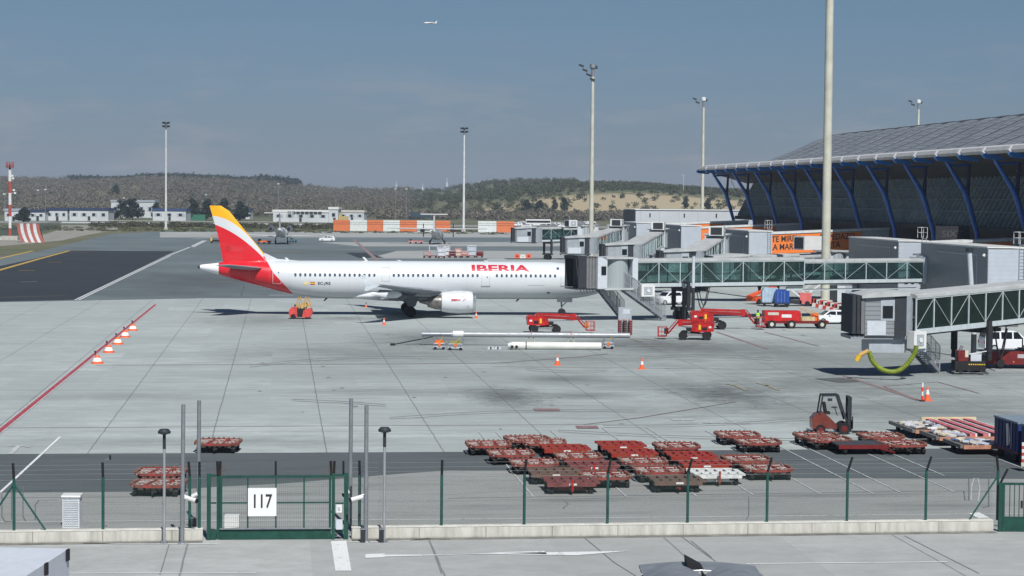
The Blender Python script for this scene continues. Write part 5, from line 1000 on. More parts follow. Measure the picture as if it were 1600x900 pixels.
b.build('mast', DGREY, t); MB().bb(1.02, 1.08, -.5, .5, .3, .75).bb(1.02, 1.08, -.5, -.44, .3, 1.0).build('fork_carriage', BLK, t)
for s in (-1, 1): MB().bb(1.08, 2.0, s*.25-.06, s*.25+.06, .08, .13).build('fork', BLK, t)
MB().prism([(-.45, 1.1), (-.15, 1.08), (-.15, 1.22), (-.33, 1.25), (-.42, 1.75), (-.55, 1.72)], -.25, .25).build('seat', BLK, t); MB().tube((.28, 0, 1.0), (.12, 0, 1.45), .025, 6).lathe([(1.44, .17), (1.48, .17)], (.1, 0, 0), n=16).build('steering_wheel', BLK, t)
for x, r in ((-.72, .27), (.6, .33)):
    for s in (-1, 1): w_ = MB().lathe([(-.09, r*.6), (-.11, r*.94), (-.06, r), (.06, r), (.11, r*.94), (.09, r*.6)], (x, s*.5, r), 'y', 20).build('wheel', BLK, t, True); MB().lathe([(-.1, r*.5), (.1, r*.5)], (x, s*.5, r), 'y', 14).build('rim', DRED, w_)
MB().bb(-.35, -.1, -.56, -.5, 1.85, 2.0).build('work_light', DGREY, t)
# ------------------------------------------------------------------ boom lifts
def boom(label, px, py, rz, flip=1, long_=0, sc_=1.0, basket='RED'):
    t = thing('boom_lift', label, 'boom lift', G(px, py), rz, 'red articulated boom lifts under the bridges'); t.scale = (flip*sc_, sc_, sc_)
    MB().bb(-1.5, 1.5, -.85, .85, .45, .75).bb(-1.7, 1.7, -.3, .3, .5, .8).build('chassis', mat('lift_chassis_grey', (.25, .26, .26), .5, .2), t)
    for x in (-1.35, 1.35):
        for s in (-1, 1): w_ = MB().lathe([(-.16, .3), (-.18, .46), (-.12, .5), (.12, .5), (.18, .46), (.16, .3)], (x, s*1.0, .5), 'y', 22).build('wheel', BLK, t, True); MB().lathe([(-.14, .26), (.14, .26)], (x, s*1.0, .5), 'y', 14).build('rim', GREY, w_)
    MB().tube((0, 0, .75), (0, 0, .95), .55, 20).build('slew_ring', BLK, t, True)
    MB().prism([(-2.1, 1.0), (-2.2, 1.9), (-1.9, 2.1), (-.5, 2.05), (.3, 1.75), (.4, 1.0), (-.6, .92)], -1.05, -.45).build('engine_cover', RED, t); MB().prism([(-2.1, 1.0), (-2.2, 1.9), (-1.9, 2.1), (-.5, 2.05), (.3, 1.75), (.4, 1.0), (-.6, .92)], .45, 1.05).build('tank_cover', RED, t)
    MB().bb(-2.15, -1.2, -.45, .45, 1.0, 1.85).build('counterweight', RED, t)
    L2 = 3.0+long_
    MB().beam((-1.5, 0, 1.95), (L2, 0, 1.75), .34, .34).build('lower_boom', mat('boom_shaded_red', (.30, .012, .012), .45, 0, .3), t); MB().beam((-1.0, 0, 2.25), (L2-.2, 0, 2.12), .26, .26).build('upper_boom', RED, t)  # lower boom and jib: lift red with shading put into the colour
    MB().prism([(L2-.3, 1.5), (L2+.15, 1.5), (L2+.2, 2.3), (L2-.35, 2.3)], -.22, .22).build('knuckle', RED, t)
    jb = MB().beam((L2+.1, -.0, 2.1), (L2+1.3, 0, .65), .18, .2).beam((L2+.3, 0, 2.25), (L2+1.55, 0, .8), .1, .1); jb.build('jib', mat('boom_shaded_red'), t)
    MB().beam((.2, 0, 1.4), (L2-.2, 0, 1.5), .12, .14).build('cylinder', SILV, t)
    b = MB(); x0 = L2+1.5; x1 = x0+.95
    for z in (.35, .85, 1.4):
        for p, q in (((x0, -.9), (x1, -.9)), ((x0, .9), (x1, .9)), ((x0, -.9), (x0, .9)), ((x1, -.9), (x1, .9))): b.tube((*p, z), (*q, z), .03, 5)
    for p in ((x0, -.9), (x1, -.9), (x0, .9), (x1, .9), (x0, 0), (x1, 0), ((x0+x1)/2, -.9)): b.tube((*p, .35), (*p, 1.4), .03, 5)
    bk = b.build('basket', RED, t); MB().bb(x0, x1, -.9, .9, .3, .36).build('basket_floor', RED, bk); MB().bb(x0-.2, x0+.25, -.3, .25, .6, 1.25).build('control_panel', mat('panel_orange', (.70, .22, .04), .5) if basket != 'RED' else BLK, bk)
    MB().bb(-1.9, -1.6, -1.07, -1.05, 1.4, 1.62).build('decal', W, t); MB().bb(-1.4, -.85, -1.07, -1.05, 1.15, 1.5).build('shading_panel', BLK, t); MB().bb(.42, 1.0, -.8, .6, .95, 1.35).build('shading_block', BLK, t); MB().tube((-1.2, -.7, 2.05), (-1.2, -.7, 2.3), .06, 8).build('beacon', OR, t); MB().bb(-.7, -.45, -1.07, -1.05, 1.2, 1.75).build('decal', YEL, t)  # black panel and block added as darker shading on the red body
    return t
boom('red boom lift behind the long metal tube, basket to the right', 851, 520, R(4), 1, .5, .80, 'O')
boom('shiny red boom lift with big black tyres before the bridge stairs, basket left', 1086, 530.5, R(-8), -1, -1.2, .80)
boom('red boom lift behind the shiny one with long box boom to the right', 1108, 514, R(3), 1, 1.0, .86)
# ------------------------------------------------------------------ cars and vans
def car(name, label, cat, P, rz, kind, m, group=None, simple=False):
    t = thing(name, label, cat, P, rz, group)
    if kind == 'hatch': Ln, Wd, Ht = 4.1, 1.75, 1.5; body = [(-2.05, .35), (-2.08, .75), (-1.95, .95), (-1.2, .92), (2.0, .9), (2.05, .55), (2.0, .28), (-1.9, .25)]; cab_ = [(-1.35, .9), (-.55, 1.42), (.3, 1.5), (1.35, 1.40), (1.9, .95)]
    elif kind == 'suv': Ln, Wd, Ht = 4.4, 1.85, 1.65; body = [(-2.2, .4), (-2.2, .85), (-2.0, 1.05), (2.15, 1.08), (2.22, .6), (2.1, .32), (-2.05, .32)]; cab_ = [(-1.25, 1.03), (-.6, 1.58), (.5, 1.66), (1.7, 1.56), (2.08, 1.06)]
    else: Ln, Wd, Ht = 4.4, 1.85, 1.85; body = [(-2.2, .4), (-2.2, .9), (-1.9, 1.05), (2.2, 1.08), (2.2, .35), (-2.05, .32)]; cab_ = [(-1.5, 1.05), (-.85, 1.68), (-.3, 1.84), (2.05, 1.84), (2.18, 1.06)]
    h = Wd/2
    MB().prism(body, -h, h).build('body', m, t, True, 30)
    b = MB(); n = len(cab_); ins = .16; zt = max(p[1] for p in cab_); zb = min(p[1] for p in cab_)
    lo = [(x, -h+ins*(z-zb)/(zt-zb)+.02, z) for x, z in cab_]; hi = [(x, h-ins*(z-zb)/(zt-zb)-.02, z) for x, z in cab_]
    b.add(lo+hi, [(i, i+1, n+i+1, n+i) for i in range(n-1)]+[tuple(range(n)), tuple(range(n, 2*n))]); b.build('cabin', m, t, True, 30)
    def pane(xa, xb, za, zb_, nm='side_window'):
        for s in (-1, 1):
            def yy(z): return s*(h-ins*(z-zb)/(zt-zb)-.02+.006)
            zt2 = zt-.13; q = [(xa[0], za), (xb[0], za), (xb[1], zb_), (xa[1], zb_)]
            MB().add([(x, yy(z), z) for x, z in q], [(0, 1, 2, 3)]).build(nm, DGLASS, t)
    zs = zb+.08; zz = zt-.12
    if kind == 'van': pane((-1.2, -.75), (-.35, -.35), zs, zz); pane((-.22, -.22), (.75, .75), zs, zz); pane((.9, .9), (1.75, 1.7), zs, zz)
    else: pane((-1.0, -.5), (.1, .1), zs, zz-.03); pane((.2, .2), (1.1, .95), zs, zz-.04); pane((1.2, 1.08), (1.65, 1.3), zs, zz-.06)
    c0, c1 = cab_[0], cab_[1]; f_ = lambda t_: (c0[0]+(c1[0]-c0[0])*t_, c0[1]+(c1[1]-c0[1])*t_)
    a_, b_ = f_(.12), f_(.9); MB().add([(a_[0]-.01, -h+.15, a_[1]+.01), (a_[0]-.01, h-.15, a_[1]+.01), (b_[0]-.01, h-.24, b_[1]+.01), (b_[0]-.01, -h+.24, b_[1]+.01)], [(0, 1, 2, 3)]).build('windscreen', DGLASS, t)
    c0, c1 = cab_[-1], cab_[-2]; a_, b_ = f_(.2), f_(.85) if 0 else (c0[0]+(c1[0]-c0[0])*.85, c0[1]+(c1[1]-c0[1])*.85); a_ = (c0[0]+(c1[0]-c0[0])*.25, c0[1]+(c1[1]-c0[1])*.25)
    MB().add([(a_[0]+.012, -h+.2, a_[1]+.01), (a_[0]+.012, h-.2, a_[1]+.01), (b_[0]+.012, h-.26, b_[1]+.01), (b_[0]+.012, -h+.26, b_[1]+.01)], [(0, 1, 2, 3)]).build('rear_window', DGLASS, t)
    for x in (-Ln*.31, Ln*.31):
        for s in (-1, 1): w_ = MB().lathe([(-.1, .2), (-.11, .3), (-.07, .33), (.07, .33), (.11, .3), (.1, .2)], (x, s*(h-.09), .33), 'y', 20).build('wheel', BLK, t, True); MB().lathe([(-.105, .19), (.105, .19)], (x, s*(h-.09), .33), 'y', 14).build('rim', GREY, w_)
    for s in (-1, 1): MB().bb(-Ln/2-.04, -Ln/2+.12, s*(h-.3)-.17, s*(h-.3)+.17, .66, .82).build('headlight', LAMPG, t); MB().bb(Ln/2-.12, Ln/2+.03, s*(h-.14)-.12, s*(h-.14)+.12, .72, .95).build('tail_light', RED, t)
    MB().bb(-.62, -.5, -h-.14, -h, zb+.02, zb+.16).build('mirror', m, t)
    return t
CP = mat('car_white', (.72, .74, .76), .25, var=.06, coat=.5)
car('parked_car', 'white hatchback facing left beside the nearest bridge bellows', 'car', G(1301, 506), R(8), 'hatch', CP)
car('parked_car', 'white crossover car seen behind the stairs of the long glass bridge', 'car', G(1047, 476), R(30), 'suv', CP)
car('parked_van', 'white windowed van behind the nearest bridge column at the right edge', 'van', G(1572, 549), R(186), 'van', CP)
car('parked_car', 'small white service car far out beyond the airliner', 'car', G(511, 377.5), R(5), 'suv', CP)
# far parked cars
proto = None; SI = mat('car_silver', (.30, .32, .34), .3, .4, .1)
CARL = {0: 'small white car in the distant car park right of the striped panels', 1: 'small grey car in the distant car park right of the striped panels'}
protos = {}
for i in range(34):
    px = 805+3.7*i+random.uniform(-1, 1); py = random.choice((353.5, 351.0, 356)); k = 0 if random.random() < .65 else 1
    P = G(px, py); P.z = float(hill(np.array(P.x), np.array(P.y)))
    if k not in protos: protos[k] = car('distant_car', CARL[k], 'car', P, R(random.choice((0, 90, 8))), random.choice(('hatch', 'suv')), (CP, SI)[k], 'cars in the distant car park')
    else: dup(protos[k], P, R(random.choice((0, 90, 12, 180))), CARL[k])
bs = thing('coach', 'white coach parked among the distant cars at the centre', 'coach', G(841, 354), 0); MB().bb(-5.5, 5.5, -1.2, 1.2, .5, 3.2).build('body', W, bs); MB().bb(-5.2, 5.2, -1.23, -1.2, 1.7, 2.6).build('window_band', DGLASS, bs)
for x in (-3.5, 3.5): MB().lathe([(-.2, .5), (.2, .5)], (x, -1.05, .5), 'y', 16).build('wheel', BLK, bs)
# ------------------------------------------------------------------ person
t = thing('person', 'worker in a yellow green hi-vis vest standing beside the red truck', 'person', G(1184, 512), R(-20)); t.rotation_euler = (0, 0, R(160))
def body():
    v = [(0, 0, .95), (0, 0, 1.15), (0, 0, 1.38), (0, 0, 1.5), (0, .01, 1.62), (0, .02, 1.74), (.1, 0, .88), (.11, .03, .5), (.11, -.02, .08), (.11, .14, .03), (-.1, 0, .88), (-.12, -.02, .5), (-.12, -.06, .08), (-.12, .1, .03), (.19, 0, 1.42), (.26, .05, 1.15), (.24, .22, .98), (.23, .3, .95), (-.19, 0, 1.42), (-.27, .04, 1.16), (-.25, .2, 1.0), (-.24, .28, .97)]
    e = [(0, 1), (1, 2), (2, 3), (3, 4), (4, 5), (0, 6), (6, 7), (7, 8), (8, 9), (0, 10), (10, 11), (11, 12), (12, 13), (2, 14), (14, 15), (15, 16), (16, 17), (2, 18), (18, 19), (19, 20), (20, 21)]
    r = [.15, .15, .17, .06, .09, .08, .09, .065, .045, .04, .09, .065, .045, .04, .07, .05, .035, .035, .07, .05, .035, .035]
    me = bpy.data.meshes.new('body'); me.from_pydata(v, e, []); o = bpy.data.objects.new('body', me); C.objects.link(o); m = o.modifiers.new('s', 'SKIN')
    for i, q in enumerate(r): me.skin_vertices[0].data[i].radius = (q, q*.85)
    me.skin_vertices[0].data[0].use_root = True; o.modifiers.new('d', 'SUBSURF').levels = 2; o.modifiers['d'].render_levels = 2; me.materials.append(NAVY); return o
o = body(); o.parent = t
MB().rings([[(a*math.cos(q), b_*math.sin(q), z) for q in [2*math.pi*i/14 for i in range(14)]] for z, a, b_ in ((.98, .20, .17), (1.2, .21, .17), (1.42, .23, .17), (1.5, .10, .09))]).build('vest', HIVIS, t, True); MB().rings([[(a*math.cos(q), a*.9*math.sin(q), z) for q in [2*math.pi*i/14 for i in range(14)]] for z, a in ((1.17, .218), (1.23, .22))]).build('reflective_band', W, t)
MB().rings([[(a*math.cos(q), .02+a*math.sin(q), z) for q in [2*math.pi*i/12 for i in range(12)]] for z, a in ((1.69, .10), (1.76, .095), (1.82, .04))]).build('hair', BLK, t, True)
# ------------------------------------------------------------------ red service truck, tractor, barriers, containers
t = thing('service_truck', 'low red service truck with tan rails parked left of the white hatchback', 'truck', G(1237, 512.5), R(3))
MB().bb(-2.9, .7, -.9, .9, .75, 1.75).build('body', mat('truck_red', (.50, .015, .015), .4, 0, .3, 2), t); MB().bb(-2.9, 3.6, -.85, .85, .5, .78).build('chassis', DRED, t); MB().bb(-2.6, -1.5, -.92, -.9, 1.35, 1.62).build('plate', CREAM, t); MB().bb(-1.2, -.2, -.92, -.9, 1.1, 1.42).build('plate', W, t)
b = MB()
for x in (.8, 1.8, 2.6): b.tube((x, -.8, .78), (x, -.8, 2.2-.25*x), .04, 5)
b.tube((.8, -.8, 2.1), (2.6, -.8, 1.5), .04, 5).tube((.8, .8, 2.1), (2.9, .8, .9), .04, 5).build('rails', BRN, t); MB().bb(.9, 2.2, -.8, .4, .78, 1.15).build('tan_box', mat('tan_box', (.5, .42, .25), .6), t); MB().bb(2.0, 2.6, -.5, .4, .78, 1.5).build('red_box', OR, t)
for x in (-2.2, -.2, 2.9):
    for s in (-1, 1): w_ = MB().lathe([(-.15, .3), (-.16, .42), (.16, .42), (.15, .3)], (x, s*.85, .42), 'y', 18).build('wheel', BLK, t, True); MB().lathe([(-.17, .2), (.17, .2)], (x, s*.85, .42), 'y', 12).build('rim', CREAM, w_)
t = thing('tow_tractor', 'long low dark red aircraft tow tractor at the right edge under the bridge', 'tractor', G(1604, 575), R(-4))
MB().prism([(-3.2, .35), (-3.3, 1.1), (-2.9, 1.35), (-.4, 1.35), (0, 1.55), (3.4, 1.5), (3.4, .35)], -1.1, 1.1).build('body', DRED, t); MB().bb(-.9, -.2, -1.12, -1.1, .85, 1.15).build('plate', mat('plate_grey', (.45, .42, .44), .6), t)
b = MB().bb(-.6, 1.2, -.9, .9, 1.5, 1.55)
for x in (-.5, 1.1): b.tube((x, -.85, 1.5), (x, -.85, 2.4), .05, 6)
b.build('cab_frame', BLK, t)
for x in (-2.2, 2.2): MB().lathe([(-.2, .3), (.2, .42)], (x, -1.05, .42), 'y', 18).build('wheel', BLK, t)
for x in (-2.6, -1.2): MB().tube((x, -1.13, .55), (x, -1.1, .55), .07, 8).build('side_lamp', OR, t)
t = thing('power_cart', 'dark machinery cart with yellow warning strip below the nearest bridge column', 'machine cart', G(1514, 584), 0)
MB().bb(-1.2, 1.1, -.7, .7, .3, 1.0).build('body', BLK, t); MB().bb(-.95, -.2, -.6, .5, 1.0, 1.75).build('red_unit', DRED, t); MB().bb(.0, .8, -.5, .5, 1.0, 1.5).build('white_unit', LG, t); MB().tube((-.9, .2, 1.2), (-.5, .2, 2.1), .12, 8).build('exhaust', STEEL, t)
for k in range(8): MB().bb(-.2+.16*k, -.1+.16*k, -.73, -.70, .72, .80).build('warning_mark', YEL, t)
MB().tube((-1.3, -.75, .12), (1.3, -.8, .12), .05, 6).tube((-1.3, -.75, .12), (-1.3, .6, .12), .05, 6).tube((1.3, -.8, .12), (1.3, .6, .12), .05, 6).build('bumper_rail', DGREY, t)
for x in (-.8, .8): MB().lathe([(-.15, .2), (.15, .3)], (x, -.65, .3), 'y', 14).build('wheel', BLK, t)
MB().beam((-.1, -.3, 1.5), (1.2, -.4, 1.75), .06, .06).build('tow_arm', W, t); MB().bb(-.45, -.2, -.62, -.3, 1.3, 1.8).build('cream_tank', CREAM, t)
t = thing('coil_stack', 'grey cabinet with two striped red and black coil stacks under the long bridge', 'cabinet', G(976, 523), 0)
MB().bb(-.62, .62, -.3, .5, .0, 2.6).build('cabinet', GREY, t); MB().bb(-.2, .45, -.32, -.3, 2.0, 2.45).build('panel', LG, t)
for s in (-1, 0, 1):
    b = MB()
    for k in range(8): b.lathe([(.1+.17*k, .2), (.19+.17*k, .2)], (s*.5, -.55, 0), n=12)
    b.build('coil', BLK if s == 0 else DRED, t)
    MB().tube((s*.5, -.55, .05), (s*.5, -.55, 1.5), .15, 10).build('coil_core', mat('coil_pale', (.5, .3, .28), .6), t)
BW = mat('barrier_white', (.62, .6, .58), .6); BR = mat('barrier_red', (.45, .05, .04), .6)
for k in range(9):
    q = k/8; P = G(1270+44*q, 478+11*q); t = thing('barrier_block', ('leftmost', 'second from left', 'third from left', 'fourth from left', 'middle', 'fourth from right', 'third from right', 'second from right', 'rightmost')[k]+' red and white plastic barrier behind the white hatchback', 'barrier', P, R(-28), 'red and white barriers in a row'); MB().prism([(-.5, 0), (.5, 0), (.42, .45), (-.42, .45)], -.25, .25).build('base', BW if k % 2 else BR, t); MB().prism([(-.42, .45), (.42, .45), (.4, 1.0), (-.4, 1.0)], -.12, .12).build('top', BR if k % 2 else BW, t); MB().bb(-.2, .2, -.14, .14, .5, .8).build('hole', BLK, t)
def uld(name, label, px, py, m, w_=1.6, h_=1.6, d_=1.5, rz=0, cat='container'):
    t = thing(name, label, cat, G(px, py), rz); MB().prism([(-w_/2, .5), (w_/2, .5), (w_/2, .5+h_), (-w_/2+.25, .5+h_), (-w_/2, .5+h_*.75)], -d_/2, d_/2).build('shell', m, t); MB().bb(-w_/2-.05, w_/2+.05, -d_/2-.05, d_/2+.05, .35, .5).build('dolly_deck', DGREY, t)
    for x in (-w_*.35, w_*.35): MB().lathe([(-.08, .18), (.08, .18)], (x, -d_/2+.1, .18), 'y', 12).build('wheel', BLK, t)
    MB().bb(-w_/2+.3, w_/2-.1, -d_/2-.02, -d_/2, .6, .5+h_*.9).build('curtain', m, t); b = MB()
    for k in range(3): b.bb(-w_/2+.3+k*.4, -w_/2+.33+k*.4, -d_/2-.035, -d_/2-.02, .6, .5+h_*.9)
    b.build('strap', mat('strap_grey', (.3, .33, .36), .6), t); return t
uld('air_container', 'pale blue air cargo container under the long bridge tunnel', 1202, 478.5, mat('container_pale_blue', (.42, .55, .66), .45, .2), 1.9, 1.75); uld('air_container', 'deep blue air cargo container right of the pale blue one', 1221, 479.5, mat('container_blue', (.01, .06, .30), .5), 1.7, 1.6)
t = thing('belt_loader', 'orange belt loader standing left of the pale blue container', 'belt loader', G(1187, 475), R(40)); MB().bb(-1.6, 1.6, -.8, .8, .4, .95).build('body', mat('loader_orange', (.68, .10, .03), .5), t); MB().beam((-1.9, 0, 1.0), (2.6, 0, 2.1), .9, .2).build('belt', mat('loader_orange'), t)
for x in (-1, 1): MB().lathe([(-.1, .35), (.1, .35)], (x, -.75, .35), 'y', 14).build('wheel', BLK, t)
t = thing('stair_truck', 'white and pink passenger stairs behind the blue container', 'stairs', G(1246, 478), 0); MB().beam((-1.8, 0, 2.6), (1.0, 0, .6), 1.2, .2).build('stair_flight', W, t); MB().bb(.2, 1.6, -.7, .7, .3, 1.6).build('cab', mat('pink_red', (.62, .14, .14), .5), t); MB().bb(-2.0, .4, -.7, .7, .3, .7).build('chassis', DGREY, t)
b = MB()
for s in (-.6, .6): b.beam((-1.8, s, 3.5), (1.0, s, 1.5), .05, .05)
for k in range(5):
    for s in (-.6, .6): b.tube((-1.8+.7*k, s, 2.6-.5*k), (-1.8+.7*k, s, 3.5-.5*k), .03, 5)
b.build('hand_rail', W, t)
for x in (-1.4, 1.1): MB().lathe([(-.1, .32), (.1, .32)], (x, -.66, .32), 'y', 14).build('wheel', BLK, t)
t = thing('second_stairs', 'white boarding steps leaning up to the right beyond the striped barriers', 'stairs', G(1268, 474), 0); MB().beam((-1.2, 0, .7), (1.6, 0, 2.9), 1.2, .18).build('stair_flight', W, t); MB().beam((-1.2, -.6, 1.6), (1.6, -.6, 3.7), .05, .05).beam((-1.2, .6, 1.6), (1.6, .6, 3.7), .05, .05).build('hand_rail', W, t); MB().bb(-1.3, 1.2, -.6, .6, .3, .6).build('chassis', GREY, t)
for px, w_, m, lb in ((1299, 1.3, DGREY, 'dark upright cabinet beyond the striped barriers'), (1312, 1.2, LG, 'pale grey upright cabinet right of the dark one'), (1328, 1.5, GREY, 'mid grey upright cabinet behind the nearest bridge bellows')):
    t = thing('equipment_cabinet', lb, 'cabinet', G(px, 474), 0); MB().bb(-w_/2, w_/2, -.5, .5, .1, 2.3).build('body', m, t); MB().bb(-w_/2+.1, w_/2-.1, -.52, -.5, .3, 2.1).build('door', m, t); MB().bb(-w_/2-.05, w_/2+.05, -.55, .55, 2.3, 2.36).build('roof', STEEL, t)
# ------------------------------------------------------------------ cones
OC = mat('cone_orange', (.80, .13, .04), .5, var=.08)
cp = None
CN = [(572, 480, 'traffic cone at the far tip of the wing shadow', .6), (600, 507.5, 'traffic cone in front of the near wing tip', .72), (744, 497, 'traffic cone right of the airliner engine', .68), (871, 570.5, 'traffic cone on open concrete below the white cylinder', .85), (1003, 576.5, 'traffic cone on open concrete right of the one below the cylinder', .85)]
for px, py, lb, h in CN:
    if cp is None:
        t = thing('traffic_cone', lb, 'cone', G(px, py), 0, 'orange and white traffic cones'); cp = t
        MB().lathe([(.04, .17), (.3, .115), (.3, .115)]).build('lower_band', OC, t, True); MB().lathe([(.3, .115), (.52, .07)]).build('white_band', W, t, True); MB().lathe([(.52, .07), (.75, .025)]).build('tip', OC, t, True); MB().bb(-.24, .24, -.24, .24, 0, .04).build('base', OC, t)
    else: t = dup(cp, G(px, py), 0, lb)
    t.scale = (h/.75,)*3
t = thing('warning_cone', 'larger orange cone with white band beside the tall striped bollard', 'cone', G(1449, 626)); MB().bb(-.28, .28, -.28, .28, 0, .05).build('base', OC, t); MB().lathe([(.05, .22), (.42, .14)]).build('lower_band', OC, t, True); MB().lathe([(.42, .14), (.72, .08)]).build('white_band', W, t, True); MB().lathe([(.72, .08), (.95, .03)]).build('tip', OC, t, True)
t = thing('striped_bollard', 'tall slim red and white bollard left of the larger cone', 'bollard', G(1441, 627)); MB().lathe([(0, .2), (.06, .2), (.08, .06)]).build('base', BLK, t)
for k in range(4): MB().tube((0, 0, .08+.28*k), (0, 0, .36+.28*k), .07, 12).build('band', mat('bollard_red', (.75, .05, .03), .5) if k % 2 == 0 else W, t)
POS = ('nearest', 'second', 'middle', 'fourth', 'farthest'); mk = None
for i, (px, py) in enumerate(((152, 568), (170, 551), (184, 538), (195.5, 527), (207.5, 516.5))):
    lb = f'wide orange and white marker on the red line, {POS[i]} of the row'
    if mk is None:
        t = thing('marker_cone', lb, 'marker cone', G(px, py), 0, 'wide marker cones along the red line'); mk = t
        MB().lathe([(.0, .47), (.15, .45), (.17, .38)], n=20).build('base_ring', OC, t, True); MB().lathe([(.17, .37), (.45, .25)], n=20).build('white_band', mat('marker_white', (.82, .8, .76), .5), t, True); MB().lathe([(.45, .25), (.62, .17), (.64, .05)], n=20).build('top', OC, t, True); MB().tube((-.14, 0, .62), (-.17, 0, .85), .03, 6).lathe([(.82, .06), (.95, .07), (.98, .03)], (-.17, 0, 0), n=10).build('lamp', BLK, t)
    else: dup(mk, G(px, py), R(20*i), lb)
# ------------------------------------------------------------------ tube, cylinder and jacks
P0, P1 = Pt(659, 522, 178), Pt(984, 521.3, 178.5)
t = thing('metal_tube', 'very long shiny metal tube lying on stands before the airliner', 'tube', P0, math.atan2(P1.y-P0.y, P1.x-P0.x)); LT_ = (P1-P0).length
MB().tube((0, 0, 0), (LT_*.14, 0, 0), .20, 16).build('tube_tip', STEEL, t, True); MB().tube((LT_*.14, 0, 0), (LT_, 0, 0), .235, 18).build('tube_body', mat('brushed_tube', (.36, .38, .40), .5, .35, .12, .8), t, True); MB().tube((LT_*.15, 0, .02), (LT_*.2, 0, .02), .30, 14).build('collar', W, t, True); MB().tube((.1, 0, 0), (.1, 0, -1.0), .035, 6).build('prop', STEEL, t)
for px, nm in ((830, 'stand'), (892, 'stand')):
    x = (px-659)/325*LT_; MB().bb(x-.6, x+.6, -.35, -.25, -P0.z+.1, -P0.z+.25).bb(x-.6, x+.6, .25, .35, -P0.z+.1, -P0.z+.25).tube((x-.3, 0, -P0.z+.2), (x-.2, 0, -.2), .05, 6).tube((x+.3, 0, -P0.z+.2), (x+.2, 0, -.2), .05, 6).build('stand', CREAM, t); MB().tube((x, -.2, -.1), (x, -.2, .35), .04, 6).build('clamp', OR, t)
P0 = G(800, 546); P0.z = .33; t = thing('white_cylinder', 'long white cylinder with two black round ports lying before the metal tube', 'cylinder', P0, R(1)); 
MB().tube((0, 0, 0), (7.6, 0, .0), .33, 24).build('shell', mat('cylinder_white', (.66, .67, .62), .4, 0, .12, 1), t, True); MB().tube((-.35, 0, 0), (0, 0, 0), .2, 16, .33).build('nose_cap', W, t, True)
for x in (0, .38): MB().tube((x, -.30, -.08), (x, -.36, -.08), .13, 14).build('port', BLK, t)
MB().tube((1.15, 0, 0), (1.24, 0, 0), .342, 24).build('strap', DGREY, t)
def jack(label, px, py, w_, m2):
    t = thing('jack_trolley', label, 'trolley', G(px, py), R(random.uniform(-8, 8)), 'wheeled jacks around the tube'); MB().bb(-w_/2, w_/2, -.35, .35, .22, .3).bb(-w_/2, w_/2, -.3, -.25, .5, .56).build('frame', LG, t)
    b = MB()
    for x in (-w_/2+.05, w_/2-.05): b.tube((x, -.3, .2), (x, -.3, 1.0), .03, 6).tube((x, .3, .2), (x, .3, 1.0), .03, 6)
    b.build('uprights', STEEL, t); MB().prism([(-w_*.4, .56), (w_*.4, .56), (w_*.3, .8), (-w_*.3, .8)], -.25, .25).build('cradle', m2, t)
    for x in (-w_*.35, w_*.35): MB().lathe([(-.06, .13), (.06, .13)], (x, -.33, .13), 'y', 12).build('wheel', BLK, t)
    MB().tube((0, -.3, .5), (w_*.3, -.45, 1.1), .025, 6).build('handle', mat('yel_handle', (.6, .5, .05), .5), t); MB().bb(-.1, .1, -.4, -.3, .3, .55).build('valve_box', OR, t)
jack('jack with orange cradle under the left end of the metal tube', 686, 546, 1.0, OR); jack('jack with yellow handle right of the orange one under the tube', 712, 547, 1.3, mat('jack_olive', (.25, .25, .08), .5)); jack('small silver jack at the right end of the white cylinder', 951, 545, .9, SILV)
t = thing('tow_bar', 'thin dark tow bar lying left of the metal tube on the concrete', 'tow bar', G(617, 540), 0); q = G(676, 535)-G(617, 540); MB().tube((0, 0, .12), (q.x, q.y, .5), .05, 8).tube((q.x*.3, 0, .12), (q.x*1.6, q.y*.2, .15), .03, 6).build('bar', DGREY, t); MB().bb(-.4, 0, -.15, .15, .02, .2).build('coupling', BLK, t)
for i, (px, lb) in enumerate(((767, 'small grey block with dark mark on the ground, left one'), (778, 'small grey block with dark mark on the ground, right one'))): t = thing('wheel_chock', lb, 'chock', G(px, 545.5)); MB().prism([(-.3, 0), (.3, 0), (.2, .22), (-.2, .22)], -.15, .15).build('block', LG, t); MB().bb(-.06, .06, -.18, -.16, 0, .22).build('mark', BLK, t)
# ------------------------------------------------------------------ loader under the tail
t = thing('de_icing_cart', 'red and tan railed service cart under the airliner tail', 'service cart', G(470, 498), R(0))
MB().prism([(-1.15, .2), (-1.2, .9), (-.9, 1.25), (-.35, 1.2), (-.3, .2)], -.6, .6).build('front_body', mat('cart_pink_red', (.60, .07, .06), .4, 0, .3, 3), t); MB().prism([(.2, .2), (.35, .95), (1.1, 1.15), (1.25, .7), (1.0, .2)], -.7, .6).build('rear_body', mat('cart_pink_red'), t); MB().bb(-.4, .4, -.55, .6, .2, 1.1).build('engine_bay', BLK, t)
b = MB()
for x0, x1, s in ((-.5, .0, -1), (.25, .85, -1), (-.3, .1, 1), (.5, 1.0, 1)): b.tube((x0, s*.5, 1.0), ((x0+x1)/2, s*.5, 2.3), .05, 6).tube(((x0+x1)/2, s*.5, 2.3), (x1+.1, s*.5, 1.1), .05, 6).tube((x0, s*.5, 1.3), (x1+.1, s*.5, 1.6), .04, 6)
b.build('tan_rails', BRN, t); MB().prism([(-.2, 1.1), (.35, 1.0), (.9, 1.6), (.5, 1.75)], -.3, .3).build('tan_seat', mat('tan_box2', (.5, .42, .15), .6), t); MB().tube((-.5, -.3, 1.3), (-.5, -.3, 1.5), .16, 10).build('tank', BLK, t)
for x in (-.75, .75):
    for s in (-1, 1): MB().lathe([(-.09, .26), (.09, .26)], (x, s*.58, .26), 'y', 14).build('wheel', BLK, t)
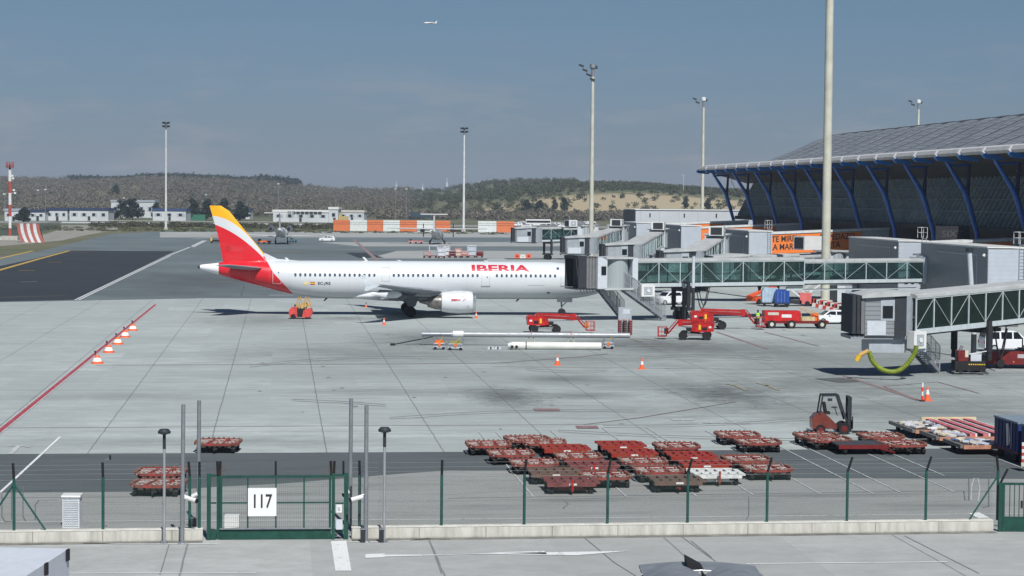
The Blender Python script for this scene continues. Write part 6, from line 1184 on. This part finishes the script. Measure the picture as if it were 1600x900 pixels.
# ------------------------------------------------------------------ far apron clutter
RC = mat('cage_pink', (.52, .22, .22), .6, 0, .5, 3); GC = mat('cage_pale', (.55, .58, .62), .6, 0, .3, 3)
def cage(label, px, py, h, w_, m, tarp=None):
    t = thing('baggage_cage', label, 'baggage cart', G(px, py), 0, 'baggage carts beyond the fuselage'); MB().bb(-w_/2, w_/2, -.6, .6, .35, .5).build('deck', DRED, t); b = MB()
    for x in (-w_/2, w_/2):
        for y in (-.6, .6): b.tube((x, y, .4), (x, y, h), .06, 5)
    b.tube((-w_/2, -.6, h), (w_/2, -.6, h), .06, 5).tube((-w_/2, -.6, h*.6), (w_/2, -.6, h*.6), .05, 5).tube((-w_/2, .6, h), (w_/2, .6, h), .06, 5).build('cage', m, t)
    if tarp: MB().bb(-w_/2+.1, w_/2-.1, -.5, .5, .5, h-.15).build('load', tarp, t)
    for x in (-w_*.35, w_*.35): MB().lathe([(-.08, .2), (.08, .2)], (x, -.55, .2), 'y', 12).build('wheel', BLK, t)
for a in (('pink red open cage cart at the left end of the row beyond the fuselage', 667, 403, 1.4, 1.5, RC), ('tall pale frame cart with dark lamps on top beyond the fuselage', 677, 403, 2.5, 1.7, GC), ('pale box cart left of the pair of dark wheels beyond the fuselage', 690, 403.5, 2.3, 1.6, GC, GC), ('pale box cart in the middle of the row beyond the fuselage', 698, 402, 2.3, 1.3, GC, GC), ('red cart with dark tarpaulin in the row beyond the fuselage', 707, 403, 1.5, 1.5, RC, mat('tarp_dark', (.06, .03, .04), .8)), ('cream loaded cart in the row beyond the fuselage', 716, 403, 2.0, 1.3, RC, mat('load_cream', (.55, .45, .38), .8)), ('pink cage cart left of the tall pale box', 726, 403, 1.3, 1.5, RC, mat('load_pink', (.55, .35, .3), .8)), ('tall pale blue grey box cart near the right end of the row', 737, 402.5, 2.5, 1.8, GC, mat('load_blue', (.42, .48, .55), .7)), ('low dark red cart at the right end of the row beyond the fuselage', 749, 402.5, 1.3, 1.6, DRED, DRED)): cage(*a)
for x, px in ((0, 808), (1, 826)): t = thing('orange_block', ('left' if x == 0 else 'right')+' orange plastic block behind the airliner nose end', 'barrier', G(px, 403.5)); MB().prism([(-.55, 0), (.55, 0), (.45, .95), (-.45, .95)], -.3, .3).build('block', mat('block_orange', (.75, .12, .05), .6), t); MB().bb(-.2, .2, -.32, -.3, .3, .6).build('recess', DGREY, t)
t = thing('white_block', 'white plastic block between the two orange blocks', 'barrier', G(817, 403.5)); MB().prism([(-.6, 0), (.6, 0), (.5, .8), (-.5, .8)], -.3, .3).build('block', W, t); MB().bb(-.2, .2, -.32, -.3, .3, .5).build('recess', GREY, t)
t = thing('canopy_cart', 'small cart with brown canopy and yellow marks left of the airliner tail', 'cart', G(338, 380)); MB().prism([(-1.6, 1.7), (1.6, 1.7), (1.3, 2.3), (-.8, 2.4)], -.9, .9).build('canopy', mat('canopy_brown', (.32, .26, .22), .8), t); MB().bb(-1.5, 1.5, -.8, .8, .4, .9).build('body', BLK, t); MB().bb(-1.4, -1.0, -.85, -.8, .5, 1.5).build('yellow_panel', YEL, t)
for x in (-1.1, 1.1): MB().lathe([(-.1, .3), (.1, .3)], (x, -.75, .3), 'y', 12).build('wheel', BLK, t); MB().tube((x*1.2, -.7, .9), (x*1.2, -.7, 1.75), .05, 5).build('pillar', STEEL, t)
for lb, px, py, w_, m in (('row of red baggage trolleys left of the business jet', 413, 381, 3.6, OR), ('blue grey tug right of the business jet', 458, 379, 2.0, mat('tug_teal', (.05, .16, .2), .5)), ('pink towed barrier bar left of the propeller aeroplane', 650, 381, 4.0, RC)):
    t = thing('ramp_vehicle', lb, 'ramp vehicle', G(px, py)); MB().bb(-w_/2, w_/2, -.6, .6, .45, .85).build('body', m, t); MB().bb(-w_/2+.2, -w_/2+.9, -.5, .5, .85, 1.3).build('seat_box', DGREY, t)
    for x in (-w_*.38, 0, w_*.38): MB().lathe([(-.1, .28), (.1, .28)], (x, -.55, .28), 'y', 12).build('wheel', BLK, t)
# ------------------------------------------------------------------ pallet trailers and curtain carts, right
PF = mat('pallet_dark', (.06, .05, .05), .7, 0, .4, 3)
def trailer(label, px, py, L_, w_, kind):
    t = thing('pallet_trailer', label, 'trailer', A(px, py, .5), TH, 'pallet trailers at the right'); t.location.z = 0
    MB().bb(-w_/2, w_/2, 0, L_, .34, .46).build('deck', PF, t); MB().bb(-w_/2-.16, -w_/2-.0, 0, L_, .36, .54).build('side_rail', mat('rail_grey', (.16, .15, .14), .6, var=.3), t); MB().bb(-w_/2, w_/2, -.06, 0, .32, .52).build('front_beam', mat('beam_rust', (.42, .20, .13), .7, 0, .4, 3), t)
    for y in (.5, L_-.5):
        for x in (-w_/2+.25, w_/2-.25): MB().lathe([(-.08, .2), (.08, .2)], (x, y, .2), 'x', 12).build('wheel', BLK, t)
    if kind == 'junk':
        for k in range(26):
            a = random.random(); c_ = (random.uniform(-w_/2+.3, w_/2-.3), random.uniform(.3, L_-.3), .50+random.random()*.06)
            MB().at(c_, rz=random.random()*3, ry=random.uniform(-.15, .15), rx=random.uniform(-.2, .2)).bb(-.28, .28, -.16, .16, -.04, .04).build('folded_sheet', random.choice((W, mat('sheet_blue', (.10, .18, .32), .7), LG, mat('sheet_cream', (.55, .5, .4), .8), mat('sheet_lilac', (.45, .46, .55), .8))), t)
    elif kind == 'bars':
        n = 4
        for k in range(n): x = -w_/2+.25+k*(w_-.3)/n; MB().bb(x, x+.30, .0, L_, .46, .66).build('red_bar', mat('bar_crimson', (.38, .03, .05), .6, 0, .5, 4, dirt=(.50, .28, .28)), t); MB().bb(x+.30, x+.40, 0, L_, .46, .68).build('white_edge', W, t)
        MB().bb(-w_/2, w_/2, L_-.12, L_, .5, .74).build('yellow_beam', mat('beam_cream', (.6, .5, .3), .7), t)
    else:
        b = MB()
        for k in range(7): b.bb(-w_/2+.1, w_/2-.1, .2+k*L_/8, .26+k*L_/8, .46, .50)
        b.build('rollers', ROLL, t)
trailer('pallet trailer loaded with crumpled blue and white sheets, far one of the lane', 1465, 672, 4.4, 2.5, 'junk'); trailer('pallet trailer with loose pale sheets, middle one of the lane', 1502, 683, 2.9, 2.4, 'junk'); trailer('bare pallet trailer with rusty front beam nearest the fence', 1541, 696, 2.8, 2.4, 'junk')
trailer('trailer carrying long crimson bars with white edges beside the sheet trailers', 1554, 682.5, 7.6, 3.2, 'bars')
def curtain(label, px, py, L_, m, mark):
    t = thing('curtain_cart', label, 'covered cart', G(px, py), TH, 'covered carts at the right edge'); MB().bb(0, 2.0, 0, L_, .55, 1.95).build('curtain_box', m, t); MB().bb(-.04, 2.04, -.04, L_+.04, 1.95, 2.04).build('roof', mat('cart_roof_grey', (.20, .25, .30), .5), t); MB().bb(-.03, 2.03, -.05, L_, .42, .55).build('deck', mat('deck_purple', (.10, .03, .06), .6), t)
    for y in (.6, L_-.6): MB().lathe([(-.1, .22), (.1, .22)], (.15, y, .22), 'x', 14).build('wheel', BLK, t)
    if mark: MB().prism([(1.1, 1.0), (1.25, .75), (1.55, .7), (1.7, 1.8), (1.3, 1.85)][:5], -.02, -.001, 'x').build('pale_stripe', W, t); MB().bb(-.02, -.001, .8, 1.0, .6, 1.93).build('tan_stripe', mat('tan_stripe', (.35, .32, .25), .7), t)
    b = MB()
    for k in range(6): b.bb(-.03, -.005, .3+k*(L_-.5)/6, .33+k*(L_-.5)/6, .6, 1.93)
    b.build('curtain_folds', mat('fold_navy', (.004, .012, .05), .7), t)
CBm = mat('curtain_blue', (.010, .04, .16), .6, 0, .4, 2)
curtain('dark blue curtain sided cart right of the pallet trailers', 1590, 724, 3.4, CBm, True); curtain('second dark blue curtain cart cut by the right frame edge', 1640, 742, 3.8, CBm, False)
t = thing('striped_end_board', 'red and white striped round ended board at the right frame edge', 'board', G(1601, 737)); MB().bb(-.18, .3, -.05, .05, .25, .45).build('foot_board', CREAM, t)
for k in range(6): MB().bb(-.16, .3, -.05, .05, .45+.16*k, .61+.16*k).build('band', BR if k % 2 == 0 else W, t)
# ------------------------------------------------------------------ bottom edge
P = Pt(1096, 884, 58.5); t = thing('bus_shelter', 'grey curved two part canopy with rail and black fins at the bottom edge', 'canopy', (P.x, P.y, 0), 0); zc = P.z
def arc(x0, x1, y0, y1, rise, n=12):
    vs = []; fs = []
    for i in range(n+1):
        q = i/n; x = x0+(x1-x0)*q; z = zc-.22+rise*math.sin(math.pi*q)
        vs += [(x, y0, z), (x, y1, z+.0), (x, y0, z-.05), (x, y1, z-.05)]
    for i in range(n): a = i*4; fs += [(a, a+1, a+5, a+4), (a+2, a+6, a+7, a+3), (a, a+4, a+6, a+2), (a+1, a+3, a+7, a+5)]
    return vs, fs
CANG = mat('canopy_grey', (.20, .22, .24), .45, .1, .2, 2)
MB().add(*arc(-1.72, 1.7, .0, 1.3, .12)).build('rear_roof', CANG, t, True); MB().add(*arc(-1.7, -.05, -2.2, -.1, .3)).build('front_roof', CANG, t, True); MB().add(*arc(.1, 1.75, -2.2, -.1, .3)).build('front_roof', CANG, t, True)
MB().prism([(-.42, zc+.16), (.1, zc-.12), (-.4, zc-.1)], .0, 1.0, 'y').build('black_fin', BLK, t); MB().prism([(-.02, zc-.08), (.3, zc-.5), (-.0, zc-.5)], -1.2, -.2, 'y').build('black_fin', BLK, t)
b = MB().tube((-1.74, -.05, zc-.26), (0, -.05, zc-.12), .025, 6).tube((0, -.05, zc-.12), (1.74, -.05, zc-.26), .025, 6)
for x in (-1.72, -1.3, -.95, -.12, .0, .75, 1.1, 1.5, 1.68): b.tube((x, -.05, zc-.7), (x, -.05, zc-.13-.075*abs(x)), .025, 6)
b.build('rail', STEEL, t)
for x in (-1.6, 1.6): MB().tube((x, .6, 0), (x, .6, zc-.4), .06, 8).build('post', STEEL, t)
P = A(108, 857, 3.0); t = thing('box_truck', 'white flat roofed box truck cut by the bottom left corner', 'truck', (P.x, P.y, 0), math.atan2(-1, 0)+R(90)+R(-3)); 
MB().bb(-7.0, 0, -2.5-6, 0, .9, 3.0).build('box_body', mat('truck_box_white', (.56, .60, .66), .45, var=.06), t); MB().bb(-6.8, -.1, -8, -.1, .4, .9).build('chassis', BLK, t)
for y in (-.25, -2.4): MB().bb(.0, .06, y-.12, y+.12, 2.7, 3.02).build('corner_fitting', BLK, t)
for y in (-1.4, -6): MB().lathe([(-.15, .45), (.15, .45)], (-.2, y, .45), 'x', 16).build('wheel', BLK, t)
# ================================================================== FAR BUILDINGS, POLES, HAZE
BB = mat('far_wall_white', (.52, .55, .57), .6, 0, .15, .1); BLR = mat('roof_navy', (.02, .035, .09), .6); RG = mat('roof_pale', (.30, .34, .38), .6)
def bld(label, x0, x1, yt, yb_, roof, nwin=4, Y=None, d=12, wall=None, door=True):
    Y = Y or F*H/(yb_-(306-(800-(x0+x1)/2)*.0087)); P = base(x0, Y); w_ = (x1-x0)/F*Y; h = H-((yt)-(307.3-(800-(x0+x1)/2)*.0087))*Y/F
    t = thing('service_building', label, 'building', P, R(-2)); MB().bb(0, w_, 0, d, 0, h-1.1).build('wall', wall or BB, t); MB().bb(-.3, w_+.3, -.3, d+.3, h-1.1, h).build('roof', roof, t)
    for k in range(nwin): x = w_*(k+.5)/nwin; f_ = MB().bb(x-w_/nwin*random.uniform(.18, .42), x+w_/nwin*random.uniform(.18, .42), -.06, 0, h*.35, h*.62).build('window', GREY, t); MB().bb(x-w_/nwin*.15, x+w_/nwin*.15, -.09, -.06, h*.38, h*.60).build('pane', DGLASS, f_)
    if door: MB().bb(w_*.47, w_*.47+1.2, -.05, 0, 0, 2.2).build('door', DGREY, t)
    return t
bld('white service building half hidden by the radio mast at far left', 6, 33, 326, 344, RG, 2); bld('low white service building with navy roof right of the radio mast', 44, 70, 327.5, 343.5, BLR, 2); bld('white service building with navy edge, second right of the radio mast', 71, 105, 325, 343.5, BLR, 3); bld('longest white service building with navy fascia at left', 108, 169, 325, 344, BLR, 4); bld('taller pale flat roofed building rising behind the conifers', 173, 241, 312.5, 338, RG, 5, Y=1100); bld('white service building with blue roof behind the far left light mast', 238, 290, 326, 343.5, mat('roof_blue', (.03, .06, .16), .6), 3)
bld('small blue and white building peeping out right of the tail fin', 369, 389, 325.5, 341, mat('roof_blue'), 2)
t = bld('small white hangar with dark roof lights above the business jet', 426, 513, 328, 345.5, W, 5); bld('square white tower at the end of the small hangar', 513, 527.5, 323.5, 346, W, 1); bld('cream low wing right of the square white tower', 529, 568, 328.5, 344, mat('wall_cream', (.50, .49, .44), .7), 3)
b = base(448, 1015); 
for x0, lb in ((448, 0),):
    o = MB()
    for k in range(8): o.bb(7+k*2.1, 8.7+k*2.1, -.35, -.28, 4.0, 5.0)
    o.build('roof_lights', DGREY, t)
t = thing('green_container', 'long green container between the conifers left of the tail fin', 'container', base(297, 1000)); MB().bb(0, 7.2, 0, 2.4, 0, 2.9).build('body', mat('container_green', (.03, .17, .10), .6), t); b = MB()
for k in range(18): b.bb(.2+k*.39, .32+k*.39, -.05, 0, .15, 2.75)
b.build('ribs', mat('container_green_dark', (.02, .11, .07), .6), t)
t = thing('yellow_machine', 'yellow machine standing above the first orange panel', 'machine', base(528, 980)); MB().bb(0, 4.6, 0, 2, .6, 3.0).build('body', mat('machine_yellow', (.45, .36, .14), .6), t); MB().bb(.4, 1.6, .2, 1.6, 3.0, 4.4).build('cab', mat('machine_yellow'), t); MB().bb(.2, 4.4, .1, 1.9, 0, .6).build('tracks', BLK, t)
t = thing('dark_canopy', 'low dark blue green canopy above the middle striped panels', 'canopy', base(640, 1060)); MB().prism([(0, 2.2), (11.5, 1.4), (11.5, 2.4), (3, 4.4), (0, 4.4)], 0, 5).build('roof', mat('canopy_teal', (.02, .05, .07), .6), t)
for x in (.5, 5.5, 11): MB().tube((x, 0, 0), (x, 0, 2.2), .1, 6).build('leg', DGREY, t)
# grey car park dashes seen over the verge near the hangar, and thin poles
LPs = [(59, 298, 344, 'thin lamp pole standing left of the long white service building'), (70.5, 297, 346, 'thin lamp pole just right of its twin before the service buildings'), (193, 310, 341, 'thin lamp pole in front of the taller pale building'), (321, 305, 341, 'thin lamp pole between the green container and the tail fin'), (434, 288, 345, 'thin pole with white head above the business jet tail'), (617, 296, 344, 'thin pole with white head above the striped panels, left'), (634, 296, 344, 'thin pole with white head above the striped panels, right'), (6.5, 304, 352, 'thin pole at the extreme left behind the perimeter fence')]
for px, yt, yb2, lb in LPs:
    yh = 307.3-(800-px)*.0087; Y = F*H/(yb2-yh); h = H-(yt-yh)*Y/F
    t = thing('distant_lamp_pole', lb, 'lamp pole', base(px, Y), 0, 'thin distant lamp poles'); MB().tube((0, 0, 0), (0, 0, h), .12, 6, .08).build('shaft', STEEL, t); MB().bb(-.5, .5, -.3, .3, h, h+.5).build('lamp_head', LG, t)
for px, yt, lb in ((618, 283, 'distant telecom tower on the ridge, leftmost of the skyline towers'), (659, 287, 'pair of pale distant masts with dishes, second on the skyline'), (697, 278, 'tallest distant red and white telecom tower on the ridge'), (747, 283, 'distant white telecom tower right of the white floodlight mast')):
    Y = 3350; x = (px-800)/F*Y; z0 = float(hill(np.array(x), np.array(float(Y)))); zt = H-(yt-(307.3-(800-px)*.0087))*Y/F
    t = thing('telecom_tower', lb, 'telecom tower', (x, Y, z0), 0, 'telecom towers on the far ridge'); h = zt-z0; b = MB()
    for a in range(3): q = a*2.09; b.tube((1.5*math.cos(q), 1.5*math.sin(q), 0), (.6*math.cos(q), .6*math.sin(q), h), .28, 5)
    for k in range(6): z = h*k/6; r = 1.5-.9*k/6; b.tube((-r, 0, z), (r, 0, z+h/7), .18, 5)
    b.build('lattice', LG, t); MB().tube((0, 0, h*.6), (0, 0, h*.8), 1.5, 8).build('dish_ring', W, t)
# power line pylon on the sandy hill
for px, yt, yb2, lb, Y in ((1066, 272, 308, 'thin power pole on the sandy hill', 1400),):
    x = (px-800)/F*Y; z0 = float(hill(np.array(x), np.array(float(Y)))); t = thing('power_pole', lb, 'power pole', (x, Y, z0)); h = H-(yt-309.6)*Y/F-z0; MB().tube((0, 0, 0), (0, 0, h), .16, 6).build('shaft', LG, t); MB().beam((-1.6, 0, h-.8), (1.6, 0, h-.8), .15, .15).build('cross_arm', LG, t)
# perimeter fence, far left, and guard rail before the buildings
a = G(-120, 392); b2 = G(95, 357); d = b2-a; t = thing('perimeter_fence', 'tall green mesh perimeter fence behind the striped blast screen', 'fence', a, math.atan2(d.y, d.x)); n = int(d.length/4)
for k in range(min(n, 60)): MB().tube((k*d.length/n, 0, 0), (k*d.length/n, 0, 3.0), .07, 6).build('post', mat('fence_far_green', (.05, .10, .10), .6), t)
def dense():
    g = NG('dense_mesh'); u = g.sep(g.obj()); a_ = g.m_('LESS_THAN', g.m_('FRACT', g.m_('MULTIPLY', u[0], 4.0)), .45); g.col((.06, .11, .11)); g.put(g.b.inputs['Alpha'], a_); return g.m
MB().add([(0, .05, 0), (d.length, .05, 0), (d.length, .05, 2.8), (0, .05, 2.8)], [(0, 1, 2, 3)]).build('mesh_panel', dense(), t)
a = base(96, 850); t = thing('guard_rail', 'grey guard rail along the road before the white service buildings', 'guard rail', a, R(-1)); L_ = (520-96)/F*850
MB().bb(0, L_, 0, .1, .55, .95).build('rail', LG, t); MB().bb(0, L_, 8, 8.1, 1.5, 1.62).build('upper_rail', LG, t)
for k in range(36): MB().bb(k*L_/36, k*L_/36+.12, .1, .2, 0, .9).build('post', GREY, t)
o = MB().poly([(-260, 870, .02), (520, 870, .02), (520, 925, .02), (-260, 925, .02)]).build('perimeter_road', mat('far_road', (.25, .25, .245), .9, var=.2, scale=.1)); struct(o)
# haze
hb = MB().bb(-3200, 3200, -30, 5200, -2, 75).build('haze', mat('haze_tmp', (1, 1, 1))); hb['kind'] = 'stuff'; tag(hb, 'thin pale blue haze lying over the far hills', 'haze')
hm = bpy.data.materials.new('haze'); hm.use_nodes = True; hn_ = hm.node_tree; hn_.nodes.clear(); ho = hn_.nodes.new('ShaderNodeOutputMaterial'); pv = hn_.nodes.new('ShaderNodeVolumePrincipled'); pv.inputs['Density'].default_value = 1.3e-4; pv.inputs['Color'].default_value = (.62, .74, .9, 1); hn_.links.new(pv.outputs[0], ho.inputs[1]); hb.data.materials.clear(); hb.data.materials.append(hm)
